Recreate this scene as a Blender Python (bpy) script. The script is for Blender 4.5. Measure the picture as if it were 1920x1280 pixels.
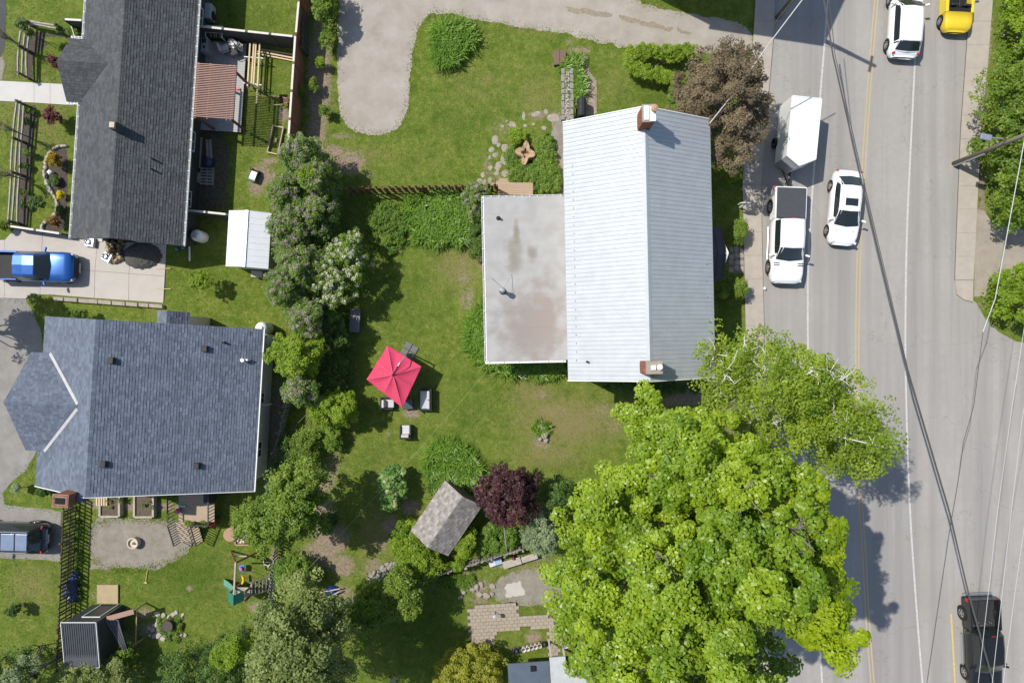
import bpy, bmesh, math, random
import numpy as np
from mathutils import Vector, Matrix
R = math.radians
for o in list(bpy.data.objects): bpy.data.objects.remove(o)
S = bpy.context.scene
COL = S.collection
# ------------------------------------------------------------------ camera (straight down from a drone)
H = 42.7                      # camera height, metres
F = 1281.0                    # focal length in pixels of a 1920 wide picture
cam_d = bpy.data.cameras.new('camera'); cam = bpy.data.objects.new('camera', cam_d); COL.objects.link(cam)
cam.location = (0, 0, H); cam.rotation_euler = (0, 0, 0)
cam_d.sensor_fit = 'HORIZONTAL'; cam_d.sensor_width = 36; cam_d.lens = 36*F/1920
cam_d.clip_end = 2000
S.camera = cam
# ------------------------------------------------------------------ sky and sun
SUN = Vector((-0.633, 0.317, 1.0)).normalized()      # towards the sun
world = bpy.data.worlds.new('World'); S.world = world; world.use_nodes = True
wn = world.node_tree.nodes; wl = world.node_tree.links
sky = wn.new('ShaderNodeTexSky'); sky.sky_type = 'NISHITA'; sky.sun_disc = False
sky.sun_elevation = math.asin(SUN.z); sky.sun_rotation = math.atan2(SUN.x, SUN.y)
wl.new(sky.outputs[0], wn['Background'].inputs['Color']); wn['Background'].inputs['Strength'].default_value = 0.125
sd = bpy.data.lights.new('sun', 'SUN'); sun = bpy.data.objects.new('sun', sd); COL.objects.link(sun)
sd.energy = 4.2; sd.angle = R(0.53); sd.color = (1.0, 0.95, 0.865)
sun.rotation_euler = (-SUN).to_track_quat('-Z', 'Y').to_euler(); sun.location = SUN*80
S.view_settings.view_transform = 'Standard'; S.view_settings.look = 'None'
S.view_settings.exposure = 0.27; S.view_settings.gamma = 1; S.view_settings.use_curve_mapping = False
# ------------------------------------------------------------------ helpers
def W(px, py, z=0.0):
    """photo pixel -> point of the real place at height z"""
    k = (H-z)/F
    return Vector(((px-960)*k, (640-py)*k, z))
def PX(pts, z=0.0): return [tuple(W(a, b, z)[:2]) for a, b in pts]
def tag(o, label=None, cat=None, group=None, kind=None):
    if label: o['label'] = label
    if cat: o['category'] = cat
    if group: o['group'] = group
    if kind: o['kind'] = kind
    return o
def thing(name, label, cat, loc=(0, 0, 0), rz=0.0, group=None):
    o = bpy.data.objects.new(name, None); COL.objects.link(o)
    o.location = loc; o.rotation_euler = (0, 0, rz); o.empty_display_size = .2
    return tag(o, label, cat, group)
def link(name, me, mat, parent=None, loc=None, rz=None):
    o = bpy.data.objects.new(name, me); COL.objects.link(o)
    if mat is not None and len(me.materials) == 0: me.materials.append(mat)
    if parent: o.parent = parent
    if loc is not None: o.location = loc
    if rz is not None: o.rotation_euler = (0, 0, rz)
    return o
def copy_tree(o, parent=None):
    c = o.copy(); COL.objects.link(c); c.parent = parent
    for ch in list(o.children): copy_tree(ch, c)
    return c
class MB:
    def __init__(s): s.v = []; s.f = []
    def add(s, vs, fs):
        o = len(s.v); s.v += [tuple(v) for v in vs]; s.f += [tuple(i+o for i in f) for f in fs]; return s
    def box(s, x0, x1, y0, y1, z0, z1):
        return s.add([(x0,y0,z0),(x1,y0,z0),(x1,y1,z0),(x0,y1,z0),(x0,y0,z1),(x1,y0,z1),(x1,y1,z1),(x0,y1,z1)],
                     [(3,2,1,0),(4,5,6,7),(0,1,5,4),(1,2,6,5),(2,3,7,6),(3,0,4,7)])
    def obox(s, c, size, rz=0, rx=0, ry=0):
        m = Matrix.Translation(c) @ Matrix.Rotation(rz,4,'Z') @ Matrix.Rotation(ry,4,'Y') @ Matrix.Rotation(rx,4,'X')
        a, b, d = size[0]/2, size[1]/2, size[2]/2
        return s.add([m @ Vector(q) for q in ((-a,-b,-d),(a,-b,-d),(a,b,-d),(-a,b,-d),(-a,-b,d),(a,-b,d),(a,b,d),(-a,b,d))],
                     [(3,2,1,0),(4,5,6,7),(0,1,5,4),(1,2,6,5),(2,3,7,6),(3,0,4,7)])
    def bar(s, p0, p1, w, h):
        p0 = Vector(p0); p1 = Vector(p1); d = (p1-p0).normalized()
        side = d.cross(Vector((0,0,1)))
        side = Vector((1,0,0)) if side.length < 1e-4 else side.normalized()
        up = side.cross(d).normalized(); a = side*w/2; b = up*h/2
        return s.add([p0-a-b,p0+a-b,p0+a+b,p0-a+b,p1-a-b,p1+a-b,p1+a+b,p1-a+b],
                     [(0,1,2,3),(7,6,5,4),(0,4,5,1),(1,5,6,2),(2,6,7,3),(3,7,4,0)])
    def tube(s, pts, r, n=8, cap=True):
        pts = [Vector(p) for p in pts]; rs = r if isinstance(r, (list, tuple)) else [r]*len(pts)
        vs = []; fs = []
        for i, p in enumerate(pts):
            d = (pts[min(i+1,len(pts)-1)]-pts[max(i-1,0)]).normalized()
            a = d.cross(Vector((0,0,1)) if abs(d.z) < .95 else Vector((1,0,0))).normalized(); b = d.cross(a)
            for k in range(n):
                t = 2*math.pi*k/n; vs.append(p+(a*math.cos(t)+b*math.sin(t))*rs[i])
        for i in range(len(pts)-1):
            for k in range(n):
                fs.append((i*n+k, i*n+(k+1) % n, (i+1)*n+(k+1) % n, (i+1)*n+k))
        if cap:
            fs.append(tuple(range(n))[::-1]); fs.append(tuple(range((len(pts)-1)*n, len(pts)*n)))
        return s.add(vs, fs)
    def lathe(s, c, prof, n=20, sx=1, sy=1):
        vs = []; fs = []; c = Vector(c)
        for r, z in prof:
            for k in range(n):
                t = 2*math.pi*k/n; vs.append((c.x+r*sx*math.cos(t), c.y+r*sy*math.sin(t), c.z+z))
        m = len(prof)
        for i in range(m-1):
            for k in range(n): fs.append((i*n+k, i*n+(k+1) % n, (i+1)*n+(k+1) % n, (i+1)*n+k))
        fs.append(tuple(range(n))[::-1]); fs.append(tuple(range((m-1)*n, m*n)))
        return s.add(vs, fs)
    def prism(s, poly, z0, z1):
        n = len(poly); ar = sum(poly[i][0]*poly[(i+1) % n][1]-poly[(i+1) % n][0]*poly[i][1] for i in range(n))
        if ar < 0: poly = poly[::-1]
        vs = [(x,y,z0) for x, y in poly]+[(x,y,z1) for x, y in poly]
        fs = [tuple(range(n))[::-1], tuple(range(n,2*n))]+[(i,(i+1) % n,n+(i+1) % n,n+i) for i in range(n)]
        return s.add(vs, fs)
    def mesh(s, name):
        me = bpy.data.meshes.new(name); me.from_pydata(s.v, [], s.f); me.update(); return me
    def build(s, name, mat, parent=None, world=False, smooth=False, bevel=0, loc=None, rz=None, sub=0):
        if world and parent is not None:
            L = parent.location; s.v = [(a-L.x, b-L.y, c-L.z) for a, b, c in s.v]
        me = s.mesh(name)
        if smooth: me.polygons.foreach_set('use_smooth', [True]*len(me.polygons))
        o = link(name, me, mat, parent, loc, rz)
        if bevel:
            b = o.modifiers.new('bevel', 'BEVEL'); b.width = bevel; b.segments = 2; b.limit_method = 'ANGLE'
        if sub:
            m = o.modifiers.new('sub', 'SUBSURF'); m.levels = sub; m.render_levels = sub
        return o
# ------------------------------------------------------------------ materials
_M = {}
def mat(name, col=(.5,.5,.5), rough=.8, var=.12, scale=3.0, metal=0.0, bump=0.0, bscale=60.0, spec=.3, island=0.0, col2=None, trans=0.0, coat=0.0, stretch=None, emit=None):
    if name in _M: return _M[name]
    m = bpy.data.materials.new(name); m.use_nodes = True; n = m.node_tree.nodes; l = m.node_tree.links
    b = n['Principled BSDF']; b.inputs['Roughness'].default_value = rough; b.inputs['Metallic'].default_value = metal
    b.inputs['Specular IOR Level'].default_value = spec
    if coat: b.inputs['Coat Weight'].default_value = coat; b.inputs['Coat Roughness'].default_value = .06
    g = n.new('ShaderNodeNewGeometry'); src = g.outputs['Position']
    if stretch:
        mp = n.new('ShaderNodeMapping'); mp.inputs['Scale'].default_value = stretch; l.new(src, mp.inputs[0]); src = mp.outputs[0]
    t1 = n.new('ShaderNodeTexNoise'); t1.inputs['Scale'].default_value = scale; t1.inputs['Detail'].default_value = 6; t1.inputs['Roughness'].default_value = .65
    l.new(src, t1.inputs['Vector'])
    mx = n.new('ShaderNodeMix'); mx.data_type = 'RGBA'
    c2 = col2 if col2 else tuple(min(1, c*(1+var)) for c in col); c1 = col if col2 else tuple(c*(1-var) for c in col)
    mx.inputs[6].default_value = (*c1, 1); mx.inputs[7].default_value = (*c2, 1)
    rp = n.new('ShaderNodeMapRange'); rp.inputs[1].default_value = .3; rp.inputs[2].default_value = .7
    l.new(t1.outputs[0], rp.inputs[0]); l.new(rp.outputs[0], mx.inputs[0])
    out = mx.outputs[2]
    if island:
        hv = n.new('ShaderNodeHueSaturation'); mr = n.new('ShaderNodeMapRange')
        mr.inputs[3].default_value = 1-island; mr.inputs[4].default_value = 1+island
        l.new(g.outputs['Random Per Island'], mr.inputs[0]); l.new(mr.outputs[0], hv.inputs['Value']); l.new(out, hv.inputs['Color']); out = hv.outputs[0]
    l.new(out, b.inputs['Base Color'])
    if bump:
        t2 = n.new('ShaderNodeTexNoise'); t2.inputs['Scale'].default_value = bscale; t2.inputs['Detail'].default_value = 4; l.new(src, t2.inputs['Vector'])
        bp = n.new('ShaderNodeBump'); bp.inputs['Strength'].default_value = bump; bp.inputs['Distance'].default_value = .03
        l.new(t2.outputs[0], bp.inputs['Height']); l.new(bp.outputs[0], b.inputs['Normal'])
    _M[name] = m; return m
def leafmat(name, c1, c2, trans=.35, rough=.45, spec=.35, gain=1.9):
    """leaf colour from the per-leaf tone, some light passing through"""
    c1 = tuple(min(.85, v*gain) for v in c1); c2 = tuple(min(.85, v*gain) for v in c2)
    m = bpy.data.materials.new(name); m.use_nodes = True; n = m.node_tree.nodes; l = m.node_tree.links
    b = n['Principled BSDF']; b.inputs['Roughness'].default_value = rough; b.inputs['Specular IOR Level'].default_value = spec
    a = n.new('ShaderNodeAttribute'); a.attribute_name = 'tone'
    mx = n.new('ShaderNodeMix'); mx.data_type = 'RGBA'; mx.inputs[6].default_value = (*c1, 1); mx.inputs[7].default_value = (*c2, 1)
    l.new(a.outputs['Fac'], mx.inputs[0]); l.new(mx.outputs[2], b.inputs['Base Color'])
    t = n.new('ShaderNodeBsdfTranslucent'); h = n.new('ShaderNodeHueSaturation'); h.inputs['Saturation'].default_value = 1.1; h.inputs['Value'].default_value = 1.35
    l.new(mx.outputs[2], h.inputs['Color']); l.new(h.outputs[0], t.inputs['Color'])
    s = n.new('ShaderNodeMixShader'); s.inputs[0].default_value = trans+.08
    l.new(b.outputs[0], s.inputs[1]); l.new(t.outputs[0], s.inputs[2]); l.new(s.outputs[0], n['Material Output'].inputs['Surface'])
    return m
def npmesh(name, V, per, tone=None):
    """V (n*per,3): n separate faces of `per` corners"""
    n = len(V)//per
    me = bpy.data.meshes.new(name); me.vertices.add(len(V)); me.vertices.foreach_set('co', np.asarray(V, np.float32).ravel())
    me.loops.add(len(V)); me.loops.foreach_set('vertex_index', np.arange(len(V), dtype=np.int32))
    me.polygons.add(n); me.polygons.foreach_set('loop_start', (np.arange(n)*per).astype(np.int32))
    if tone is not None:
        at = me.attributes.new('tone', 'FLOAT', 'POINT'); at.data.foreach_set('value', np.asarray(tone, np.float32))
    me.update(calc_edges=True); return me
def inside(poly, P):
    x, y = P[:,0], P[:,1]; r = np.zeros(len(P), bool); n = len(poly)
    for i in range(n):
        x0, y0 = poly[i]; x1, y1 = poly[(i+1) % n]
        if y0 == y1: continue
        c = ((y0 > y) != (y1 > y)) & (x < (x1-x0)*(y-y0)/(y1-y0)+x0); r ^= c
    return r
def edgedist(poly, P):
    d = np.full(len(P), 1e9); n = len(poly)
    for i in range(n):
        a = np.array(poly[i]); b = np.array(poly[(i+1) % n]); ab = b-a; L = ab@ab+1e-12
        t = np.clip(((P-a)@ab)/L, 0, 1); q = a+t[:,None]*ab; d = np.minimum(d, np.hypot(P[:,0]-q[:,0], P[:,1]-q[:,1]))
    return d
def sample(poly, n, rng):
    A = np.array(poly); lo, hi = A.min(0), A.max(0); out = []; k = 0
    while k < n:
        P = lo+(hi-lo)*rng.random((max(64, n*2), 2)); P = P[inside(poly, P)]; out.append(P); k += len(P)
    return np.concatenate(out)[:n]
def unit(v): return v/np.maximum(np.linalg.norm(v, axis=-1, keepdims=True), 1e-9)
def ragged(poly, step=.25, amp=.06, seed=0):
    """polygon with an uneven edge"""
    rng = random.Random(seed); out = []; n = len(poly)
    for i in range(n):
        a = Vector(poly[i]); b = Vector(poly[(i+1) % n]); L = (b-a).length; m = max(1, int(L/step)); nr = Vector((-(b-a).y, (b-a).x)).normalized() if L else Vector((0,0))
        for k in range(m):
            p = a.lerp(b, k/m)+nr*rng.gauss(0, amp); out.append((p.x, p.y))
    return out
def smooth_poly(pts, it=2, closed=True):
    for _ in range(it):
        q = []; n = len(pts)
        for i in range(n if closed else n-1):
            a = pts[i]; b = pts[(i+1) % n]
            q += [(a[0]*.75+b[0]*.25, a[1]*.75+b[1]*.25), (a[0]*.25+b[0]*.75, a[1]*.25+b[1]*.75)]
        if not closed: q = [pts[0]]+q+[pts[-1]]
        pts = q
    return pts
# ------------------------------------------------------------------ GROUND
def axis(lo, hi, step, far):
    a = np.arange(lo, hi+1e-6, step); b = [hi+2, hi+6, hi+15, hi+40, hi+110, far]
    return np.concatenate([[lo-(v-hi) for v in b[::-1]], a, b])
gx = axis(-36, 36, .18, 500); gy = axis(-25, 25, .18, 500)
XX, YY = np.meshgrid(gx, gy); GP = np.stack([XX.ravel(), YY.ravel()], 1)
def blobs(lst, P=GP):
    v = np.zeros(len(P))
    for px, py, rx, ry, s in lst:
        c = W(px, py); d2 = ((P[:,0]-c.x)/(rx/30))**2+((P[:,1]-c.y)/(ry/30))**2
        v = np.maximum(v, s*np.exp(-d2))
    return v
DIRT = [  # bare soil
 (598,150,26,120,.95),(600,40,22,80,.6),(592,260,22,60,.9),(655,305,38,30,.8),(625,285,25,15,.9),(690,330,30,20,.45),(640,255,40,10,.55),
 (490,330,32,28,.8),(530,215,14,18,.9),(505,302,25,10,.7),(480,350,20,25,.7),(535,100,6,60,.5),
 (1068,78,10,12,.6),(930,330,22,12,.55),(915,310,18,40,.5),(940,240,30,30,.45),(1010,215,40,16,.55),(1045,260,12,60,.95),(1050,330,8,40,.9),(975,125,12,12,.4),
 (772,775,20,12,.8),(765,760,18,8,.5),(728,812,9,8,.6),(870,520,20,30,.5),(880,560,16,40,.55),(868,490,10,10,.55),(905,490,10,20,.8),(868,560,10,30,.55),
 (1018,740,30,14,.5),(1010,700,20,14,.65),(1040,770,60,20,.42),(1130,770,50,25,.45),(1015,830,26,22,.6),(1080,800,60,40,.33),(1150,800,40,40,.42),(1190,760,40,16,.6),
 (770,950,24,18,.85),(735,985,26,24,.75),(800,915,10,20,.5),(715,1020,25,30,.5),(700,1060,30,24,.6),(695,1075,40,14,.5),(752,1030,14,30,.5),
 (595,950,40,60,.7),(620,1010,40,36,.95),(600,1040,40,30,.95),(640,1060,30,26,.9),(580,1090,24,24,.6),(625,870,30,60,.5),(660,700,30,60,.35),(610,900,24,30,.7),
 (355,1103,9,8,.75),(480,1138,20,12,.8),(470,1075,30,30,.35),(185,1115,22,14,.6),(270,1150,30,18,.6),(280,1180,40,20,.65),(235,1200,30,30,.6),(450,1170,30,20,.35),
 (880,1075,30,14,.5),(900,1100,30,20,.7),(960,1060,60,10,.55),(1000,1085,60,30,.8),(1010,1050,40,10,.5),(1000,1195,20,14,.85),(1035,1190,10,20,.5),(900,1125,30,12,.6),
 (820,1085,40,10,.5),(1000,1210,50,10,.4),(800,1105,30,12,.4),(700,1130,60,20,.35),(270,950,100,12,.8),(190,945,30,12,.9),
 (1850,60,12,90,.9),(1848,180,8,60,.7),(1842,400,10,60,.7),(1838,575,14,30,.45),(1850,480,20,40,.8),(1840,350,10,30,.8),
 (520,800,18,120,.9),(505,900,16,60,.7),(545,940,16,30,.6),(515,1060,12,60,.7),(1290,740,120,30,.75),(1250,790,60,30,.6),(1370,760,40,60,.7),
 (1395,200,30,120,.5),(1365,440,24,30,.4),(120,470,30,10,.3),(450,395,12,10,.5),(400,330,16,60,.35),(375,320,8,60,.7),(540,330,20,50,.5),(640,1110,30,20,.7),(380,350,18,30,.4),
 (1300,20,80,12,.3),(1250,0,120,10,.3),(330,505,18,6,.2),(1085,95,30,8,.8)]
DRY = [(860,500,60,60,.6),(1060,790,120,60,.75),(1000,740,60,40,.6),(720,900,40,120,.35),(770,730,80,60,.35),(900,160,90,60,.35),(840,130,40,30,.4),(1010,180,60,60,.45),
 (700,1000,40,60,.6),(90,220,60,120,.45),(470,200,40,120,.3),(60,1100,60,60,.5),(1150,160,60,50,.35),(420,430,60,60,.3),(700,290,80,24,.4),(1030,850,90,40,.6),(800,300,60,40,.25),
 (430,1090,60,60,.3),(20,150,40,160,.4),(300,590,60,16,.35),(930,1180,60,40,.3),(1020,60,120,12,.4),(660,790,30,60,.3)]
LUSH = [(360,1080,90,50,.8),(800,1180,90,70,.9),(1230,185,60,30,.5),(470,60,60,60,.5),(760,560,60,60,.4),(860,230,60,30,.4),(1370,600,20,60,.5),(700,870,30,40,.4),(880,760,60,60,.3),(410,470,40,40,.4)]
dirt = blobs(DIRT); dry = blobs(DRY); lush = blobs(LUSH)
def ground_mat():
    m = bpy.data.materials.new('lawn'); m.use_nodes = True; n = m.node_tree.nodes; l = m.node_tree.links
    b = n['Principled BSDF']; b.inputs['Roughness'].default_value = .9; b.inputs['Specular IOR Level'].default_value = .12
    g = n.new('ShaderNodeNewGeometry')
    def noise(sc, det=6, rg=.65):
        t = n.new('ShaderNodeTexNoise'); t.inputs['Scale'].default_value = sc; t.inputs['Detail'].default_value = det; t.inputs['Roughness'].default_value = rg
        l.new(g.outputs['Position'], t.inputs['Vector']); return t.outputs[0]
    def attr(a):
        t = n.new('ShaderNodeAttribute'); t.attribute_name = a; return t.outputs['Fac']
    def mth(op, a, c):
        t = n.new('ShaderNodeMath'); t.operation = op
        for i, v in enumerate((a, c)):
            if isinstance(v, (int, float)): t.inputs[i].default_value = v
            else: l.new(v, t.inputs[i])
        return t.outputs[0]
    def mix(f, a, c):
        t = n.new('ShaderNodeMix'); t.data_type = 'RGBA'; l.new(f, t.inputs[0])
        for i, v in ((6, a), (7, c)):
            if isinstance(v, tuple): t.inputs[i].default_value = (*v, 1)
            else: l.new(v, t.inputs[i])
        return t.outputs[2]
    def ramp(f, lo, hi):
        t = n.new('ShaderNodeMapRange'); t.inputs[1].default_value = lo; t.inputs[2].default_value = hi; t.interpolation_type = 'SMOOTHSTEP'; l.new(f, t.inputs[0]); return t.outputs[0]
    c = mix(ramp(noise(.55), .35, .68), (.092,.145,.018), (.135,.175,.027))
    c = mix(ramp(noise(2.6, 8, .75), .42, .68), c, (.205,.215,.055))
    c = mix(ramp(noise(1.1, 6, .7), .46, .66), c, (.072,.12,.014))
    c = mix(ramp(noise(9, 8, .8), .5, .72), c, (.06,.102,.012))
    c = mix(mth('MULTIPLY', attr('lush'), .75), c, (.04,.085,.008))
    fd = ramp(mth('ADD', mth('MULTIPLY', attr('dry'), .95), mth('MULTIPLY', mth('SUBTRACT', noise(3, 9, .78), .5), 1.5)), .12, .75)
    c = mix(fd, c, (.19,.165,.07))
    sp = ramp(noise(26, 3, .6), .63, .72); c = mix(mth('MULTIPLY', sp, .4), c, (.17,.19,.05))
    soil = mix(ramp(noise(6, 8, .8), .35, .65), (.17,.13,.088), (.30,.245,.18))
    f = ramp(mth('ADD', attr('dirt'), mth('MULTIPLY', mth('SUBTRACT', noise(5, 9, .78), .5), 1.6)), .32, .62)
    c = mix(f, c, soil); l.new(c, b.inputs['Base Color'])
    bp = n.new('ShaderNodeBump'); bp.inputs['Strength'].default_value = .7; bp.inputs['Distance'].default_value = .06
    l.new(noise(14, 8, .8), bp.inputs['Height']); l.new(bp.outputs[0], b.inputs['Normal'])
    return m
nx, ny = len(gx), len(gy)
idx = np.arange(nx*ny).reshape(ny, nx)
quads = np.stack([idx[:-1,:-1], idx[:-1,1:], idx[1:,1:], idx[1:,:-1]], -1).reshape(-1, 4)
me = bpy.data.meshes.new('ground'); me.vertices.add(nx*ny)
me.vertices.foreach_set('co', np.column_stack([GP, np.zeros(nx*ny)]).astype(np.float32).ravel())
me.loops.add(quads.size); me.loops.foreach_set('vertex_index', quads.ravel().astype(np.int32))
me.polygons.add(len(quads)); me.polygons.foreach_set('loop_start', (np.arange(len(quads))*4).astype(np.int32))
for nm, a in (('dirt', dirt), ('dry', dry), ('lush', lush)):
    at = me.attributes.new(nm, 'FLOAT', 'POINT'); at.data.foreach_set('value', a.astype(np.float32))
me.update(calc_edges=True)
tag(link('ground', me, ground_mat()), kind='structure')

def sheet(name, poly, m, z, kind='structure', parent=None):
    b = MB(); b.add([(x, y, z) for x, y in poly], [tuple(range(len(poly)))])
    ar = sum(poly[i][0]*poly[(i+1) % len(poly)][1]-poly[(i+1) % len(poly)][0]*poly[i][1] for i in range(len(poly)))
    if ar < 0: b.f = [b.f[0][::-1]]
    o = b.build(name, m, parent)
    if kind and not parent: o['kind'] = kind
    return o
def asphalt_mat(name, col, dark):
    """old grey asphalt: lengthwise tyre bands, cracks and stains"""
    m = bpy.data.materials.new(name); m.use_nodes = True; n = m.node_tree.nodes; l = m.node_tree.links
    b = n['Principled BSDF']; b.inputs['Roughness'].default_value = .88; b.inputs['Specular IOR Level'].default_value = .2
    g = n.new('ShaderNodeNewGeometry')
    def noise(sc, det=6, st=None):
        t = n.new('ShaderNodeTexNoise'); t.inputs['Scale'].default_value = sc; t.inputs['Detail'].default_value = det; t.inputs['Roughness'].default_value = .6
        v = g.outputs['Position']
        if st:
            mp = n.new('ShaderNodeMapping'); mp.inputs['Scale'].default_value = st; l.new(v, mp.inputs[0]); v = mp.outputs[0]
        l.new(v, t.inputs['Vector']); return t.outputs[0]
    def mix(f, a, c, k=1.0):
        t = n.new('ShaderNodeMix'); t.data_type = 'RGBA'
        q = n.new('ShaderNodeMath'); q.operation = 'MULTIPLY'; q.inputs[1].default_value = k; l.new(f, q.inputs[0]); l.new(q.outputs[0], t.inputs[0])
        for i, v in ((6, a), (7, c)):
            if isinstance(v, tuple): t.inputs[i].default_value = (*v, 1)
            else: l.new(v, t.inputs[i])
        return t.outputs[2]
    def ramp(f, lo, hi):
        t = n.new('ShaderNodeMapRange'); t.inputs[1].default_value = lo; t.inputs[2].default_value = hi; l.new(f, t.inputs[0]); return t.outputs[0]
    c = mix(ramp(noise(.35, 4), .3, .7), col, tuple(v*1.12 for v in col))
    c = mix(ramp(noise(.9, 4, (1, .03, 1)), .42, .66), c, dark, .8)
    c = mix(ramp(noise(2.5, 8), .35, .8), c, tuple(v*.86 for v in col), .5)
    c = mix(ramp(noise(40, 3), .5, .75), c, tuple(v*.75 for v in col), .35)
    v = n.new('ShaderNodeTexVoronoi'); v.feature = 'DISTANCE_TO_EDGE'; v.inputs['Scale'].default_value = .16
    ad = n.new('ShaderNodeVectorMath'); ad.operation = 'ADD'; nz = n.new('ShaderNodeTexNoise'); nz.inputs['Scale'].default_value = 1.2; nz.inputs['Detail'].default_value = 5
    l.new(g.outputs['Position'], nz.inputs['Vector'])
    sc = n.new('ShaderNodeVectorMath'); sc.operation = 'SCALE'; sc.inputs['Scale'].default_value = 2.2; l.new(nz.outputs['Color'], sc.inputs[0])
    l.new(g.outputs['Position'], ad.inputs[0]); l.new(sc.outputs[0], ad.inputs[1]); l.new(ad.outputs[0], v.inputs['Vector'])
    c = mix(ramp(v.outputs['Distance'], .0045, .0), c, tuple(q*.55 for q in col), .55)
    l.new(c, b.inputs['Base Color'])
    bp = n.new('ShaderNodeBump'); bp.inputs['Strength'].default_value = .25; bp.inputs['Distance'].default_value = .01
    l.new(noise(90, 3), bp.inputs['Height']); l.new(bp.outputs[0], b.inputs['Normal']); return m
M_ROAD = asphalt_mat('road asphalt', (.305,.29,.27), (.228,.22,.21))
M_DRIVE = mat('worn driveway asphalt', (.235,.222,.205), .9, .16, 1.3, bump=.3, bscale=70)
M_DARKDRIVE = mat('dark asphalt', (.07,.07,.072), .9, .2, 1.5, bump=.3, bscale=70)
M_GRAVEL = mat('pale gravel', (.285,.25,.21), .95, .0, .9, col2=(.38,.345,.305), bump=.6, bscale=45)
M_GRAVEL2 = mat('grey gravel', (.195,.17,.138), .95, .0, 1.8, col2=(.29,.262,.222), bump=.7, bscale=40)
M_CONC = mat('new concrete', (.425,.395,.36), .85, .06, 1.2, bump=.15, bscale=80)
M_WALK = mat('white concrete', (.50,.485,.455), .85, .05, 1.5, bump=.1, bscale=80)
M_SIDE = mat('sidewalk concrete', (.365,.325,.28), .9, .09, 2.0, bump=.2, bscale=80, island=.05)
M_JOINT = mat('concrete joint', (.16,.145,.125), .95, .2, 6)
M_WHITE_LINE = mat('worn white paint', (.36,.35,.34), .8, .0, 7, col2=(.56,.55,.53))
M_YELLOW = mat('worn yellow paint', (.36,.315,.235), .8, .0, 5, col2=(.47,.345,.15))
M_YELLOW2 = mat('yellow paint', (.52,.40,.14), .8, .15, 5)
M_MULCH = mat('dark mulch', (.045,.036,.03), .95, .0, 9, col2=(.10,.085,.07), bump=.8, bscale=30)
M_SOIL = mat('bed soil', (.07,.052,.037), .95, .0, 6, col2=(.15,.12,.085), bump=.8, bscale=25)
# road and its painted lines
ROAD = [(1446,-90),(1444,55),(1432,190),(1419,340),(1422,500),(1425,620),(1429,760),(1434,900),(1449,1400),(2100,1400),(2100,655),(1960,648),(1905,640),(1872,622),(1846,596),(1830,567),(1812,556),(1800,545),(1800,521),(1802,459),(1811,240),(1814,200),(1824,62),(1831,-90)]
road = sheet('road', PX(ROAD), M_ROAD, .008)
def stripe(name, pts, w, m, z=.0125, off=0):
    P = [Vector(p) for p in PX(smooth_poly(pts, 2, False))]; vs = []; fs = []
    for i, p in enumerate(P):
        d = (P[min(i+1,len(P)-1)]-P[max(i-1,0)]).normalized(); nr = Vector((-d.y, d.x))
        a = p+nr*(off+w/2); c = p+nr*(off-w/2); vs += [(a.x,a.y,z),(c.x,c.y,z)]
    for i in range(len(P)-1): fs.append((2*i,2*i+1,2*i+3,2*i+2))
    b = MB().add(vs, fs); me = b.mesh(name)
    if me.polygons[0].normal.z < 0: me.flip_normals()
    return link(name, me, m, road)
stripe('edge_line', [(1556,-60),(1546,85),(1527,300),(1515,475),(1514,620),(1518,800),(1526,1000),(1540,1260),(1548,1380)], .11, M_WHITE_LINE)
stripe('edge_line', [(1723,-60),(1715,125),(1706,300),(1699,459),(1697,640),(1698,712),(1702,867),(1709,1018),(1729,1280),(1740,1380)], .11, M_WHITE_LINE)
CL = [(1648,-60),(1632,125),(1620,300),(1610,459),(1607,640),(1607,712),(1611,909),(1620,1032),(1627,1173),(1636,1280),(1643,1380)]
stripe('centre_line', CL, .09, M_YELLOW, off=.1); stripe('centre_line', CL, .09, M_YELLOW, off=-.1)
stripe('parking_line', [(1783,1150),(1787,1215),(1791,1290),(1795,1380)], .11, M_YELLOW2)
# sidewalks: kerb-high slabs, each its own piece
def sidewalk(name, left, right, n, ztop=.12, ragged_end=False):
    L = [Vector(p) for p in PX(left)]; Rr = [Vector(p) for p in PX(right)]
    def along(P, t):
        ds = [0]
        for i in range(len(P)-1): ds.append(ds[-1]+(P[i+1]-P[i]).length)
        s = t*ds[-1]
        for i in range(len(P)-1):
            if s <= ds[i+1]+1e-9: return P[i].lerp(P[i+1], (s-ds[i])/(ds[i+1]-ds[i]))
        return P[-1]
    N = 40
    base = [tuple(along(L, i/N)) for i in range(N+1)]+[tuple(along(Rr, 1-i/N)) for i in range(N+1)]
    o = MB().prism(base, -.05, ztop-.03).build(name, M_JOINT); o['kind'] = 'structure'
    for i in range(n):
        g = .006/1.5; t0 = i/n+g*.25/n*3; t1 = (i+1)/n-g*.25/n*3
        a, b_, c, d = along(L, t0), along(Rr, t0), along(Rr, t1), along(L, t1)
        MB().prism([tuple(a), tuple(b_), tuple(c), tuple(d)], ztop-.028, ztop+random.Random(i).uniform(-.006,.006)).build('slab', M_SIDE, o)
    return o
sidewalk('sidewalk', [(1420,-90),(1413,52),(1402,200),(1391,340),(1395,500),(1397,620),(1400,760),(1405,900),(1420,1400)], [(1452.5,-90),(1450.5,55),(1438.5,190),(1425.5,340),(1428.5,500),(1431.5,620),(1435.5,760),(1440.5,900),(1455.5,1400)], 34)
sidewalk('sidewalk', [(1820,-90),(1813,62),(1803,200),(1800,240),(1791,459),(1789,525)], [(1866,-90),(1850,120),(1837,250),(1830,387),(1825,490),(1823,525)], 14)
e = smooth_poly(PX([(1789,525.5),(1823,525.5),(1822,566),(1806,562),(1792,552)]), 0)
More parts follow.
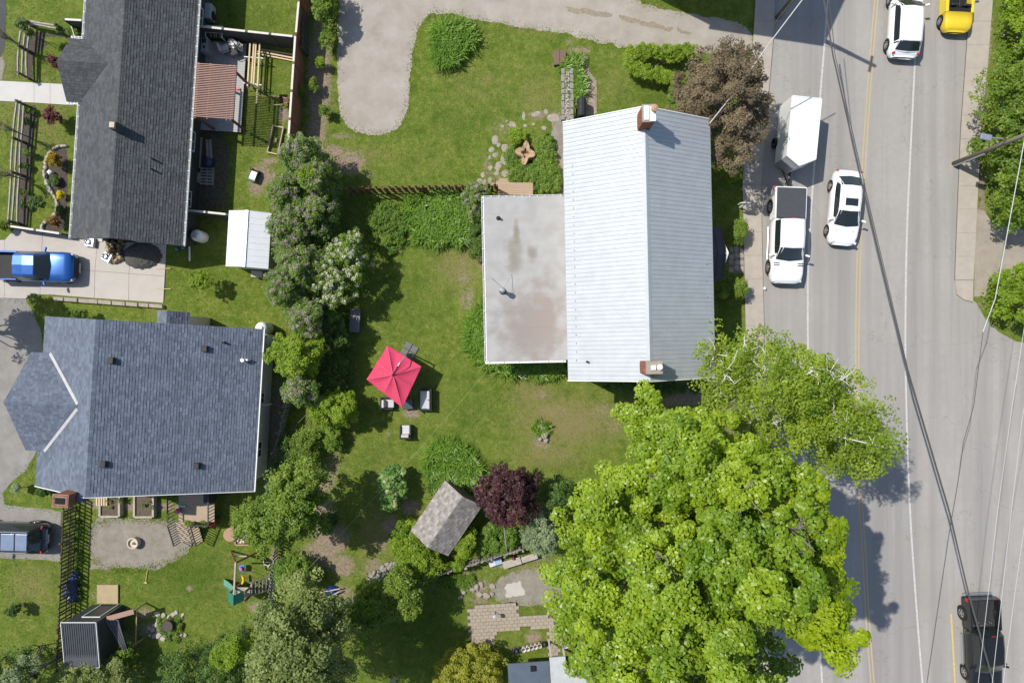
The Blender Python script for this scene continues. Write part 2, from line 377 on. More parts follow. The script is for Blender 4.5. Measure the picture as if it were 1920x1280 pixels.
MB().prism(e, -.05, .12).build('sidewalk_end', M_SIDE)['kind'] = 'structure'
# driveways and paths
GRAV = [(640,-60),(634,40),(631,110),(632,170),(638,215),(655,242),(700,253),(738,248),(757,228),(767,190),(770,130),(774,85),(782,50),(800,28),(830,22),(900,40),(1000,55),(1060,62),(1150,85),(1260,100),(1340,100),(1408,105),(1414,50),(1340,32),(1200,12),(1110,-60)]
sheet('gravel_driveway', ragged(ragged(PX(smooth_poly(GRAV, 1)), .5, .06, 3), .1, .03, 4), M_GRAVEL, .006)
LEFTDRV = [(-140,556),(48,560),(62,585),(78,625),(85,700),(72,840),(50,880),(20,905),(5,925),(8,945),(40,950),(115,958),(112,1052),(60,1048),(-140,1040)]
sheet('asphalt_driveway', ragged(PX(LEFTDRV), .3, .02, 5), M_DRIVE, .006)
sheet('street_end', ragged(PX([(-140,-60),(12,-60),(11,70),(8,95),(0,108),(-140,112)]), .3, .01, 6), M_DARKDRIVE, .006)
sheet('street_shoulder', ragged(PX([(-140,113),(4,107),(9,120),(4,150),(-140,150)]), .3, .02, 6), M_GRAVEL2, .005)
def slabs(name, quads, m, ztop=.05, gap=.012):
    allp = [p for q in quads for p in q]; o = None
    for q in quads:
        P = [Vector(p) for p in PX(q)]; c = sum(P, Vector((0,0)))/len(P)
        poly = [tuple(p+(c-p).normalized()*gap) for p in P]
        if o is None:
            o = MB().prism(poly, -.04, ztop).build(name, m); o['kind'] = 'structure'
        else: MB().prism(poly, -.04, ztop).build('slab', m, o)
    return o
slabs('concrete_walkway', [[(-110,148),(-60,150),(-60,188),(-110,186)],[(-60,150),(0,152),(0,190),(-60,188)],[(0,152),(65,155.5),(65,193.5),(0,190)],[(65,155.5),(95,157),(95,195.5),(65,193.5)],[(95,157),(140,159.5),(140,198.5),(95,195.5)]], M_WALK)
slabs('concrete_driveway', [[(-110,450),(10,450),(10,559),(-110,558)],[(10,450),(28,430),(81,434),(76,552),(62,551),(49,560),(10,559)],[(81,434),(124,438),(134,448),(184,451),(179,508),(78.5,500)],[(78.5,500),(179,508),(178,559),(102,553),(76,552)],[(184,451),(247,454.5),(243,513),(179,508)],[(179,508),(243,513),(242,563.5),(178,559)],[(247,454.5),(313,458),(310,518),(243,513)],[(243,513),(310,518),(307,568),(242,563.5)]], M_CONC, .06)
sheet('gravel_yard', ragged(PX(smooth_poly([(166,968),(230,972),(300,972),(335,976),(372,1000),(378,1010),(350,1035),(322,1058),(280,1070),(240,1062),(200,1070),(166,1064)],1)), .18, .07, 9), M_GRAVEL2, .005)
sheet('gravel_pad', ragged(PX(smooth_poly([(925,1092),(950,1074),(1000,1068),(1060,1062),(1110,1075),(1110,1150),(1040,1150),(1020,1134),(975,1134),(935,1128),(918,1112)],1)), .15, .07, 11), M_GRAVEL2, .005)
sheet('concrete_pad', ragged(PX([(948,1094),(978,1090),(984,1112),(950,1120)]), .12, .05, 12), M_CONC, .010)
sheet('asphalt_pad', PX([(1829,392),(1845,395),(1860,418),(1925,432),(1990,440),(1990,555),(1900,548),(1855,520),(1848,556),(1826,556)]), mat('sandy verge', (.25,.215,.17), .95, .0, 1.5, col2=(.34,.30,.25), bump=.4, bscale=40), .006)
# brown weedy strip between the wheel tracks of the gravel lane
M_STRIP = mat('dry weedy gravel', (.20,.165,.115), .95, .0, 6, col2=(.31,.27,.21), bump=.6, bscale=30)
for i, q in enumerate(([(1062,14),(1100,16),(1150,26),(1146,34),(1100,28),(1064,22)],[(1160,30),(1215,40),(1262,52),(1258,60),(1210,50),(1164,38)],[(1268,54),(1296,60),(1294,64),(1268,60)])):
    sheet('weedy_strip', ragged(ragged(PX(q), .4, .05, i), .09, .03, i+9), M_STRIP, .0105+.001*i)
# front yard beds of the grey house
sheet('mulch_bed', ragged(PX([(46,52),(60,58),(128,68),(146,70),(146,110),(128,72),(108,68),(76,70),(90,82),(62,108),(60,150),(48,150)]), .2, .03, 1), M_MULCH, .005)
sheet('mulch_bed', ragged(PX([(40,198),(66,198),(63,260),(58,330),(53,424),(30,424),(32,330),(36,260)]), .2, .03, 2), M_MULCH, .005)
BED = smooth_poly([(128,275),(112,274),(96,284),(87,302),(85,330),(92,352),(104,368),(110,385),(106,402),(94,412),(82,420),(84,432),(118,438),(126,400)],1)
sheet('mulch_bed', PX(BED), M_MULCH, .006)
sheet('garden_bed', ragged(PX([(364,398),(370,300),(384,238),(420,245),(432,300),(424,390)]), .2, .06, 3), M_SOIL, .003)
# edging stones round the curved bed
M_STONE = mat('pale limestone', (.26,.235,.195), .9, .0, 7, col2=(.45,.42,.37), bump=.5, bscale=18, island=.22)
M_STONE2 = mat('grey fieldstone', (.20,.18,.155), .92, .0, 6, col2=(.36,.33,.29), bump=.5, bscale=18, island=.25)
M_BLOCK = mat('tan armour stone', (.27,.235,.19), .9, .0, 4, col2=(.40,.36,.31), bump=.4, bscale=14, island=.12)
def rock(b, c, rx, ry, h, rng, rz=0):
    """one uneven stone: jittered low polygon with a broken top"""
    n = rng.randint(6, 8); ring = []
    for k in range(n):
        t = 2*math.pi*k/n+rng.uniform(-.25,.25); q = rng.uniform(.78,1.08); x = rx*q*math.cos(t); y = ry*q*math.sin(t)
        ring.append((c[0]+x*math.cos(rz)-y*math.sin(rz), c[1]+x*math.sin(rz)+y*math.cos(rz)))
    z0 = c[2] if len(c) > 2 else 0
    vs = [(x,y,z0-.03) for x, y in ring]+[(x+(c[0]-x)*.08,y+(c[1]-y)*.08,z0+h*rng.uniform(.55,.8)) for x, y in ring]+[(x+(c[0]-x)*.45,y+(c[1]-y)*.45,z0+h*rng.uniform(.85,1.0)) for x, y in ring]
    fs = [(k,(k+1) % n,n+(k+1) % n,n+k) for k in range(n)]+[(n+k,n+(k+1) % n,2*n+(k+1) % n,2*n+k) for k in range(n)]+[tuple(range(2*n,3*n))]
    return b.add(vs, fs)
rng = random.Random(4)
edging = thing('stone_edging', 'curved edging of pale stones round the mulch bed by the grey bungalow', 'edging', W(95,340))
P = [W(*p) for p in smooth_poly([(128,275),(112,274),(96,284),(87,302),(85,330),(92,352),(104,368),(110,385),(106,402),(94,412),(82,420),(80,432)], 1, False)]
i = 0; pos = P[0]; acc = 0
for a, c in zip(P[:-1], P[1:]):
    L = (c-a).length; t = 0
    while t < L:
        w = rng.uniform(.16,.26); p = a.lerp(c, min(1, (t+w)/L)); an = math.atan2((c-a).y, (c-a).x)
        rock(MB(), (p.x, p.y, 0), w, rng.uniform(.1,.16), rng.uniform(.14,.24), rng, an).build('stone', M_STONE, edging, True); t += w*1.85
wall = thing('block_wall', 'low row of tan armour stone blocks edging the concrete driveway', 'wall', W(205,565))
xs = [104,125,151,188,214,240,263,283,309]
for a, c in zip(xs[:-1], xs[1:]):
    y0 = 555+(a-104)*.075; y1 = 555+(c-104)*.075; q = PX([(a+.6,y0+1),(c-.6,y1+1),(c-.9,y1+8+rng.random()),(a+.9,y0+8+rng.random())])
    MB().prism(q, -.05, .30+rng.uniform(-.03,.03)).build('block', M_BLOCK, wall, True, bevel=.04)
# paver patio
M_PAVER = mat('sandy paver', (.27,.225,.17), .9, .0, 5, col2=(.36,.31,.25), bump=.4, bscale=30, island=.16)
poly = PX([(876,1147),(893,1133),(970,1129),(973,1152),(1042,1155),(1048,1230),(1029,1230),(1027,1176),(985,1176),(930,1183),(926,1206),(882,1208)])
pat = sheet('paver_patio', ragged(poly, .2, .04, 8), M_SOIL, .005)
c0 = W(960,1165); rot = R(3.5); k = 0
me_p = [MB().box(-.155,.155,-.10,.10,0,.035).mesh('paver'), MB().box(-.10,.10,-.155,.155,0,.035).mesh('paver')]
for me in me_p: me.materials.append(M_PAVER)
for iy in range(-12, 14):
    for ix in range(-12, 13):
        x = ix*.325+(iy % 2)*.16; y = iy*.215; p = Vector((c0.x+x*math.cos(rot)-y*math.sin(rot), c0.y+x*math.sin(rot)+y*math.cos(rot)))
        if inside(poly, np.array([[p.x, p.y]]))[0]:
            o = link('paver', me_p[0], None, pat); o.location = (p.x, p.y, .008+rng.uniform(-.006,.008)); o.rotation_euler = (rng.gauss(0,.01), rng.gauss(0,.01), rot+rng.gauss(0,.03)); k += 1
# flat stones of the worn path north-west of the metal-roofed house
M_FLAG = mat('flagstone', (.235,.20,.16), .9, .0, 5, col2=(.36,.315,.265), bump=.4, bscale=20, island=.15)
fp = sheet('stone_path', ragged(PX(smooth_poly([(1052,215),(1030,232),(1046,300),(1052,362),(1060,362),(1060,215)],1)), .2, .05, 6), M_GRAVEL2, .003)
for px, py, a, c in [(982,218,5,14),(1005,214,14,7),(1024,210,6,8),(1038,222,18,13),(960,234,11,9),(972,243,9,6),(1000,233,5,4),(950,228,3,4),(942,237,5,5),(928,263,10,13),(935,272,6,6),(922,280,9,8),(928,291,8,7),(918,295,4,7),(946,278,9,13),(945,300,11,16),(934,312,10,16),(919,315,7,8),(947,325,12,10),(931,325,8,7),(905,328,6,9),(899,340,9,9),(908,342,5,9),(918,338,6,8),(925,346,8,5),(935,342,8,7),(947,338,10,6),(1040,265,5,8),(1046,280,5,9),(1040,300,8,12),(1048,315,4,12),(1020,240,8,6),(985,236,6,5)]:
    p = W(px, py); rock(MB(), (p.x, p.y, .0), a/38, c/38, rng.uniform(.015,.035), rng, rng.uniform(-.4,.4)).build('stone', M_FLAG, fp)
# strip path of narrow boards beside the stone planter
M_BRICKP = mat('weathered path brick', (.27,.215,.165), .9, .0, 5, col2=(.34,.285,.23), bump=.4, bscale=25, island=.16)
bp_poly = smooth_poly([(1086,108),(1100,106),(1102,130),(1110,142),(1117,150),(1118,185),(1118,222),(1092,226),(1094,160),(1092,140)], 1)
bpth = sheet('brick_path', PX(bp_poly), M_JOINT, .004)
BPW = PX(bp_poly); b = MB()
x = W(1084,0).x
while x < W(1120,0).x:
    y = W(0,228).y+rng.random()*.2
    while y < W(0,104).y:
        if inside(BPW, np.array([[x, y+.1]]))[0]: b.box(x, x+.088, y, y+.20, 0, .02+rng.uniform(0,.012))
        y += .21
    x += .097
o = b.build('path_brick', M_BRICKP, bpth); o['kind'] = 'stuff'
# front walk slabs and stone steps under the little door roof
fw = sheet('front_walk', PX([(1366,462),(1396,462),(1396,512),(1366,512)]), M_JOINT, .004)
for i in range(3):
    for j in range(4):
        p = W(1371+i*10+rng.uniform(-1,1), 468+j*12+rng.uniform(-2,2)); rock(MB(), (p.x, p.y, 0), .19, .22, .03, rng, rng.random()).build('stone', M_STONE2, fw)
# ------------------------------------------------------------------ BUILDINGS
def shingle(poly3, u, tab, course, b, seed=0, lift=.016, jit=.5):
    """rows of overlapping shingle tabs over one planar roof slope"""
    rng = random.Random(seed); P = [Vector(p) for p in poly3]; u = Vector(u).normalized()
    n = (P[1]-P[0]).cross(P[2]-P[0]).normalized()
    if n.z < 0: n = -n
    v = n.cross(u).normalized()
    if v.z < 0: v = -v
    o = P[0]; q = [((p-o).dot(u), (p-o).dot(v)) for p in P]
    us = [a for a, c in q]; vs_ = [c for a, c in q]
    r = 0; y = min(vs_); T = []
    while y < max(vs_):
        x = min(us)-tab*rng.random()
        while x < max(us)+tab:
            w = tab*rng.uniform(1-jit*.4, 1+jit*.4); T.append((x, y, w)); x += w
        y += course; r += 1
    C = np.array([(x+w/2, y+course*.5) for x, y, w in T]); ok = inside(q, C)
    def span(v0):
        xs = []
        for i in range(len(q)):
            (a, c), (a2, c2) = q[i], q[(i+1) % len(q)]
            if (c > v0) != (c2 > v0): xs.append(a+(a2-a)*(v0-c)/(c2-c))
        return (min(xs), max(xs)) if len(xs) > 1 else (0, 0)
    cache = {}
    for (x, y, w), k in zip(T, ok):
        if y not in cache: cache[y] = span(y+course*.5)
        umin, umax = cache[y]
        if x+w < umin+.02 or x > umax-.02 or umax-umin < .03: continue
        g = .006; x0 = max(x+g, umin); x1 = min(x+w-g, umax); l2 = lift*rng.uniform(.6,1.5)
        f = lambda a, c, h: o+u*a+v*c+n*h
        b.add([f(x0,y,.003), f(x1,y,.003), f(x1,y,l2), f(x0,y,l2), f(x1,y+course*1.02,.004), f(x0,y+course*1.02,.004)], [(0,1,2,3),(3,2,4,5)])
    return b
def slab3(b, poly3, th):
    """solid plate under a planar 3-D polygon"""
    P = [Vector(p) for p in poly3]; n = (P[1]-P[0]).cross(P[2]-P[0]).normalized()
    if n.z < 0: P = P[::-1]; n = -n
    k = len(P)
    return b.add(P+[p-n*th for p in P], [tuple(range(k)), tuple(range(k,2*k))[::-1]]+[(i, k+i, k+(i+1) % k, (i+1) % k) for i in range(k)])
M_WHITE = mat('white paint', (.72,.72,.70), .5, .05, 4)
M_GLASS = mat('window glass', (.02,.025,.03), .06, .1, 2, spec=.7)
M_DARKWALL = mat('charcoal siding', (.055,.062,.066), .7, .12, 3)
M_DKROOF = mat('charcoal shingles', (.075,.08,.084), .92, .12, 1.2, bump=.5, bscale=90, island=.22)
M_BLROOF = mat('blue shingles', (.125,.148,.19), .9, .10, 1.0, bump=.5, bscale=90, island=.22)
M_GREYROOF = mat('light grey shingles', (.16,.165,.17), .92, .12, 1.0, bump=.5, bscale=90, island=.25)
M_BRSHING = mat('weathered brown shingles', (.17,.145,.125), .92, .1, 1.5, bump=.5, bscale=80, island=.36)
M_BEIGE = mat('beige siding', (.56,.51,.43), .7, .06, 3)
M_BRICK = mat('red brick', (.24,.095,.06), .9, .25, 8, bump=.3, bscale=40, island=.18)
M_MORTAR = mat('mortar', (.30,.26,.22), .95, .12, 8)
M_BLACK = mat('flat black', (.012,.012,.012), .9, .1, 5)
M_METALGREY = mat('galvanised metal', (.48,.50,.52), .35, .08, 5, metal=.8)
M_LEAD = mat('pipe black', (.03,.03,.032), .6, .1, 5)
M_PLASTICW = mat('white plastic', (.74,.73,.70), .35, .03, 4, spec=.5)
def window(parent, c, w, h, rz, m=None):
    """framed window centred on a wall face, rz = facing"""
    f = thing_part(parent, 'window', M_WHITE, c, rz, lambda b: (b.box(-.02,.05,-w/2,w/2,-h/2,-h/2+.06), b.box(-.02,.05,-w/2,w/2,h/2-.06,h/2), b.box(-.02,.05,-w/2,-w/2+.06,-h/2+.06,h/2-.06), b.box(-.02,.05,w/2-.06,w/2,-h/2+.06,h/2-.06), b.box(-.02,.03,-.02,.02,-h/2+.06,h/2-.06)))
    MB().box(-.01,.012,-w/2+.06,w/2-.06,-h/2+.06,h/2-.06).build('pane', M_GLASS, f)
    return f
def thing_part(parent, name, m, loc, rz, fn):
    b = MB(); fn(b); return b.build(name, m, parent, loc=loc, rz=rz)
def chimney(parent, c, sx, sy, z0, z1, flues, m_cap=None, rz=0):
    """brick stack laid course by course, mortar core, cap and pots"""
    st = MB().obox((c[0],c[1],(z0+z1)/2), (sx-.02,sy-.02,z1-z0), rz).build('chimney', M_MORTAR, parent)
    b = MB(); rng = random.Random(int(c[0]*7)); z = z0; r = 0; bh = .075; cs, sn = math.cos(rz), math.sin(rz)
    def put(x, y, w, d): b.obox((c[0]+x*cs-y*sn, c[1]+x*sn+y*cs, z+bh/2), (w, d, bh-.012), rz)
    while z < z1-.02:
        for s in (-1, 1):
            n = max(2, round(sx/.21)); w = sx/n
            for i in range(n): put(-sx/2+w*(i+.5), s*(sy/2-.045), w-.014, .1)
            n = max(1, round((sy-.2)/.21)); w = (sy-.2)/n
            for i in range(n): put(s*(sx/2-.045), -sy/2+.1+w*(i+.5), .1, w-.014)
        z += bh; r += 1
    b.build('brick', M_BRICK, st)['kind'] = 'stuff'
    return st
# ---- the long metal-roofed house -------------------------------------------------------------
M_ROOFMET = mat('white steel roofing', (.40,.425,.445), .5, .07, 1.6, metal=.15, spec=.35)
M_SIDING = mat('pale house siding', (.55,.54,.50), .7, .06, 3)
house = thing('metal_roofed_house', 'long house with ribbed pale steel gable roof and two brick chimneys', 'house', (7.12,-2.03,0), R(1.2))
HL, HW, ZE, ZR = 14.1, 4.02, 5.2, 7.5
w = MB().box(-HW+.35,HW-.35,.3,HL-.3,0,ZE+.05).build('wall', M_SIDING, house)
for y, s in ((.3,-1),(HL-.3,1)):
    MB().add([(-HW+.35,y,ZE+.05),(HW-.35,y,ZE+.05),(0,y,ZR-.12),(-HW+.35,y-s*.1,ZE+.05),(HW-.35,y-s*.1,ZE+.05),(0,y-s*.1,ZR-.12)],[(0,1,2),(5,4,3),(0,3,4,1),(1,4,5,2),(2,5,3,0)]).build('gable', M_SIDING, house)
roof = MB(); slab3(roof, [(-HW,0,ZE),(0,0,ZR),(0,HL,ZR),(-HW,HL,ZE)], .12); slab3(roof, [(HW,0,ZE),(0,0,ZR),(0,HL,ZR),(HW,HL,ZE)], .12)
roof = roof.build('roof', M_WHITE, house)
SL = math.hypot(HW, ZR-ZE); NP = 61; pw = HL/NP; ang = math.atan2(ZR-ZE, HW)
pm = MB()   # one panel: local x up the slope, y across; flat pan, trapezoid rib at the edge, small swage
prof = [(-pw/2,.0),(-pw/2+.006,.0),(-pw/2+.02,.024),(-pw/2+.045,.024),(-pw/2+.06,.003),(-.02,.002),(-.008,.006),(.008,.006),(.02,.002),(pw/2,.002)]
for i, (y, z) in enumerate(prof): pm.v += [(0,y,z),(SL+.02,y,z)]
pm.f = [(2*i,2*i+1,2*i+3,2*i+2) for i in range(len(prof)-1)]
pme = pm.mesh('roof_panel'); pme.materials.append(M_ROOFMET); pme.flip_normals()
if pme.polygons[5].normal.z < 0: pme.flip_normals()
for s in (-1, 1):
    for i in range(NP):
        o = link('roof_panel', pme, None, roof); y = (i+.5)*pw
        o.location = (s*(HW+.02), y, ZE+.012); o.rotation_euler = (0, -ang, 0) if s < 0 else (0, -ang, math.pi)
        if s > 0: o.rotation_euler = (0, -ang, math.pi)
MB().add([(-.16,-.02,ZR-.05),(0,-.02,ZR+.06),(.16,-.02,ZR-.05),(-.16,HL+.02,ZR-.05),(0,HL+.02,ZR+.06),(.16,HL+.02,ZR-.05)],[(0,1,4,3),(1,2,5,4),(0,2,1),(3,4,5)]).build('ridge_cap', M_ROOFMET, roof)
for y in (-.03, HL+.03):
    for s in (-1, 1): MB().bar((s*(HW+.02),y,ZE-.02),(0,y,ZR-.02),.05,.16).build('rake_trim', M_WHITE, roof)
b = MB()
for i in range(2, 26): b.box(-HW+.42,-HW+.50,.12+i*.46,.20+i*.46,ZE+.255,ZE+.30)
b.build('snow_guard', M_METALGREY, roof)
b = MB()
for y in (4.3,5.2,6.1): b.box(HW-.5,HW-.38,y,y+.12,ZE+.23,ZE+.285)
b.build('snow_guard', M_METALGREY, roof)
for y in (2.5, 5.5, 9.5):
    window(house, (HW-.34,y,1.6), 1.1, 1.3, 0); window(house, (HW-.34,y,4.1), .9, 1.1, 0)
for y in (1.2, 11, 12.6): window(house, (-HW+.34,y,4.2), .8, .9, math.pi)
window(house, (-1.5,.29,2.0), 1.0, 1.3, -math.pi/2); window(house, (1.5,.29,4.2), .9, 1.2, -math.pi/2)
st = chimney(house, (-.05,13.35), .62, .82, ZR-.55, ZR+1.25, 2)
MB().obox((-.05,13.35,ZR+1.29), (.68,.88,.08)).build('chimney_cap', M_MORTAR, st)
MB().obox((-.18,13.35,ZR+1.36), (.26,.7,.05)).obox((.13,13.3,ZR+1.36), (.3,.74,.05)).build('flue_cover', M_WHITE, st)
MB().lathe((.18,13.5,ZR+1.38), [(.13,0),(.15,.2),(.17,.22),(.17,.28),(.05,.34)], 14).build('chimney_pot', mat('clay pot',(.42,.25,.17),.8), st)
st = chimney(house, (.0,.72), .95, .62, ZR-.55, ZR+.75, 2)
MB().obox((0.05,.72,ZR+.79), (.85,.66,.08)).build('chimney_cap', M_MORTAR, st)
MB().obox((.0,.72,ZR+.87), (.24,.24,.12)).build('flue_cover', M_WHITE, st)
MB().lathe((.3,.74,ZR+.83), [(.13,0),(.14,.16),(.15,.18),(.06,.2)], 14).build('chimney_pot', M_PLASTICW, st)
b = MB(); b.lathe((-3.05,1.0,ZE+.5), [(.06,0),(.06,.32),(.045,.33),(.045,.3)], 10); b.build('vent_pipe', M_LEAD, roof)
# flat addition on the west side
M_FLAT = bpy.data.materials.new('grey roll roofing'); M_FLAT.use_nodes = True
n = M_FLAT.node_tree.nodes; l = M_FLAT.node_tree.links; bs = n['Principled BSDF']; bs.inputs['Roughness'].default_value = .9; bs.inputs['Specular IOR Level'].default_value = .2
tc = n.new('ShaderNodeNewGeometry'); nz = n.new('ShaderNodeTexNoise'); nz.inputs['Scale'].default_value = 1.3; nz.inputs['Detail'].default_value = 8; l.new(tc.outputs['Position'], nz.inputs['Vector'])
def near(c, r):          # a puddle stain of the roofing at its own place
    vs = n.new('ShaderNodeVectorMath'); vs.operation = 'SUBTRACT'; l.new(tc.outputs['Position'], vs.inputs[0]); vs.inputs[1].default_value = (c[0], c[1], 3)
    ml = n.new('ShaderNodeVectorMath'); ml.operation = 'MULTIPLY'; l.new(vs.outputs[0], ml.inputs[0]); ml.inputs[1].default_value = (1/r[0], 1/r[1], 0)
    ln = n.new('ShaderNodeVectorMath'); ln.operation = 'LENGTH'; l.new(ml.outputs[0], ln.inputs[0])
    ad = n.new('ShaderNodeMath'); ad.operation = 'MULTIPLY_ADD'; l.new(nz.outputs[0], ad.inputs[0]); ad.inputs[1].default_value = 1.6; l.new(ln.outputs['Value'], ad.inputs[2])
    mr = n.new('ShaderNodeMapRange'); mr.interpolation_type = 'SMOOTHSTEP'; mr.inputs[1].default_value = 2.05; mr.inputs[2].default_value = 1.05; l.new(ad.outputs[0], mr.inputs[0]); return mr.outputs[0]
def mixc(f, a, c):
    t = n.new('ShaderNodeMix'); t.data_type = 'RGBA'; l.new(f, t.inputs[0])
    for i, v in ((6,a),(7,c)):
        if isinstance(v, tuple): t.inputs[i].default_value = (*v,1)
        else: l.new(v, t.inputs[i])
    return t.outputs[2]
mr = n.new('ShaderNodeMapRange'); mr.inputs[1].default_value = .35; mr.inputs[2].default_value = .65; l.new(nz.outputs[0], mr.inputs[0])
c = mixc(mr.outputs[0], (.325,.318,.308), (.375,.37,.36))
c = mixc(near((.9,.9), (2.0,2.3)), c, (.27,.238,.218)); c = mixc(near((2.0,1.2), (1.2,2.6)), c, (.285,.245,.222))
c = mixc(near((.1,5.0), (.6,1.0)), c, (.25,.225,.19)); c = mixc(near((.25,6.4), (.22,.8)), c, (.24,.215,.18)); c = mixc(near((1.15,5.1), (.35,.5)), c, (.25,.225,.19))
l.new(c, bs.inputs['Base Color'])
AX0, AX1, AY0, AY1, AZ = -8.55, -3.86, 1.05, 10.52, 3.0
MB().box(AX0+.25,-HW+.35,AY0+.25,AY1-.25,0,AZ-.1).build('wall', M_SIDING, house)
fr = MB().box(AX0,AX1+.0,AY0,AY1,AZ-.12,AZ-.004).build('flat_roof', M_FLAT, house)
nst = 10; d = (AY1-AY0)/nst
for i in range(nst):
    y0 = AY0+i*d; MB().add([(AX0+.01,y0,AZ-.001),(AX1,y0,AZ-.001),(AX1,y0+.06,AZ+.007),(AX0+.01,y0+.06,AZ+.007),(AX1,y0+d+.045,AZ+.001),(AX0+.01,y0+d+.045,AZ+.001)],[(0,1,2,3),(3,2,4,5)]).build('roofing_strip', M_FLAT, fr)
def gutter(parent, p0, p1, out, w=.13, drop=.02, every=.9, m=None):
    """open U gutter with hanger straps between two points, out = outward unit vector"""
    m = m or M_WHITE; p0 = Vector(p0); p1 = Vector(p1); out = Vector(out); b = MB(); L = (p1-p0).length
    b.bar(p0+out*(w/2)+Vector((0,0,-.11)), p1+out*(w/2)+Vector((0,0,-.11)), w, .015)
    b.bar(p0+out*w+Vector((0,0,-.05)), p1+out*w+Vector((0,0,-.05)), .02, .12); b.bar(p0+out*.008+Vector((0,0,-.06)), p1+out*.008+Vector((0,0,-.06)), .012, .1)
    g = b.build('gutter', m, parent); h = MB(); k = int(L/every)
    for i in range(k+1):
        p = p0.lerp(p1, (i+.25)/(k+.5)); MB().bar(p+Vector((0,0,-.005)), p+out*(w+.02)+Vector((0,0,-.005)), .035, .012).build('hanger', m, g)
    return g
gutter(house, (AX0,AY0,AZ), (AX0,AY1,AZ), (-1,0,0)); gutter(house, (AX0-.12,AY1,AZ), (AX1-.1,AY1,AZ), (0,1,0), every=.47); gutter(house, (AX0-.12,AY0,AZ), (AX1-.1,AY0,AZ), (0,-1,0))
window(house, (AX0+.24,3.5,1.5), 1.2, 1.2, math.pi); window(house, (AX0+.24,8.2,1.5), 1.0, 1.2, math.pi); window(house, (-6.4,AY0+.24,1.5), 1.2, 1.2, -math.pi/2)
thing_part(house, 'door', M_WHITE, (AX0+.24,6.2,1.0), math.pi, lambda b: b.box(-.02,.05,-.45,.45,-1,1.05))
fl = MB().lathe((-7.55,5.1,AZ), [(.1,0),(.1,.75),(.16,.75),(.16,.95),(.08,1.0)], 16).build('flue', M_METALGREY, house, smooth=False)
MB().lathe((-7.55,5.1,AZ), [(.2,0),(.19,.06),(.11,.1)], 16).build('flashing', M_LEAD, fl)
MB().tube([(-8.2,5.9,AZ),(-7.6,5.15,AZ+.9)], .012, 5).build('stay', M_METALGREY, fl); MB().tube([(-7.0,6.1,AZ),(-7.5,5.15,AZ+.9)], .012, 5).build('stay', M_METALGREY, fl)
MB().lathe((-7.72,9.35,AZ), [(.13,0),(.1,.1),(.07,.14),(.07,.34),(.05,.34),(.05,.3)], 14).build('roof_vent', M_LEAD, house)
# door roof on the street side
dr = MB(); DY, DZ = 7.05, 2.7
slab3(dr, [(HW-.36,DY,3.0),(HW+1.5,DY,3.0),(HW+1.38,DY+1.65,2.3),(HW-.36,DY+1.65,2.3)], .06); slab3(dr, [(HW-.36,DY,3.0),(HW+1.5,DY,3.0),(HW+1.38,DY-1.55,2.3),(HW-.36,DY-1.55,2.3)], .06)
dr = dr.build('porch_roof', mat('charcoal steel',(.075,.075,.085),.55,.08,3,metal=.2), house)
for s in (-1, 1):
    for i in range(5):
        x = HW-.2+i*.4; MB().bar((x,DY,3.03),(x-.02,DY+s*1.6,2.33),.05,.03).build('standing_seam', mat('charcoal steel'), dr)
MB().add([(HW+1.52,DY-.5,2.72),(HW+1.52,DY+.5,2.72),(HW+1.6,DY,3.02),(HW+1.42,DY-.5,2.72),(HW+1.42,DY+.5,2.72),(HW+1.42,DY,3.0)],[(0,1,2),(0,3,4,1),(1,4,5,2),(2,5,3,0)]).build('gable_trim', M_WHITE, dr)
thing_part(house, 'door', mat('dark green door',(.03,.05,.04),.5), (HW-.34,DY,1.05), 0, lambda b: b.box(-.02,.05,-.48,.48,-1,1.05))
for y in (DY-1.2, DY+1.2): MB().box(HW+1.25,HW+1.35,y-.05,y+.05,0,2.42).build('porch_post', M_WHITE, house)
MB().box(HW-.36,HW+1.0,DY-1.0,DY+1.0,0,.18).build('step', M_CONC, house)
# wooden steps on the north side of the addition
M_DECK = mat('cedar deck boards', (.33,.235,.155), .8, .0, 4, col2=(.43,.32,.225), island=.08, stretch=(1,8,1))
dk = thing('wooden_steps', 'small cedar landing and step against the flat-roofed addition', 'steps', W(965,352))
for i in range(7):
    a = W(934,345.5+i*3.2), W(999,345.5+i*3.2); MB().obox(((a[0].x+a[1].x)/2,a[0].y-.05,.42), (a[1].x-a[0].x,.096,.035)).build('board', M_DECK, dk, True)
for i in range(3):
    a = W(936,337.6+i*3.0), W(962,337.6+i*3.0); MB().obox(((a[0].x+a[1].x)/2,a[0].y,.22), (a[1].x-a[0].x,.092,.035)).build('board', M_DECK, dk, True)
a, c = W(935,366), W(998,346); MB().box(a.x,c.x,a.y,c.y-.12,0,.40).build('frame', M_DECK, dk, True)
a, c = W(937,346), W(961,337); MB().box(a.x,c.x,a.y,c.y-.08,0,.20).build('frame', M_DECK, dk, True)
dk = thing('side_step', 'cedar step beside the west wall of the flat-roofed addition', 'step', W(912,494))
for i in range(4): a = W(910+i*2.6,482); MB().obox((a.x,W(0,495).y,.3), (.075,.85,.03)).build('board', M_DECK, dk, True)
MB().box(W(909,0).x,W(919,0).x,W(0,508).y,W(0,482).y,0,.285).build('frame', M_DECK, dk, True)

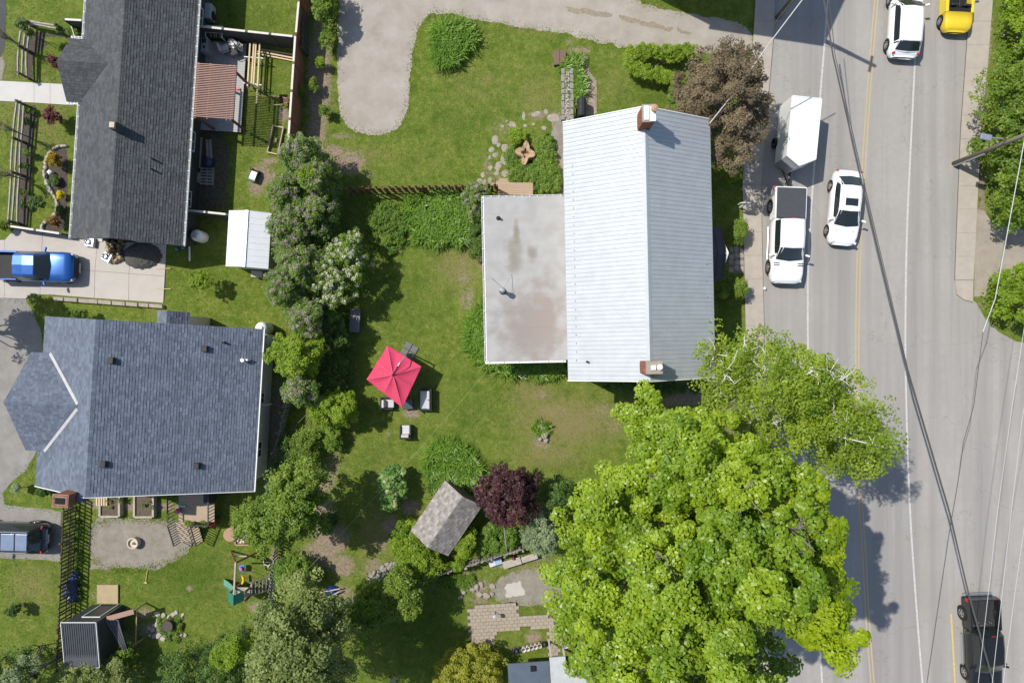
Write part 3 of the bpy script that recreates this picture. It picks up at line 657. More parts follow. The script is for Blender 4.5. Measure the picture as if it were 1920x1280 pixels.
# ---- dark grey bungalow ------------------------------------------------------------------------
hA = thing('grey_bungalow', 'dark grey bungalow with charcoal shingle roof and white gutters', 'house', (-22.66,5.83,0), R(-3.7))
W2, E0, E1, LA = 3.3, 2.5, 4.2, 18.0
MB().box(-W2+.45,W2-.45,.35,LA-.3,0,E0+.05).build('wall', M_DARKWALL, hA)
MB().add([(-W2+.45,.35,E0+.05),(W2-.45,.35,E0+.05),(0,.35,E1-.12),(0,.45,E1-.12)],[(0,1,2),(2,1,3),(0,2,3)]).build('gable', M_DARKWALL, hA)
rf = MB(); slab3(rf, [(-W2,0,E0),(0,0,E1),(0,LA,E1),(-W2,LA,E0)], .14); slab3(rf, [(W2,0,E0),(0,0,E1),(0,LA,E1),(W2,LA,E0)], .14); rf = rf.build('roof', M_DKROOF, hA)
b = MB(); shingle([(-W2,0,E0),(0,0,E1),(0,LA,E1),(-W2,LA,E0)], (0,1,0), .26, .15, b, 1); shingle([(W2,0,E0),(0,0,E1),(0,LA,E1),(W2,LA,E0)], (0,1,0), .26, .15, b, 2, lift=.024)
b.build('shingle', M_DKROOF, rf)['kind'] = 'stuff'
b = MB()
for i in range(90): b.add([(-.15,i*.2,E1-.045),(0,i*.2,E1+.035),(.15,i*.2,E1-.045),(-.15,i*.2+.21,E1-.06),(0,i*.2+.21,E1+.02),(.15,i*.2+.21,E1-.06)],[(0,1,4,3),(1,2,5,4),(0,2,1)])
b.build('ridge_shingle', M_DKROOF, rf)['kind'] = 'stuff'
gutter(hA, (W2,0,E0+.02), (W2,LA,E0+.02), (1,0,0), .11, every=.62)
gutter(hA, (-W2,0,E0+.02), (-W2,8.0,E0+.02), (-1,0,0), .11, every=.62); gutter(hA, (-W2,11.9,E0+.02), (-W2,LA,E0+.02), (-1,0,0), .11, every=.62)
# cross gable over the porch
py0, py1, pyr, pz = 8.0, 11.75, 9.98, 3.62
pxw = -4.05
xa = -(E1-pz)/((E1-E0)/W2)
for s, ye in ((-1,py0),(1,py1)):
    q = [(pxw,ye,E0+.03),(pxw,pyr,pz),(xa,pyr,pz),(-W2,ye,E0+.03)]
    sr = slab3(MB(), q, .12).build('porch_roof', M_DKROOF, hA)
    bb = MB(); shingle(q, (1,0,0), .26, .15, bb, 5 if s < 0 else 6)
    bb.build('shingle', M_DKROOF, sr)['kind'] = 'stuff'
    gutter(hA, (pxw,ye,E0+.05), (-W2-.05,ye,E0+.05), (0,s,0), .11, every=.22)
MB().add([(pxw+.06,py0+.1,E0-.1),(pxw+.06,py1-.1,E0-.1),(pxw+.06,pyr,pz-.15),(pxw+.14,py0+.1,E0-.1),(pxw+.14,py1-.1,E0-.1),(pxw+.14,pyr,pz-.15)],[(2,1,0),(3,4,5),(0,1,4,3),(1,2,5,4),(2,0,3,5)]).build('gable', M_DARKWALL, hA)
for y in (py0+.35, py1-.35): MB().box(pxw+.1,pxw+.24,y-.07,y+.07,0,E0-.1).build('porch_post', M_WHITE, hA)
st = MB().box(-.02,.36,5.95,6.35,E1-.5,E1+.75).build('chimney', M_DARKWALL, hA); MB().box(.03,.31,6.0,6.3,E1+.75,E1+.8).build('chimney_cap', mat('tan cap',(.5,.4,.29),.7), st)
for y in (4.15, 4.75): MB().lathe((1.75,y,E1-1.75/W2*(E1-E0)-.05), [(.055,0),(.055,.42),(.04,.43),(.04,.38)], 10).build('vent_pipe', M_LEAD, rf)
window(hA, (W2-.44,3.0,1.5), 1.0, 1.0, 0); window(hA, (W2-.44,6.5,1.5), 1.2, 1.0, 0); window(hA, (W2-.44,14,1.5), 1.2, 1.0, 0); window(hA, (-W2+.44,4,1.5), 1.4, 1.1, math.pi)
thing_part(hA, 'garage_door', M_WHITE, (.6,.34,1.05), -math.pi/2, lambda b: [b.box(-.02,.04,-1.2,1.2,-1+i*.5,-1+i*.5+.48) for i in range(4)])
MB().box(-W2+.05,-W2+.40,.2,7.8,0,.12).build('foundation_ledge', M_WALK, hA)

# ---- blue-roofed house ---------------------------------------------------------------------------
hB = thing('blue_roofed_house', 'beige house with mottled blue shingle roof and brick chimney', 'house', (-22.64,-8.26,0), R(-3.4))
BE, BW, BL, ZR2, ZE2, ZW2 = 7.62, 3.95, 9.45, 6.45, 2.8, 4.6
MB().box(-BW+.4,BE-.38,.4,BL-.35,0,ZE2).build('wall', M_BEIGE, hB)
for y, s in ((.4,-1),(BL-.35,1)):
    MB().add([(-BW+.4,y,ZE2),(BE-.38,y,ZE2),(BE-.38,y,ZE2+.05),(0,y,ZR2-.15),(-BW+.4,y,ZW2),(0,y-s*.2,ZE2)],[(0,1,2,3,4) if s < 0 else (4,3,2,1,0),(5,3,4,0),(5,1,2,3)]).build('gable', M_BEIGE, hB)
for i in range(13):
    MB().add([(BE-.38,.4,i*.21),(BE-.38,BL-.35,i*.21),(BE-.355,BL-.35,i*.21),(BE-.355,.4,i*.21),(BE-.378,.4,i*.21+.2),(BE-.378,BL-.35,i*.21+.2)],[(0,1,2,3),(3,2,5,4)]).build('siding_board', M_BEIGE, hB)
rf = MB(); e_ = [(BE,-.3,ZE2),(0,0,ZR2),(0,BL,ZR2),(BE,BL,ZE2)]; w_ = [(-BW,0,ZW2),(0,0,ZR2),(0,BL,ZR2),(-BW,BL,ZW2)]
e_ = [(BE,0,ZE2),(0,0,ZR2),(0,BL,ZR2),(BE,BL,ZE2)]
slab3(rf, e_, .14); slab3(rf, w_, .14); rf = rf.build('roof', M_BLROOF, hB)
b = MB(); shingle(e_, (0,1,0), .25, .15, b, 11, lift=.02); shingle(w_, (0,1,0), .25, .15, b, 12); b.build('shingle', M_BLROOF, rf)['kind'] = 'stuff'
b = MB()
for i in range(47): b.add([(-.14,i*.2,ZR2-.05),(0,i*.2,ZR2+.03),(.16,i*.2,ZR2-.05),(-.14,i*.2+.21,ZR2-.065),(0,i*.2+.21,ZR2+.015),(.16,i*.2+.21,ZR2-.065)],[(0,1,4,3),(1,2,5,4),(0,2,1)])
b.build('ridge_shingle', M_BLROOF, rf)['kind'] = 'stuff'
MB().bar((BE+.02,-.02,ZE2-.02),(BE+.02,BL+.02,ZE2-.02),.06,.12).build('fascia', M_WHITE, hB)
MB().bar((BE+.02,-.03,ZE2-.03),(0,-.03,ZR2-.03),.04,.14).build('rake_trim', M_WHITE, hB); MB().bar((-BW,-.03,ZW2-.03),(0,-.03,ZR2-.03),.04,.14).build('rake_trim', M_WHITE, hB)
# front cross gable
cz, cy, c0, c1, ze3 = 6.0, 4.72, 2.0, 7.42, 4.9
pit = (ZR2-ZW2)/BW; xr = -(ZR2-cz)/pit; xe = -(ZR2-ze3)/pit
M_FLASH = mat('pale flashing',(.42,.41,.39),.6)
for s, ye in ((-1,c0),(1,c1)):
    q = [(-4.4,ye,ze3),(-4.95,cy,cz),(xr,cy,cz),(xe,ye,ze3)]
    slab3((sb := MB()), q, .12); sr = sb.build('front_gable_roof', M_BLROOF, hB); bb = MB(); shingle(q, (1,0,0), .25, .15, bb, 20+s); bb.build('shingle', M_BLROOF, sr)['kind'] = 'stuff'
    MB().bar((xr-.02,cy+s*.12,cz+.0),(xe-.02,ye,ze3+.03),.16,.05).build('flashing', M_FLASH, sr)
bb = MB()
for i in range(21): x = -4.95+i*.19; bb.add([(x,cy-.15,cz-.03),(x,cy,cz+.04),(x,cy+.15,cz-.03),(x+.2,cy-.15,cz-.045),(x+.2,cy,cz+.025),(x+.2,cy+.15,cz-.045)],[(0,1,4,3),(1,2,5,4),(0,2,1)])
bb.build('ridge_shingle', M_BLROOF, sr)['kind'] = 'stuff'
MB().add([(-4.2,c0+.25,0),(-4.2,c1-.25,0),(-4.2,c1-.25,ze3),(-4.2,cy,cz-.15),(-4.2,c0+.25,ze3),(-BW+.4,c0+.25,0),(-BW+.4,c1-.25,0),(-BW+.4,c1-.25,ze3),(-BW+.4,c0+.25,ze3)],[(4,3,2,1,0),(0,5,8,4),(1,2,7,6)]).build('porch_wall', M_BEIGE, hB)
# dormer on the north slope end
dm = MB(); q1 = [(1.4,BL+.72,2.9),(2.35,BL+.72,3.7),(2.35,BL-.6,3.7),(1.4,BL-.6,2.9)]; q2 = [(3.3,BL+.72,2.9),(2.35,BL+.72,3.7),(2.35,BL-.6,3.7),(3.3,BL-.6,2.9)]
slab3(dm, q1, .08); slab3(dm, q2, .08); dm = dm.build('side_porch_roof', M_BLROOF, hB); bb = MB(); shingle(q1, (0,1,0), .25, .15, bb, 31); shingle(q2, (0,1,0), .25, .15, bb, 32); bb.build('shingle', M_BLROOF, dm)['kind'] = 'stuff'
MB().box(1.5,3.2,BL-.35,BL+.5,0,2.8).build('side_porch', M_BEIGE, hB)
for x, y in ((.62,7.3),(5.05-.35,8.15),(.55,1.75),(4.65,1.55)):
    z = ZR2-x*(ZR2-ZE2)/BE; MB().box(x,x+.32,y-.17,y+.17,z-.14,z+.13).build('roof_vent', M_LEAD, rf, bevel=.03)
MB().lathe((5.75,8.55,ZR2-5.75*(ZR2-ZE2)/BE-.05), [(.07,0),(.07,.3),(.05,.31),(.05,.27)], 10).build('vent_pipe', M_LEAD, rf)
vp = MB(); vz = ZR2-6.75*(ZR2-ZE2)/BE; vp.lathe((6.75,7.6,vz-.03), [(.09,0),(.09,.35),(.11,.35),(.11,.42)], 12); vp.tube([(6.75,7.6,vz+.2),(6.98,7.62,vz+.2),(6.98,7.62,vz+.05)], .07, 8); vp.build('furnace_vent', M_PLASTICW, rf)
st = chimney(hB, (-.95,-.12), .78, .62, 0, 7.0, 1); MB().obox((-.95,-.12,7.03), (.5,.34,.06)).build('flue_opening', M_BLACK, st)  # flue opening is a solid block, its inner dark painted black
MB().obox((-.95,-.12,7.0), (.84,.68,.05)).build('chimney_cap', M_MORTAR, st); MB().box(-.5,-.15,-.3,.1,5.9,6.35).build('flashing', mat('blue flashing',(.09,.13,.2),.5), st)
wn_ = window(hB, (BE-.35,5.3,1.7), .7, 1.0, 0); sh = MB().box(0,.5,-.02,.02,-.45,.45).build('casement', M_WHITE, wn_, loc=(.05,-.35,0)); 
window(hB, (BE-.35,2.2,1.6), 1.0, 1.0, 0); window(hB, (2,.39,1.6), 1.2, 1.2, -math.pi/2); window(hB, (5,.39,1.6), 1.0, 2.0, -math.pi/2); window(hB, (5,BL-.34,1.6), 1.0, 1.0, math.pi/2)

# ---- light grey house at the lower edge -------------------------------------------------------------
c = W(1050,1286); hC = thing('light_grey_house', 'light grey house with shingle roof and white deck canopy beside the maple', 'house', (c.x,c.y,0), R(4))
q1 = [(-1.9,1.35,2.95),(2.6,1.35,2.95),(2.6,-1.2,4.4),(-1.9,-1.2,4.4)]; q2 = [(-1.9,-3.7,2.95),(2.6,-3.7,2.95),(2.6,-1.2,4.4),(-1.9,-1.2,4.4)]
rf = MB(); slab3(rf, q1, .12); slab3(rf, q2, .12); rf = rf.build('roof', M_GREYROOF, hC); bb = MB(); shingle(q1, (1,0,0), .25, .15, bb, 41); shingle(q2, (1,0,0), .25, .15, bb, 42); bb.build('shingle', M_GREYROOF, rf)['kind'] = 'stuff'
MB().box(-1.7,2.4,-3.4,1.0,0,2.9).build('wall', M_SIDING, hC)
q = [(1.95,3.6,2.6),(3.6,3.6,2.0),(3.6,.9,2.0),(1.95,.9,2.6)]; e = slab3(MB(), q, .1).build('lean_to_roof', M_GREYROOF, hC); bb = MB(); shingle(q, (0,1,0), .25, .15, bb, 43); bb.build('shingle', M_GREYROOF, e)['kind'] = 'stuff'
MB().box(2.1,3.4,1.2,3.3,0,2.0).build('wall', M_SIDING, hC)
cn = MB(); cn.box(-.6,2.0,1.2,2.2,2.42,2.5); cn.box(-.6,.35,2.2,3.0,2.42,2.5); cn.box(1.15,2.0,2.2,3.5,2.42,2.5); cn.build('canopy', mat('grey white canopy',(.42,.44,.44),.5), hC)
MB().box(1.93,2.03,1.1,3.9,2.5,2.58).build('canopy_edge', M_PLASTICW, hC); MB().box(.35,1.15,2.2,2.36,2.38,2.44).build('canopy_edge', mat('brown lintel',(.14,.11,.09),.8), hC)
for x, y in ((-.5,2.9),(.3,2.9),(1.2,3.4),(1.95,3.4)): MB().box(x-.05,x+.05,y-.05,y+.05,0,2.42).build('canopy_post', M_WHITE, hC)
b = MB()
for i in range(9): MB().box(.42,1.08,2.5+i*.16,2.64+i*.16,.3-i*.0,.34).build('step_board', mat('grey deck board',(.24,.21,.18),.85,.12,5,island=.1), hC)
MB().box(-3.1,-.62,1.0,2.6,2.0,2.08).build('metal_awning', mat('blue grey steel',(.10,.13,.165),.5,.1,2,metal=.2), hC)
aw = MB().box(-3.3,-.62,-1.8,1.0,2.2,2.28).build('steel_roof', mat('blue grey steel'), hC)
for i in range(11): MB().box(-3.28+i*.25,-3.25+i*.25,-1.8,1.0,2.28,2.31).build('standing_seam', mat('blue grey steel'), aw)
MB().box(-3.2,-.7,-1.6,.9,0,2.2).build('wall', M_SIDING, hC)
MB().box(-1.75,-1.45,2.1,2.4,2.08,2.2).build('skylight', M_BLACK, hC)

# ---- tall house just beyond the upper edge: its shadow lies across the lane --------------------------
p = W(1362,-8); hD = thing('tall_neighbour_house', 'tall pale house beyond the gravel lane, seen only by its shadow', 'house', (p.x,p.y,0), R(-8.5))
MB().box(-6.8,0,0,9,0,9.3).build('wall', M_SIDING, hD)
slab3((b := MB()), [(-7,-.2,9.3),(.2,-.2,9.3),(.2,4.5,11.2),(-7,4.5,11.2)], .12); slab3(b, [(-7,9.2,9.3),(.2,9.2,9.3),(.2,4.5,11.2),(-7,4.5,11.2)], .12); b.build('roof', M_GREYROOF, hD)
window(hD, (-2,-.01,2), 1.2, 1.4, -math.pi/2); window(hD, (-5,-.01,2), 1.2, 1.4, -math.pi/2); window(hD, (-2,-.01,6), 1.2, 1.4, -math.pi/2)

# ---- brown-shingled garden shed ------------------------------------------------------------------------
# roof outline in the photo: ridge (871,933)-(806,1022), eaves (838,892)-(775,985) and (899,960)-(834,1047)
za, zb = 2.1, 3.0
A0, A1, B0, B1 = W(775,986,za), W(839,892,za), W(835,1047,za), W(900,958,za); G0, G1 = W(803,1021,zb), W(870,928,zb)
c = (A0+A1+B0+B1)/4; sh = thing('brown_garden_shed', 'small garden shed with weathered brown shingle roof among shrubs', 'shed', (c.x,c.y,0))
u = (A1-A0).normalized(); vv = Vector((u.y,-u.x,0)); Lr = (A1-A0).length; hw = abs((B0-A0).dot(vv))/2
def SP(a, d, z): q = Vector((c.x,c.y,0))+u*a+vv*d; return Vector((q.x,q.y,z))
qa = [SP(-Lr/2,-hw,za),SP(Lr/2,-hw,za),SP(Lr/2,0,zb),SP(-Lr/2,0,zb)]; qb = [SP(-Lr/2,hw,za),SP(Lr/2,hw,za),SP(Lr/2,0,zb),SP(-Lr/2,0,zb)]
rf = MB(); slab3(rf, qa, .1); slab3(rf, qb, .1); rf = rf.build('roof', M_BRSHING, sh, True)
M_BRS1 = mat('weathered brown shingles')
def shingle_parts(q, u, parent, tab, course, seed, nmax=140):
    b = MB(); shingle(q, u, tab, course, b, seed, lift=.022, jit=1.0)
    nf = len(b.f)//2
    for k in range(nf):
        m = MB(); m.v = [tuple(Vector(v)-Vector((c.x,c.y,0))) for v in b.v[6*k:6*k+6]]; m.f = [(0,1,2,3),(3,2,4,5)]
        me = m.mesh('shingle'); link('shingle', me, M_SH[(k*7+seed) % 5], parent)
M_SH = [mat('shingle tone %d' % i, tuple(v*f for v in (.265,.24,.222)), .92, .12, 3, bump=.4, bscale=80) for i, f in enumerate((.78,.9,1.0,1.12,1.25))]
shingle_parts(qa, u, rf, .29, .18, 3); shingle_parts(qb, u, rf, .29, .18, 4)
MB().bar(SP(-Lr/2,0,zb+.015)-Vector((0,0,0)), SP(Lr/2,0,zb+.015), .2, .03).build('ridge_cap', M_SH[2], rf, True)
wl_ = MB(); i_ = .25; cs = [SP(-Lr/2+i_,-hw+i_,0),SP(Lr/2-i_,-hw+i_,0),SP(Lr/2-i_,hw-i_,0),SP(-Lr/2+i_,hw-i_,0)]
wl_.prism([tuple(q[:2]) for q in cs], 0, za+.1).build('wall', mat('shed boards',(.14,.105,.075),.85,.2,4,stretch=(6,6,1)), sh, True)
for s in (-1, 1):
    p0, p1, p2 = SP(s*(Lr/2-i_),-hw+i_,za+.1), SP(s*(Lr/2-i_),hw-i_,za+.1), SP(s*(Lr/2-i_),0,zb-.1)
    MB().add([p0,p1,p2],[(0,1,2)]).build('gable', mat('shed boards'), sh, True)
# ---- white metal shed ------------------------------------------------------------------------------------
M_WSTEEL = mat('white steel sheet', (.74,.75,.76), .4, .03, 2, metal=.1, spec=.5)
za, zb = 1.95, 2.45
p0, p1, p2, p3 = W(424,500,za), W(430,392,za), W(509,400,za), W(502,506,za)
c = (p0+p1+p2+p3)/4; ws = thing('white_metal_shed', 'white ribbed steel shed beside the lilac hedge', 'shed', (c.x,c.y,0), R(-3.4))
hw, hl = 1.27, 1.67; SL = math.hypot(hw, zb-za); an = math.atan2(zb-za, hw)
MB().box(-hw+.08,hw-.08,-hl+.08,hl-.08,0,za).build('wall', M_WSTEEL, ws)
for s in (-1, 1): MB().add([(-hw+.08,s*(hl-.08),za),(hw-.08,s*(hl-.08),za),(0,s*(hl-.08),zb-.03)],[(0,1,2)]).build('gable', M_WSTEEL, ws)
n_ = 9; pw = 2*hl/n_; pf = [(-pw/2,0),(-pw/2+.008,.022),(-pw/2+.03,.022),(-pw/2+.04,.002),(pw/2,.002)]; pm = MB()
for y, z in pf: pm.v += [(0,y,z),(SL,y,z)]
pm.f = [(2*i,2*i+1,2*i+3,2*i+2) for i in range(len(pf)-1)]; pme = pm.mesh('roof_panel'); pme.materials.append(M_WSTEEL)
if pme.polygons[3].normal.z < 0: pme.flip_normals()
rf = MB(); slab3(rf, [(-hw,-hl,za),(0,-hl,zb),(0,hl,zb),(-hw,hl,za)], .04); slab3(rf, [(hw,-hl,za),(0,-hl,zb),(0,hl,zb),(hw,hl,za)], .04); rf = rf.build('roof', M_WSTEEL, ws)
for s in (-1, 1):
    for i in range(n_):
        o = link('roof_panel', pme, None, rf); o.location = (s*hw,-hl+(i+.5)*pw,za+.006); o.rotation_euler = (0,-an,0 if s < 0 else math.pi)
MB().box(-.09,.09,-hl,hl,zb-.02,zb+.035).build('ridge_cap', M_WSTEEL, rf)
thing_part(ws, 'door', mat('brown door',(.2,.1,.05),.7), (-.35,hl-.07,.95), math.pi/2, lambda b: b.box(0,.05,-.4,.4,-.9,.85))
MB().obox((-.1,-hl-.2,.06), (.7,.4,.12)).build('step', M_CONC, ws)
# ---- dark steel shed with lean-to in the lower left yard -------------------------------------------------
M_DSTEEL = mat('dark blue grey steel', (.075,.08,.092), .5, .08, 3, metal=.25)
za = 2.9; p0, p1, p2, p3 = W(115,1165,za), W(180,1167,za), W(180,1256,za), W(115,1256,za)
c = (p0+p1+p2+p3)/4; ds = thing('dark_steel_shed', 'dark ribbed steel shed behind the picket fence', 'shed', (c.x,c.y,0), 0)
a, d = (p1-p0).length/2, (p1-p2).length/2
MB().box(-a+.06,a-.06,-d+.08,d-.06,0,za-.25).build('wall', M_DSTEEL, ds)
q = [(-a,-d,za-.35),(a,-d,za-.35),(a,d,za),(-a,d,za)]; rf = slab3(MB(), q, .05).build('roof', M_DSTEEL, ds)
for i in range(16):
    x = -a+.06+i*(2*a-.12)/15; MB().bar((x,-d+.01,za-.335),(x,d-.01,za+.015),.045,.03).build('rib', M_DSTEEL, rf)
b = MB(); b.bar((-a,d+.015,za+.01),(a,d+.015,za+.01),.03,.09); b.bar((a+.015,-d,za-.34),(a+.015,d,za+.01),.03,.09); b.bar((-a-.015,-d,za-.34),(-a-.015,d,za+.01),.03,.09); b.bar((-a,-d-.015,za-.34),(a,-d-.015,za-.34),.03,.09)
b.build('white_trim', M_WHITE, rf)
thing_part(ds, 'door', M_WHITE, (.15,d-.06,1.0), math.pi/2, lambda b: (b.box(0,.04,-.55,-.5,-1,1), b.box(0,.04,.5,.55,-1,1), b.box(0,.04,-.5,.5,.95,1.0)))
q = [(a+.02,d-.2,za-.85),(a+.72,d-.25,za-1.0),(a+1.12,-d+.55,za-1.25),(a+.95,-d+.5,za-1.2)]
lt = slab3(MB(), q, .04).build('lean_to_roof', mat('grey roof boards',(.10,.105,.11),.8,.2,4,stretch=(6,1,1)), ds)
for i in range(1,4):
    f = i/4; MB().bar(Vector(q[0]).lerp(Vector(q[1]), f)+Vector((0,0,.01)), Vector(q[3]).lerp(Vector(q[2]), f)+Vector((0,0,.01)), .03, .03).build('batten', M_DSTEEL, lt)
MB().bar((a+.1,d-.15,za-.9),(a+1.5,d+.15,za-1.25),.3,.04).build('lean_to_board', mat('pinkish board',(.38,.24,.18),.8,.1,4), ds)
b = MB(); b.bar((a+1.35,d+.05,0),(a+1.35,d+.05,za-1.2),.08,.08); b.bar((a+1.2,-d+.6,0),(a+1.1,-d+.6,za-1.25),.08,.08); b.bar((a+1.35,d+.05,1.0),(a+1.25,-d+.6,1.0),.05,.08); b.build('lean_to_frame', mat('tan stud',(.32,.25,.14),.8), ds)
MB().box(-.62,.68,d+.04,d+1.2,0,.12).build('ramp', mat('plywood ramp',(.36,.29,.17),.85,.1,4), ds)
# ------------------------------------------------------------------ FENCES AND YARD THINGS
M_BROWNF = mat('brown fence boards', (.19,.10,.062), .85, .22, 3, island=.15, stretch=(1,1,.3))
M_GREYF = mat('weathered grey boards', (.29,.27,.24), .9, .25, 3, island=.2, stretch=(1,1,.3))
M_DARKF = mat('charcoal fence panel', (.075,.08,.078), .75, .12, 3)
M_CAP = mat('pale cap rail', (.58,.54,.48), .6, .08, 3)
M_PALEWOOD = mat('fresh lumber', (.52,.39,.23), .75, .0, 4, col2=(.62,.49,.32), stretch=(3,3,3))
M_OLDWOOD = mat('silvered wood', (.30,.265,.215), .9, .0, 4, col2=(.44,.40,.34), bump=.3, bscale=20)
M_DKWOOD = mat('dark weathered rail', (.11,.085,.062), .9, .25, 4, bump=.3, bscale=20)
def frame2(p0, p1):
    d = p1-p0; return math.atan2(d.y, d.x), Vector((d.x, d.y)).length
def picket_fence(name, label, a, c, h, pitch, sw, m, rails=(.3,.8), alt=0, lean=0, post=2.4, mp=None, cap=None, seed=0, cat='fence', th=.025, skip=()):
    p0 = W(*a, h); p1 = W(*c, h); an, L = frame2(p0, p1); r = random.Random(seed); mp = mp or m
    f = thing(name, label, cat, (p0.x,p0.y,0), an)
    me = MB().box(-sw/2,sw/2,-th/2,th/2,.04,h).mesh('slat'); me.materials.append(m)
    n = int(L/pitch)
    for i in range(n+1):
        if i in skip: continue
        o = link('slat', me, None, f); o.location = (i*pitch, (alt if i % 2 else -alt), r.uniform(-.02,.02)); o.rotation_euler = (r.gauss(0,lean), r.gauss(0,.008), r.gauss(0,.02)); o.scale = (1,1,r.uniform(.97,1.02))
    for z in rails: MB().box(0,L,-.02+.0,.02,z*h-.045,z*h+.045).build('rail', mp, f)
    k = max(1, round(L/post))
    for i in range(k+1): MB().box(i*L/k-.05,i*L/k+.05,-.05-.06,.05-.06,0,h+.06).build('post', mp, f)
    if cap: MB().box(0,L,-.06,.06,h+.01,h+.05).build('cap_rail', cap, f)
    return f
def panel_fence(name, label, a, c, h, m, cap, n, rows=2, seed=0):
    """solid panels between posts, boards laid in rows, pale cap on top"""
    p0 = W(*a, h); p1 = W(*c, h); an, L = frame2(p0, p1); f = thing(name, label, 'fence', (p0.x,p0.y,0), an); s = L/n
    for i in range(n):
        for j in range(rows):
            z0 = .05+j*(h-.08)/rows; MB().box(i*s+.06,(i+1)*s-.06,-.025,.025,z0,z0+(h-.08)/rows-.03).build('panel', m, f)
        MB().box(i*s+.08,(i+1)*s-.08,-.06,.06,h,h+.05).build('cap_rail', cap, f)
    for i in range(n+1): MB().box(i*s-.055,i*s+.055,-.055,.055,0,h+.04).build('post', m, f)
    return f
picket_fence('slat_fence', 'brown shadowbox slat fence between lilac hedge and flat-roofed addition', (648,352), (932,346), 1.55, .2, .135, M_BROWNF, (.2,.8), alt=.05, seed=1)
panel_fence('board_fence', 'tall reddish board fence with pale cap beside the gravel driveway', (554,66), (540,276), 1.85, mat('reddish fence boards',(.21,.095,.06),.85,.2,3,stretch=(1,.3,1)), M_CAP, 4, 2)
panel_fence('board_fence', 'reddish board fence with pale cap backed by grey pickets', (566,-60), (555,64), 1.85, mat('reddish fence boards'), M_CAP, 2, 2)
picket_fence('picket_fence', 'dark grey picket fence behind the reddish board fence', (565,-60), (567,88), 1.3, .19, .09, M_DARKF, (.3,.85), seed=3)
panel_fence('panel_fence', 'charcoal panel fence with white cap from bungalow to board fence', (374,50), (551,69), 1.8, M_DARKF, M_CAP, 4, 1)
panel_fence('panel_fence', 'short charcoal panel fence with white cap joining the white shed', (350,394), (426,402), 1.6, M_DARKF, M_CAP, 2, 1)
picket_fence('picket_fence', 'tall dark weathered picket fence beside the black wagon driveway', (118,938), (104,1262), 1.45, .235, .1, M_DKWOOD, (.15,.5,.93), seed=4, alt=.03)
picket_fence('picket_fence', 'grey picket fence running below the brown garden shed', (787,1091), (872,1064), 1.25, .2, .12, M_GREYF, (.3,.85), lean=.06, seed=5)
picket_fence('picket_fence', 'grey picket fence behind the cluttered white bench', (874,1063), (980,1031), 1.3, .2, .14, M_GREYF, (.3,.85), lean=.05, seed=6)
picket_fence('picket_fence', 'leaning grey pickets beside the blue house wall', (536,752), (511,850), 1.2, .2, .15, M_GREYF, (.3,.8), lean=.12, seed=7)
picket_fence('picket_fence', 'grey picket fence behind the swing set', (514,1018), (500,1150), 1.1, .2, .13, M_GREYF, (.3,.8), lean=.05, seed=8)
picket_fence('picket_fence', 'broken grey pickets between the small round trees', (640,1140), (662,1122), .9, .17, .11, M_GREYF, (.35,.8), lean=.08, seed=9)
# split-rail fences of the front garden
def rail_fence(label, pts, zs, m, r=.065, ext=.1, pm=None):
    P = [W(*p) for p in pts]; f = thing('rail_fence', label, 'fence', P[0]); rg = random.Random(len(label))
    for p, q in zip(P[:-1], P[1:]):
        for z in zs:
            d = (q-p).normalized(); a = p-d*ext+Vector((rg.gauss(0,.03),rg.gauss(0,.03),z)); b_ = q+d*ext+Vector((rg.gauss(0,.03),rg.gauss(0,.03),z+rg.gauss(0,.02)))
            MB().tube([a, a.lerp(b_,.5)+Vector((rg.gauss(0,.03),rg.gauss(0,.03),0)), b_], [r,r*1.1,r*.9], 6).build('rail', m, f, True)
    for p in P: MB().obox((p.x,p.y,.55), (.13,.13,1.1), rg.random()).build('post', pm or M_DKWOOD, f, True)
rail_fence('split-rail fence of silvered poles along the upper front garden', [(64,50),(58,100),(57,149)], (.35,.7,1.0), M_OLDWOOD)
rail_fence('split-rail fence of silvered poles above the white walkway corner', [(62,50),(124,60)], (.4,.9), M_OLDWOOD)
rail_fence('split-rail fence of silvered poles along the lower front garden', [(53,200),(47,268),(44,330),(38,420)], (.35,.7,1.0), M_OLDWOOD)
panel_fence('low_screen', 'low white-topped dark screen closing the front garden by the concrete driveway', (18,424), (114,438), .9, M_DARKF, M_CAP, 2, 1)
panel_fence('side_screen', 'dark wing panel with white cap beside the bungalow porch', (120,37), (156,39), 1.7, M_DARKF, M_CAP, 1, 1)
MB().tube([W(134,50,.9), W(143,78,.9)], .035, 6).build('handrail', M_CAP); tag(bpy.data.objects['handrail'], 'pale sloping handrail beside the bungalow porch steps', 'handrail')
a, c = W(134,50,.9), W(143,78,.9)
MB().tube([(a.x,a.y,0),(a.x,a.y,.9)], .03, 6).build('post', M_CAP, bpy.data.objects['handrail']); MB().tube([(c.x,c.y,0),(c.x,c.y,.9)], .03, 6).build('post', M_CAP, bpy.data.objects['handrail'])
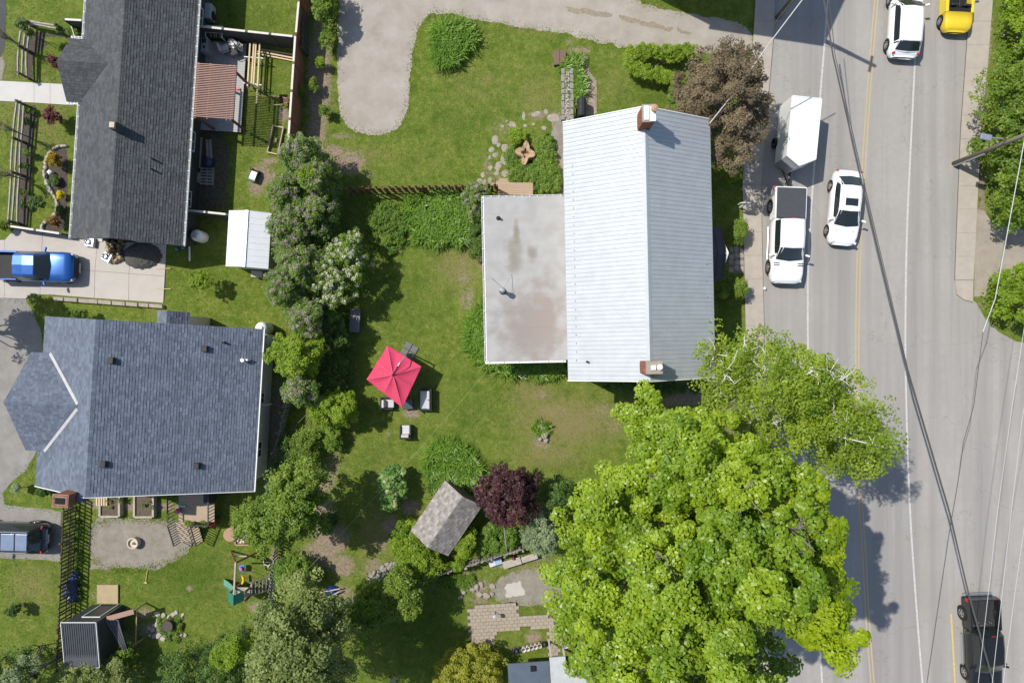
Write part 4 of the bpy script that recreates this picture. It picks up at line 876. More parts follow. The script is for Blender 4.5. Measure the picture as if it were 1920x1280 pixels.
# ---- composite deck with pergola behind the bungalow
M_COMP = mat('grey composite deck', (.36,.36,.35), .75, .08, 4, island=.06)
p = W(412,160); dk = thing('composite_deck', 'low grey composite deck behind the bungalow', 'deck', (p.x,p.y,0), R(-3.7))
x0, x1 = W(372,0).x-p.x, W(462,0).x-p.x; yy = W(0,248).y-p.y
n_ = 38
for i in range(n_):
    y = yy+i*.145; s0 = -1.35 if y < -0.2 else -1.35; MB().box(s0,1.62,y,y+.138,.26,.29).build('deck_board', M_COMP, dk)
MB().box(-1.3,1.57,yy+.05,yy+n_*.145-.05,0,.258).build('skirt', M_DARKF, dk)
M_PERG = mat('reddish pergola slats', (.43,.265,.205), .75, .08, 4)
p = W(404,172,2.75); pg = thing('pergola', 'reddish slatted pergola over the grey deck', 'pergola', (p.x,p.y,0), R(-4))
for i in range(31):
    y = -1.53+i*.102; MB().box(-1.15,1.18,y-.019,y+.019,2.76,2.85).build('slat', M_PERG, pg)
for x in (-1.1,-.4,.75,.98): MB().box(x-.025,x+.025,-1.62,1.62,2.62,2.755).build('beam', M_PERG, pg)
for x in (-1.05,.95):
    for y in (-1.5,1.35): MB().box(x-.06,x+.06,y-.06,y+.06,.29,2.62).build('post', mat('dark red post',(.16,.075,.06),.75), pg)
# lumber on trestles
def sawhorse(px0, px1, lb, z=.72):
    a, c = W(*px0, z), W(*px1, z); m = (a+c)/2; t = thing('trestle', lb, 'trestle', (m.x,m.y,0), group='trestles under the boards')
    MB().bar(a, c, .05, .09).build('top_bar', M_WHITE, t, True)
    d = (c-a).normalized(); nrm = Vector((-d.y,d.x,0))
    for q in (a+d*.12, c-d*.12):
        for s in (-1, 1): MB().bar((q.x+nrm.x*s*.25,q.y+nrm.y*s*.25,0), (q.x,q.y,z-.02), .04, .05).build('leg', M_WHITE, t, True)
sawhorse((458,107), (494,110), 'white trestle under the boards, nearer the charcoal fence'); sawhorse((457,156), (491,160), 'white trestle under the boards, nearer the raised bed frame')
def board(label, a, c, z, w=.09, h=.04, m=None, grp='long boards on trestles'):
    p, q = W(*a, z), W(*c, z); mid = (p+q)/2
    o = MB().bar(p, q, w, h); o.v = [(x-mid.x,y-mid.y,zz-mid.z) for x,y,zz in o.v]
    return tag(o.build('board', m or M_PALEWOOD, loc=mid), label, 'board', grp)
for a, c, lb in (((469,81),(464,162),'fresh board on the trestles, next to the deck edge'),((476,81),(471,162),'fresh board on the trestles, second from the deck edge'),((480,81),(475,162),'fresh board on the trestles, third from the deck edge'),((487,82),(481,194),'longest fresh board on the trestles, farthest from the deck')): board(lb, a, c, .79)
for a, c, z, lb in (((459,76),(552,89),.12,'long board on the grass closest to the charcoal fence'),((488,93),(550,103),.08,'board on the grass second from the charcoal fence'),((482,96),(549,109),.16,'board on the grass third from the charcoal fence'),((482,101),(549,114),.1,'board on the grass farthest from the charcoal fence')): board(lb, a, c, z, grp='boards below the fence')
# frames, barrows and bits on the bungalow's back lawn
p = W(518,264); t = thing('wooden_garden_frame', 'empty pale wooden raised bed frame on the grass', 'garden frame', (p.x,p.y,0), R(-12))
for x in (-.33,.33): MB().box(x-.03,x+.03,-.88,.88,0,.2).build('side_board', M_OLDWOOD, t)
for y in (-.85,.85): MB().box(-.3,.3,y-.03,y+.03,0,.2).build('end_board', M_PALEWOOD, t)
MB().box(-.08,.06,-.12,.16,0,.14).build('brick', mat('tan block',(.5,.38,.26),.9), t)
p = W(534,192); t = thing('wheelbarrow', 'rusty wheelbarrow with pale handles against the board fence', 'wheelbarrow', (p.x,p.y,0), R(5))
b = MB(); b.add([(-.15,-.3,.55),(.4,-.26,.55),(.4,.26,.55),(-.15,.3,.55),(-.02,-.2,.3),(.25,-.18,.28),(.25,.18,.28),(-.02,.2,.3)],[(4,5,6,7),(0,4,7,3),(1,2,6,5),(0,1,5,4),(3,7,6,2)]); b.build('tray', mat('rusty brown steel',(.12,.075,.05),.8,.2,6), t)
for s in (-1, 1): MB().tube([(-.85,s*.3,.5),(-.1,s*.24,.33),(.5,s*.05,.2)], .025, 6).build('handle', M_PALEWOOD, t); MB().tube([(0,s*.2,.32),(-.1,s*.22,0)], .02, 6).build('leg', M_LEAD, t)
MB().tube([(.5,-.04,.2),(.5,.04,.2)], .19, 14).build('wheel', M_LEAD, t)
p = W(478,333); t = thing('green_cart', 'green garden cart with white tray and black wheel on dug soil', 'cart', (p.x,p.y,0), R(-20))
MB().box(-.24,.28,-.32,.22,.2,.42).build('body', mat('dark green plastic',(.01,.09,.06),.4,spec=.5), t, bevel=.05); MB().box(-.14,.24,-.2,.3,.43,.47).build('tray', M_PLASTICW, t, bevel=.04)
for x in (-.2,.2): MB().tube([(x-.04,.3,.17),(x+.04,.3,.17)], .17, 14).build('wheel', M_LEAD, t)
MB().tube([(-.18,.3,.4),(-.32,.5,.5),(-.15,.52,.5)], .03, 6).build('handle', M_LEAD, t)
p = W(396,308); t = thing('blue_barrel', 'dark blue round barrel on the shaded side of the bungalow', 'barrel', (p.x,p.y,0))
MB().lathe((0,0,0), [(.24,0),(.30,.15),(.31,.4),(.28,.65),(.2,.72),(.06,.74)], 18).build('body', mat('dark blue plastic',(.02,.04,.11),.35,spec=.5), t, smooth=True); MB().lathe((0,0,.7), [(.12,0),(.12,.05),(.1,.06)], 12).build('lid', M_LEAD, t)
p = W(389,332); t = thing('wooden_pallet', 'grey wooden pallet leaning flat beside the bungalow', 'pallet', (p.x,p.y,0), R(-3))
for i in range(6): MB().box(-.42,.42,-.5+i*.19,-.5+i*.19+.11,.1,.13).build('slat', M_OLDWOOD, t)
for x in (-.38,0,.38): MB().box(x-.04,x+.04,-.52,.6,0,.1).build('runner', M_OLDWOOD, t)
for (a, c, z, lb) in (((377,258),(373,315),.18,'long tan plank stacked beside the bungalow wall'),((370,278),(368,322),.3,'shorter tan plank stacked beside the bungalow wall'),((388,262),(390,300),.1,'grey plank lying in the bungalow shade'),((394,262),(396,298),.1,'second grey plank beside the blue barrel'),((374,324),(371,342),.28,'short tan plank end beside the pallet')):
    tag(board(lb, a, c, z, .16, .06, M_OLDWOOD, None), lb, 'plank')
def crate_unit(name, label, px, size, rz, m, cat, extra=None):
    p = W(*px); t = thing(name, label, cat, (p.x,p.y,0), rz); MB().box(-size[0]/2,size[0]/2,-size[1]/2,size[1]/2,.06,size[2]).build('casing', m, t, bevel=.04)
    if extra: extra(t)
    return t
M_LGREY = mat('light grey enamel', (.42,.43,.42), .5, .06, 5)
crate_unit('heat_pump', 'light grey heat pump box beside the bungalow wall', (399,31), (.42,.95,.75), R(-4), M_LGREY, 'heat pump', lambda t: (MB().tube([(.215,-.15,.4),(.235,-.15,.4)], .28, 18).build('fan_grille', M_LEAD, t), MB().box(-.2,.2,-.45,.45,0,.06).build('base', M_LEAD, t)))
crate_unit('storage_cabinet', 'grey plastic cabinet with round knob on the deck', (395,96), (.42,.86,.95), R(-3), M_LGREY, 'cabinet', lambda t: (MB().lathe((.02,-.15,.95), [(.07,0),(.06,.04),(.02,.05)], 12).build('knob', M_LEAD, t), MB().box(-.12,.12,.1,.35,.95,.97).build('lid_panel', mat('charcoal trim',(.06,.06,.065),.6), t)))
p = W(417,75); t = thing('ladder_rack', 'white tube rack with hanging cords on the deck', 'rack', (p.x,p.y,0), R(-4))
b = MB(); b.tube([(-.5,-.35,0),(-.5,-.35,1.2),(-.5,.3,1.2),(-.5,.3,0)], .03, 6); b.tube([(.5,-.35,0),(.5,-.35,1.2),(.5,.3,1.2),(.5,.3,0)], .03, 6); b.tube([(-.5,.3,1.2),(.5,.3,1.2)], .03, 6); b.build('frame', M_PLASTICW, t)
for x in (-.28,-.06,.06,.28): MB().tube([(x,.3,1.2),(x+.02,-.05,1.15),(x,-.25,.9)], .018, 5).build('cord', mat('straw cord',(.5,.45,.25),.8), t)
MB().tube([(-.5,-.1,1.2),(.5,-.1,1.2)], .012, 5).build('cross_bar', M_PLASTICW, t)
p = W(440,80,.8); t = thing('crumpled_cover', 'crumpled white sheet heaped on the deck beside the rack', 'sheet', (p.x,p.y,.29))
b = MB(); rg = random.Random(3)
N = 9; vs = [((i/N-.5)*.9+rg.gauss(0,.02), (j/N-.5)*.55+(i/N)*-.3+rg.gauss(0,.02), .62+rg.uniform(-.18,.18)-abs(i/N-.5)*.5) for j in range(N+1) for i in range(N+1)]
b.add(vs, [(j*(N+1)+i,j*(N+1)+i+1,(j+1)*(N+1)+i+1,(j+1)*(N+1)+i) for j in range(N) for i in range(N)]); b.build('cloth', M_PLASTICW, t, smooth=False)
MB().box(-.25,.25,-.2,.2,0,.45).build('support', M_LEAD, t)
def chair(label, px, rz, m, zs=.29, grp=None):
    p = W(*px); t = thing('patio_chair', label, 'chair', (p.x,p.y,zs), rz, grp); MB().box(-.24,.24,-.24,.24,.40,.44).build('seat', m, t); MB().obox((-.25,0,.68), (.04,.5,.5), 0, 0, -.15).build('backrest', m, t)
    for x in (-.21,.21):
        for y in (-.21,.21): MB().tube([(x,y,0),(x,y,.4)], .018, 5).build('leg', M_LEAD, t)
    for y in (-.25,.25): MB().tube([(-.22,y,.62),(.2,y,.62),(.2,y,.42)], .02, 5).build('armrest', M_LEAD, t)
chair('black patio chair on the deck beneath the white sheet', (447,105), R(200), M_LEAD); chair('black patio chair with pale cushion on the shaded deck', (432,100), R(20), mat('pale cushion',(.5,.5,.48),.8))
tag(MB().box(-.12,.12,-.05,.05,0,.1).build('red_toy', mat('red plastic',(.5,.04,.05),.4), loc=W(451,171)+Vector((0,0,.29))), 'tiny red object left on the sunlit deck edge', 'toy')
# tanks
p = W(488,615,1.35); t = thing('white_tank', 'tall white gas cylinder at the blue house corner', 'tank', (p.x,p.y,0))
MB().lathe((0,0,0), [(.36,0),(.38,.1),(.38,1.15),(.33,1.28),(.2,1.35)], 22).build('body', M_PLASTICW, t, smooth=True); MB().lathe((0,0,1.33), [(.16,0),(.16,.12),(.13,.14)], 14).build('collar', M_PLASTICW, t)
p = W(493,637,1.3); t = thing('white_tank', 'second white gas cylinder half under the blue roof edge', 'tank', (p.x,p.y,0))
MB().lathe((0,0,0), [(.36,0),(.38,.1),(.38,1.1),(.33,1.23),(.2,1.3)], 22).build('body', M_PLASTICW, t, smooth=True); MB().lathe((0,0,1.28), [(.16,0),(.16,.12),(.13,.14)], 14).build('collar', M_PLASTICW, t)
p = W(365,440,1.2); t = thing('white_tank', 'white gas cylinder with dark cap behind the bungalow corner', 'tank', (p.x,p.y,0))
MB().lathe((0,0,0), [(.33,0),(.36,.1),(.36,.95),(.3,1.1),(.2,1.16)], 22).build('body', M_PLASTICW, t, smooth=True); MB().lathe((0,0,1.12), [(.19,0),(.19,.16),(.15,.18)], 14).build('collar', M_LGREY, t)
tag(MB().tube([(0,.45,.06),(.02,-.45,.06)], .055, 8).build('white_pipe', M_PLASTICW, loc=W(356,476)), 'white drain pipe lying on the shaded grass', 'pipe')
for i, (px, lb) in enumerate((((334,468),'blue bottle lying by the bungalow corner'),((346,465),'pale blue jug beside the bungalow corner'))):
    t = MB().lathe((0,0,0), [(.09,0),(.1,.05),(.1,.22),(.04,.3),(.04,.34)], 12).build('jug', mat('blue plastic',(.05,.2,.45),.3,spec=.5), loc=W(*px)); tag(t, lb, 'jug')
tag(board('short pale stake lying on the concrete edge', (290,504), (320,503), .1, .04, .03, None, None), 'short pale stake lying over the corner of the concrete', 'stake'); tag(board('x', (292,541), (320,542), .1, .04, .03, None, None), 'pale stake lying over the driveway edge', 'stake')
# stone heap, gravel heap and shiny tubs by the garage
t = thing('stone_heap', 'heap of brown stones on the concrete beside the grey bungalow', 'stone heap', W(220,478)); rg = random.Random(8)
M_BRSTONE = mat('brown stone', (.10,.075,.05), .9, .0, 5, col2=(.23,.18,.12), bump=.4, bscale=15, island=.25)
M_TANSTONE = mat('tan stone', (.38,.29,.18), .9, .15, 5, bump=.4, bscale=15)
for i in range(34):
    f = rg.random(); p = W(205+rg.uniform(0,26)+f*6, 452+f*42+rg.uniform(-6,6)); rock(MB(), (p.x,p.y,.06), rg.uniform(.13,.26), rg.uniform(.12,.2), rg.uniform(.2,.5), rg, rg.random()*3).build('stone', M_TANSTONE if i % 8 == 0 else M_BRSTONE, t, True)
p = W(268,480); b = MB(); b_ = []
N = 24; pts = []
for j in range(N+1):
    for i in range(N+1):
        x = (i/N-.5)*2.5; y = (j/N-.5)*1.75; r2 = (x/1.2)**2+(y/.82)**2
        pts.append((p.x+x, p.y+y, max(.055, .06+.5*max(0, 1-r2)**.8+rg.uniform(-.03,.03)*(r2 < 1))))
b.add(pts, [(j*(N+1)+i,j*(N+1)+i+1,(j+1)*(N+1)+i+1,(j+1)*(N+1)+i) for j in range(N) for i in range(N) if max(((((i+k)/N-.5)*2.5/1.2)**2+(((j+m)/N-.5)*1.75/.82)**2) for k in (0,1) for m in (0,1)) < 1.15])
tag(b.build('gravel_heap', mat('dark grey gravel',(.09,.088,.084),.95,.25,9,bump=.9,bscale=40)), 'low gravel heap merged with painted gable shadow beside the stone heap', 'gravel heap')  # one dark mound takes in both the heap and the gable's shadow
for px, rz, lb in (((173,455),R(-8),'shiny silver moulded tub against the bungalow gable'),((205,483),R(-28),'shiny silver moulded tub beside the stone heap')):
    p = W(*px); t = thing('silver_tub', lb, 'tub', (p.x,p.y,.06), rz); MB().box(-.32,.32,-.3,.3,0,.22).build('shell', M_METALGREY, t, bevel=.06); MB().lathe((-.08,0,.2), [(.2,0),(.2,.1),(.12,.14),(.1,.05)], 14).build('bowl', mat('bright chrome',(.75,.77,.8),.18,.02,3,metal=1), t)
    MB().box(.18,.3,-.28,.28,.2,.3).build('rim', mat('bright chrome'), t, bevel=.03)
# front garden ornaments
tag(MB().lathe((0,0,0), [(.12,0),(.12,.25),(.17,.27),(.17,.33),(.05,.4)], 4).build('garden_lantern', M_PLASTICW, loc=W(99,325)), 'small white lantern standing in the curved mulch bed', 'lantern')
# ---- back yard of the metal-roofed house
M_RED = mat('red umbrella cloth', (.54,.055,.115), .75, .05, 2.5, spec=.2)
ze, zt = 1.8, 2.25
C4 = [W(726,647,ze), W(790,687,ze), W(754,764,ze), W(687,711,ze)]; cc = sum(C4, Vector())/4; top = Vector((cc.x,cc.y,zt))
u_ = thing('cantilever_umbrella', 'red square cantilever umbrella over garden chairs', 'umbrella', (W(766,660).x,W(766,660).y,0)); b = MB()
for i in range(4):
    a, d = C4[i], C4[(i+1) % 4]; N = 10
    for j in range(N):
        for k in range(6):
            def pt(s, r):
                e = a.lerp(d, s); q = top.lerp(e, r); q = Vector(q); q.z -= .09*math.sin(math.pi*min(1,r))*math.sin(math.pi*((s*2) % 1))+.03*r*math.sin(math.pi*((s*2) % 1)); return q
            b.add([pt(j/N,k/6),pt((j+1)/N,k/6),pt((j+1)/N,(k+1)/6),pt(j/N,(k+1)/6)],[(0,3,2,1)])
    b.add([a, d, d-Vector((0,0,.12)), a-Vector((0,0,.12))], [(0,1,2,3)])
can = b.build('canopy', M_RED, u_, True, smooth=False)
M_SEAM = mat('pale red seam', (.57,.085,.15), .8, .1, 6)  # seams a little paler than the canopy cloth
for i in range(4):
    for e in (C4[i], (C4[i]+C4[(i+1) % 4])/2): MB().bar(top.lerp(e,.06)+Vector((0,0,.006)), top.lerp(e,.98)+Vector((0,0,.006)), .045, .008).build('seam', M_SEAM, can, False).location = -Vector((u_.location.x,u_.location.y,0))
pl = W(766,664,1.3); hd = top+Vector((0,0,.35))
MB().tube([(pl.x,pl.y,.1),(pl.x,pl.y,2.3)], .045, 10).build('mast', mat('dark metal pole',(.06,.06,.065),.4,metal=.6), u_, True)
MB().tube([(pl.x,pl.y,2.2),(pl.x*.6+cc.x*.4,pl.y*.6+cc.y*.4,2.62),(cc.x*.55+pl.x*.45,cc.y*.55+pl.y*.45,2.6)], .032, 8).build('arm', M_METALGREY, u_, True)
MB().tube([(cc.x*.55+pl.x*.45,cc.y*.55+pl.y*.45,2.6),(cc.x,cc.y,zt+.05)], .03, 8).build('arm', mat('dark metal pole'), u_, True)
MB().lathe(top, [(.06,-.05),(.07,.03),(.03,.06)], 12).build('finial', mat('dark metal pole'), u_, True)
for q in C4:
    MB().tube([top-Vector((0,0,.06)), q-Vector((0,0,.05))], .014, 5).build('rib', mat('dark metal pole'), u_, True)
MB().tube([(C4[3].lerp(top,.45)+Vector((.0,.06,.04))), (C4[3].lerp(top,.5)+Vector((.06,.0,.05))), (C4[3].lerp(top,.45)+Vector((.0,-.12,.04)))], .012, 5).build('strap', mat('dark red strap',(.3,.01,.03),.7), can, False) if False else None
p = W(768,657); base = mat('grey base slab',(.15,.15,.15),.85,.1,8)
for dx, dy in ((-.2,.2),(.2,.2),(-.2,-.2),(.2,-.2)):
    an = R(-30); x = dx*math.cos(an)*1.0-dy*math.sin(an); y = dx*math.sin(an)+dy*math.cos(an)
    MB().obox((p.x+x*1.12,p.y+y*1.12,.04), (.42,.42,.08), an).build('base_weight', base, u_, True, bevel=.04)
M_RATTAN = mat('dark rattan', (.028,.03,.036), .7, .2, 30, bump=.6, bscale=60)
M_CUSH = mat('pale grey cushion', (.50,.49,.475), .85, .04, 6)
M_CUSH2 = mat('cool grey cushion', (.40,.42,.45), .85, .04, 6)
def armchair(label, px, rz, w=.72, d=.82, back=True):
    p = W(*px, .35); t = thing('garden_armchair' if w < 1 else 'garden_sofa', label, 'armchair' if w < 1 else 'sofa', (p.x,p.y,0), rz)
    MB().box(-d/2,d/2,-w/2,w/2,.06,.3).build('base', M_RATTAN, t, bevel=.02); MB().box(-d/2-.02,-d/2+.1,-w/2,w/2,.3,.68).build('back_frame', M_RATTAN, t, bevel=.03)
    for s in (-1, 1): MB().box(-d/2+.1,d/2-.04,s*(w/2-.05)-.05,s*(w/2-.05)+.05,.3,.55).build('armrest', M_RATTAN, t, bevel=.03)
    MB().box(-d/2+.14,d/2,-w/2+.11,w/2-.11,.3,.44).build('seat_cushion', M_CUSH2 if w > 1 else M_CUSH, t, bevel=.05)
    n = 1 if w < 1 else 2
    for i in range(n):
        a = -w/2+.11+i*(w-.22)/n; MB().obox((-d/2+.2,a+(w-.22)/n/2,.6), (.16,(w-.22)/n-.02,.4), 0, 0, -.22).build('back_cushion', M_CUSH, t, bevel=.06)
    for x in (-d/2+.06,d/2-.06):
        for y in (-w/2+.06,w/2-.06): MB().box(x-.03,x+.03,y-.03,y+.03,0,.06).build('leg', M_RATTAN, t)
armchair('dark rattan armchair with pale cushions standing alone on the lawn', (761,809), R(90))
armchair('dark rattan armchair with pale cushions half under the red umbrella', (727,756), R(0), .74, .8)
armchair('dark rattan sofa with grey cushions beside the umbrella shadow', (799,749), R(180), 1.36, .72)
p = W(766,756); t = thing('garden_table', 'low dark rattan table under the umbrella corner', 'table', (p.x,p.y,0), R(5)); MB().box(-.31,.31,-.33,.33,.36,.41).build('table_top', mat('smoked glass top',(.06,.075,.085),.25,.05,3,spec=.6), t, bevel=.02)
MB().box(-.28,.28,-.3,.3,.05,.36).build('body', M_RATTAN, t)
p = W(665,601,.55); t = thing('deck_box', 'long dark grey storage box with slatted lid by the white-flowered shrub', 'storage box', (p.x,p.y,0), R(-3)); MB().box(-.29,.29,-.68,.68,0,.5).build('body', mat('charcoal resin',(.07,.075,.085),.6,.06,3), t, bevel=.02)
for i in range(5): MB().box(-.31+i*.125,-.31+i*.125+.118,-.71,.71,.5,.54).build('lid_slat', mat('grey resin',(.17,.175,.185),.55,.05,3), t)
# brown cellar hatch, stone planter, covered barbecue
p = W(1049,112); t = thing('brown_hatch', 'brown double-lidded box on pale stones at the lawn edge', 'hatch', (p.x,p.y,0)); MB().box(-.36,.38,-.44,.44,0,.3).build('box', mat('brown panel',(.16,.10,.075),.75,.1,5), t)
for s in (0, 1): MB().box(-.38+s*.39,-.01+s*.39,-.46,.46,.3,.34).build('lid', mat('brown panel'), t, bevel=.015)
t = thing('stone_planter', 'rough stone planter wall filled with rubble north of the house', 'planter', W(1062,182)); rg = random.Random(21)
a, c = W(1054,230), W(1072,136)
MB().box(a.x,c.x,a.y,c.y,0,.38).build('core', M_STONE2, t, True)
y = a.y
while y < c.y-.1:
    L = rg.uniform(.3,.5)
    for x in (a.x+.03, c.x-.03): MB().obox((x,min(y+L/2,c.y-.1),.24), (.2+rg.uniform(-.02,.03),L-.03,.5+rg.uniform(-.04,.04)), rg.gauss(0,.04)).build('stone', M_STONE2, t, True, bevel=.03)
    y += L
for i in range(70): rock(MB(), (rg.uniform(a.x+.16,c.x-.14), rg.uniform(a.y+.1,c.y-.1), .34), rg.uniform(.05,.12), rg.uniform(.04,.09), rg.uniform(.08,.16), rg, rg.random()*3).build('stone', M_STONE, t, True)
p = W(1092,199,1.0); t = thing('covered_barbecue', 'barbecue under a black cover on the brick path', 'barbecue', (p.x,p.y,0)); M_BC = mat('black vinyl cover',(.02,.022,.026),.45,.15,8,bump=.8,bscale=9,spec=.5)
b = MB(); prof = [(-.26,.05),(-.27,.7),(-.2,1.0),(-.06,1.12),(.1,1.1),(.22,.95),(.27,.7),(.27,.05)]
for x, z in prof: b.v += [(x,-.55,z),(x,-.45,z+.02),(x,.45,z+.02),(x,.55,z-.05)]
b.f = [(4*i+j,4*i+j+1,4*i+j+5,4*i+j+4) for i in range(len(prof)-1) for j in range(3)]+[tuple(4*i for i in range(len(prof))),tuple(4*i+3 for i in range(len(prof)))[::-1]]; b.build('cover', M_BC, t)
MB().box(-.24,.24,-.72,-.55,.55,.62).build('side_shelf', M_BC, t)
# star-shaped tree stump
p = W(985,286,.62); b = MB(); n_ = 40; ring = []
for k in range(n_):
    th = 2*math.pi*k/n_; r = .52*(1+.30*math.cos(4*th+.6))+rg.gauss(0,.015); ring.append((r*math.cos(th)*.9, r*math.sin(th)*1.1))
b.v = [(x*1.15,y*1.15,0) for x, y in ring]+[(x,y,.62+rg.gauss(0,.02)) for x, y in ring]+[(x*.45,y*.45,.56) for x, y in ring]+[(x*.28,y*.28,.25) for x, y in ring]
b.f = [(r0*n_+k,r0*n_+(k+1) % n_,(r0+1)*n_+(k+1) % n_,(r0+1)*n_+k) for r0 in range(3) for k in range(n_)]+[tuple(range(3*n_,4*n_))]
t = thing('tree_stump', 'star-shaped pale hollow tree stump among hostas', 'stump', (p.x,p.y,0)); b.build('stump_wood', mat('pale stump wood',(.30,.19,.11),.85,.0,9,col2=(.46,.33,.21),bump=.5,bscale=20), t)
t = thing('rock_group', 'small group of brown rocks in the middle of the dry lawn', 'rocks', W(1018,808))
for px, py, a, c, h in ((1016,800,7,13,.3),(1020,815,8,9,.35),(1024,825,6,6,.22),(1012,822,5,6,.2),(1014,790,5,6,.2)): p = W(px,py); rock(MB(), (p.x,p.y,0), a/30, c/30, h, rg, rg.random()).build('rock', M_STONE2, t, True)
t = thing('rock_pile', 'jumbled pile of brown rocks beside the round trees', 'rocks', W(710,1075))
for i in range(26): f = rg.random(); p = W(692+f*50+rg.uniform(-6,6), 1090-f*36+rg.uniform(-7,7)); rock(MB(), (p.x,p.y,0), rg.uniform(.12,.3), rg.uniform(.1,.2), rg.uniform(.1,.3), rg, .6+rg.random()).build('rock', M_STONE2, t, True)
t = thing('rubble_row', 'row of tan slabs and rubble beside the gravel pad', 'rubble', W(905,1105))
for i in range(16): p = W(rg.uniform(862,925), rg.uniform(1088,1118)); rock(MB(), (p.x,p.y,0), rg.uniform(.12,.28), rg.uniform(.1,.3), rg.uniform(.06,.18), rg, rg.random()*3).build('stone', M_FLAG, t, True)
t = thing('edging_rubble', 'few pale stones against the south wall of the addition', 'rubble', W(978,704))
for i in range(7): p = W(rg.uniform(972,986), rg.uniform(698,712)); rock(MB(), (p.x,p.y,0), rg.uniform(.08,.14), rg.uniform(.07,.12), rg.uniform(.1,.2), rg, rg.random()*3).build('stone', M_STONE, t, True)
# ---- lower left yard
def bed_box(label, x0, x1, y0, y1):
    a, c = W(x0,y1), W(x1,y0); t = thing('raised_bed', label, 'raised bed', ((a.x+c.x)/2,(a.y+c.y)/2,0)); X, Y = (c.x-a.x)/2, (c.y-a.y)/2
    for x in (-X,X): MB().box(x-.06,x+.06,-Y,Y,0,.42).build('side_board', M_OLDWOOD, t)
    for y in (-Y,Y): MB().box(-X+.06,X-.06,y-.06,y+.06,0,.42).build('end_board', M_OLDWOOD, t)
    MB().box(-X+.06,X-.06,-Y+.06,Y-.06,0,.33).build('soil', M_SOIL, t)
bed_box('grey timber raised bed near the brick chimney', 194,230,915,965); bed_box('grey timber raised bed beside the wooden stairs', 258,293,915,966)
p = W(182,942,.9); t = thing('bench', 'pale slatted bench under the blue roof edge', 'bench', (p.x,p.y,0))
for i in range(5): MB().box(-.35+i*.15,-.35+i*.15+.09,-.3,.3,.42,.45).build('slat', M_PALEWOOD, t)
for x in (-.3,.3): MB().box(x-.03,x+.03,-.25,.25,0,.42).build('leg', M_PALEWOOD, t)
M_TAND = mat('tan deck boards', (.36,.29,.21), .85, .1, 5, island=.08); M_RAIL = mat('dark stair rail', (.06,.057,.052), .75, .15, 5)
p = W(372,960); t = thing('raised_deck', 'raised tan deck with dark railings and stairs behind the blue house', 'deck', (p.x,p.y,0))
a, c = W(335,978,.9), W(402,905,.9); a -= p; c -= p; y = a.y
while y < c.y: MB().box(a.x,c.x,y,y+.13,.86,.9).build('deck_board', M_TAND, t); y += .137
for x in (a.x+.08,c.x-.08):
    for yy in (a.y+.08,c.y-.3): MB().box(x-.06,x+.06,yy-.06,yy+.06,0,.86).build('post', M_RAIL, t)
for i in range(6): MB().box(a.x-.25,a.x+1.1,a.y-.24*(i+1),a.y-.24*i-.02,.74-i*.13,.78-i*.13).build('stair_tread', M_TAND, t)
def railing(p0, p1, h=.9, n=9):
    p0 = Vector(p0); p1 = Vector(p1); r_ = MB().bar(p0+Vector((0,0,h)), p1+Vector((0,0,h)), .07, .05).build('handrail', M_RAIL, t)
    for i in range(n+1): q = p0.lerp(p1, i/n); MB().bar(q, q+Vector((0,0,h)), .035, .035).build('baluster', M_RAIL, t)
railing((a.x-.25,a.y,.86), (a.x-.25,a.y-1.45,.1), .9, 9); railing((a.x+1.1,a.y,.86), (a.x+1.1,a.y-1.45,.1), .9, 9); railing((c.x,a.y,.86), (c.x,c.y,.86), .9, 12); railing((a.x+1.15,a.y,.86), (c.x,a.y,.86), .9, 6)
railing((a.x-.25,c.y,.86), (a.x-.25,a.y+.2,.86), .9, 10)
p = W(388,932,1.7); tag(MB().box(-.26,.26,-.4,.4,0,.75).build('black_bin', M_LEAD, loc=(p.x,p.y,.9), bevel=.05), 'black bin standing on the raised deck', 'bin')
p = W(327,961,1.6); tag(MB().lathe((0,0,0), [(.13,0),(.17,.3),(.12,.5),(.08,.52)], 12).build('pink_cooler', mat('pink plastic',(.55,.16,.28),.4), loc=(p.x,p.y,.9)), 'pink jug on the raised deck corner', 'jug')
p = W(333,953,1.6); tag(MB().box(-.2,.2,-.05,.05,0,.12).build('turquoise_toy', mat('turquoise plastic',(.2,.6,.6),.4), loc=(p.x,p.y,.9)), 'turquoise toy beside the pink jug on deck', 'toy')
p = W(396,982,.55); t = thing('red_flower_pot', 'red flower pot at the foot of the deck corner', 'flower pot', (p.x,p.y,0)); MB().lathe((0,0,0), [(.12,0),(.19,.38),(.21,.4),(.21,.45),(.17,.45),(.16,.4)], 14).build('pot', mat('red glaze',(.55,.02,.03),.3,spec=.5), t)
p = W(249,1018,.35); t = thing('fire_pit', 'round pale stone fire pit on the grey gravel yard', 'fire pit', (p.x,p.y,0)); MB().lathe((0,0,0), [(.34,0),(.36,.38),(.34,.42),(.28,.42),(.27,.3),(.1,.28),(.1,.34),(.05,.36)], 20).build('bowl', mat('cream stone',(.52,.45,.37),.8,.08,5), t)
MB().lathe((0,0,.35), [(.06,0),(.06,.14),(.03,.16)], 10).build('knob', M_BEIGE, t)
p = W(314,1173,.45); t = thing('steel_drum', 'dark steel drum standing in a ring of stones', 'drum', (p.x,p.y,0)); MB().lathe((0,0,0), [(.33,0),(.33,.2),(.345,.21),(.33,.22),(.33,.5),(.34,.52),(.32,.52),(.31,.5)], 24).build('body', mat('rust dark steel',(.075,.062,.056),.7,.2,8), t)
t = thing('stone_ring', 'ring of pale flat stones round the steel drum', 'stone ring', W(314,1173)); 
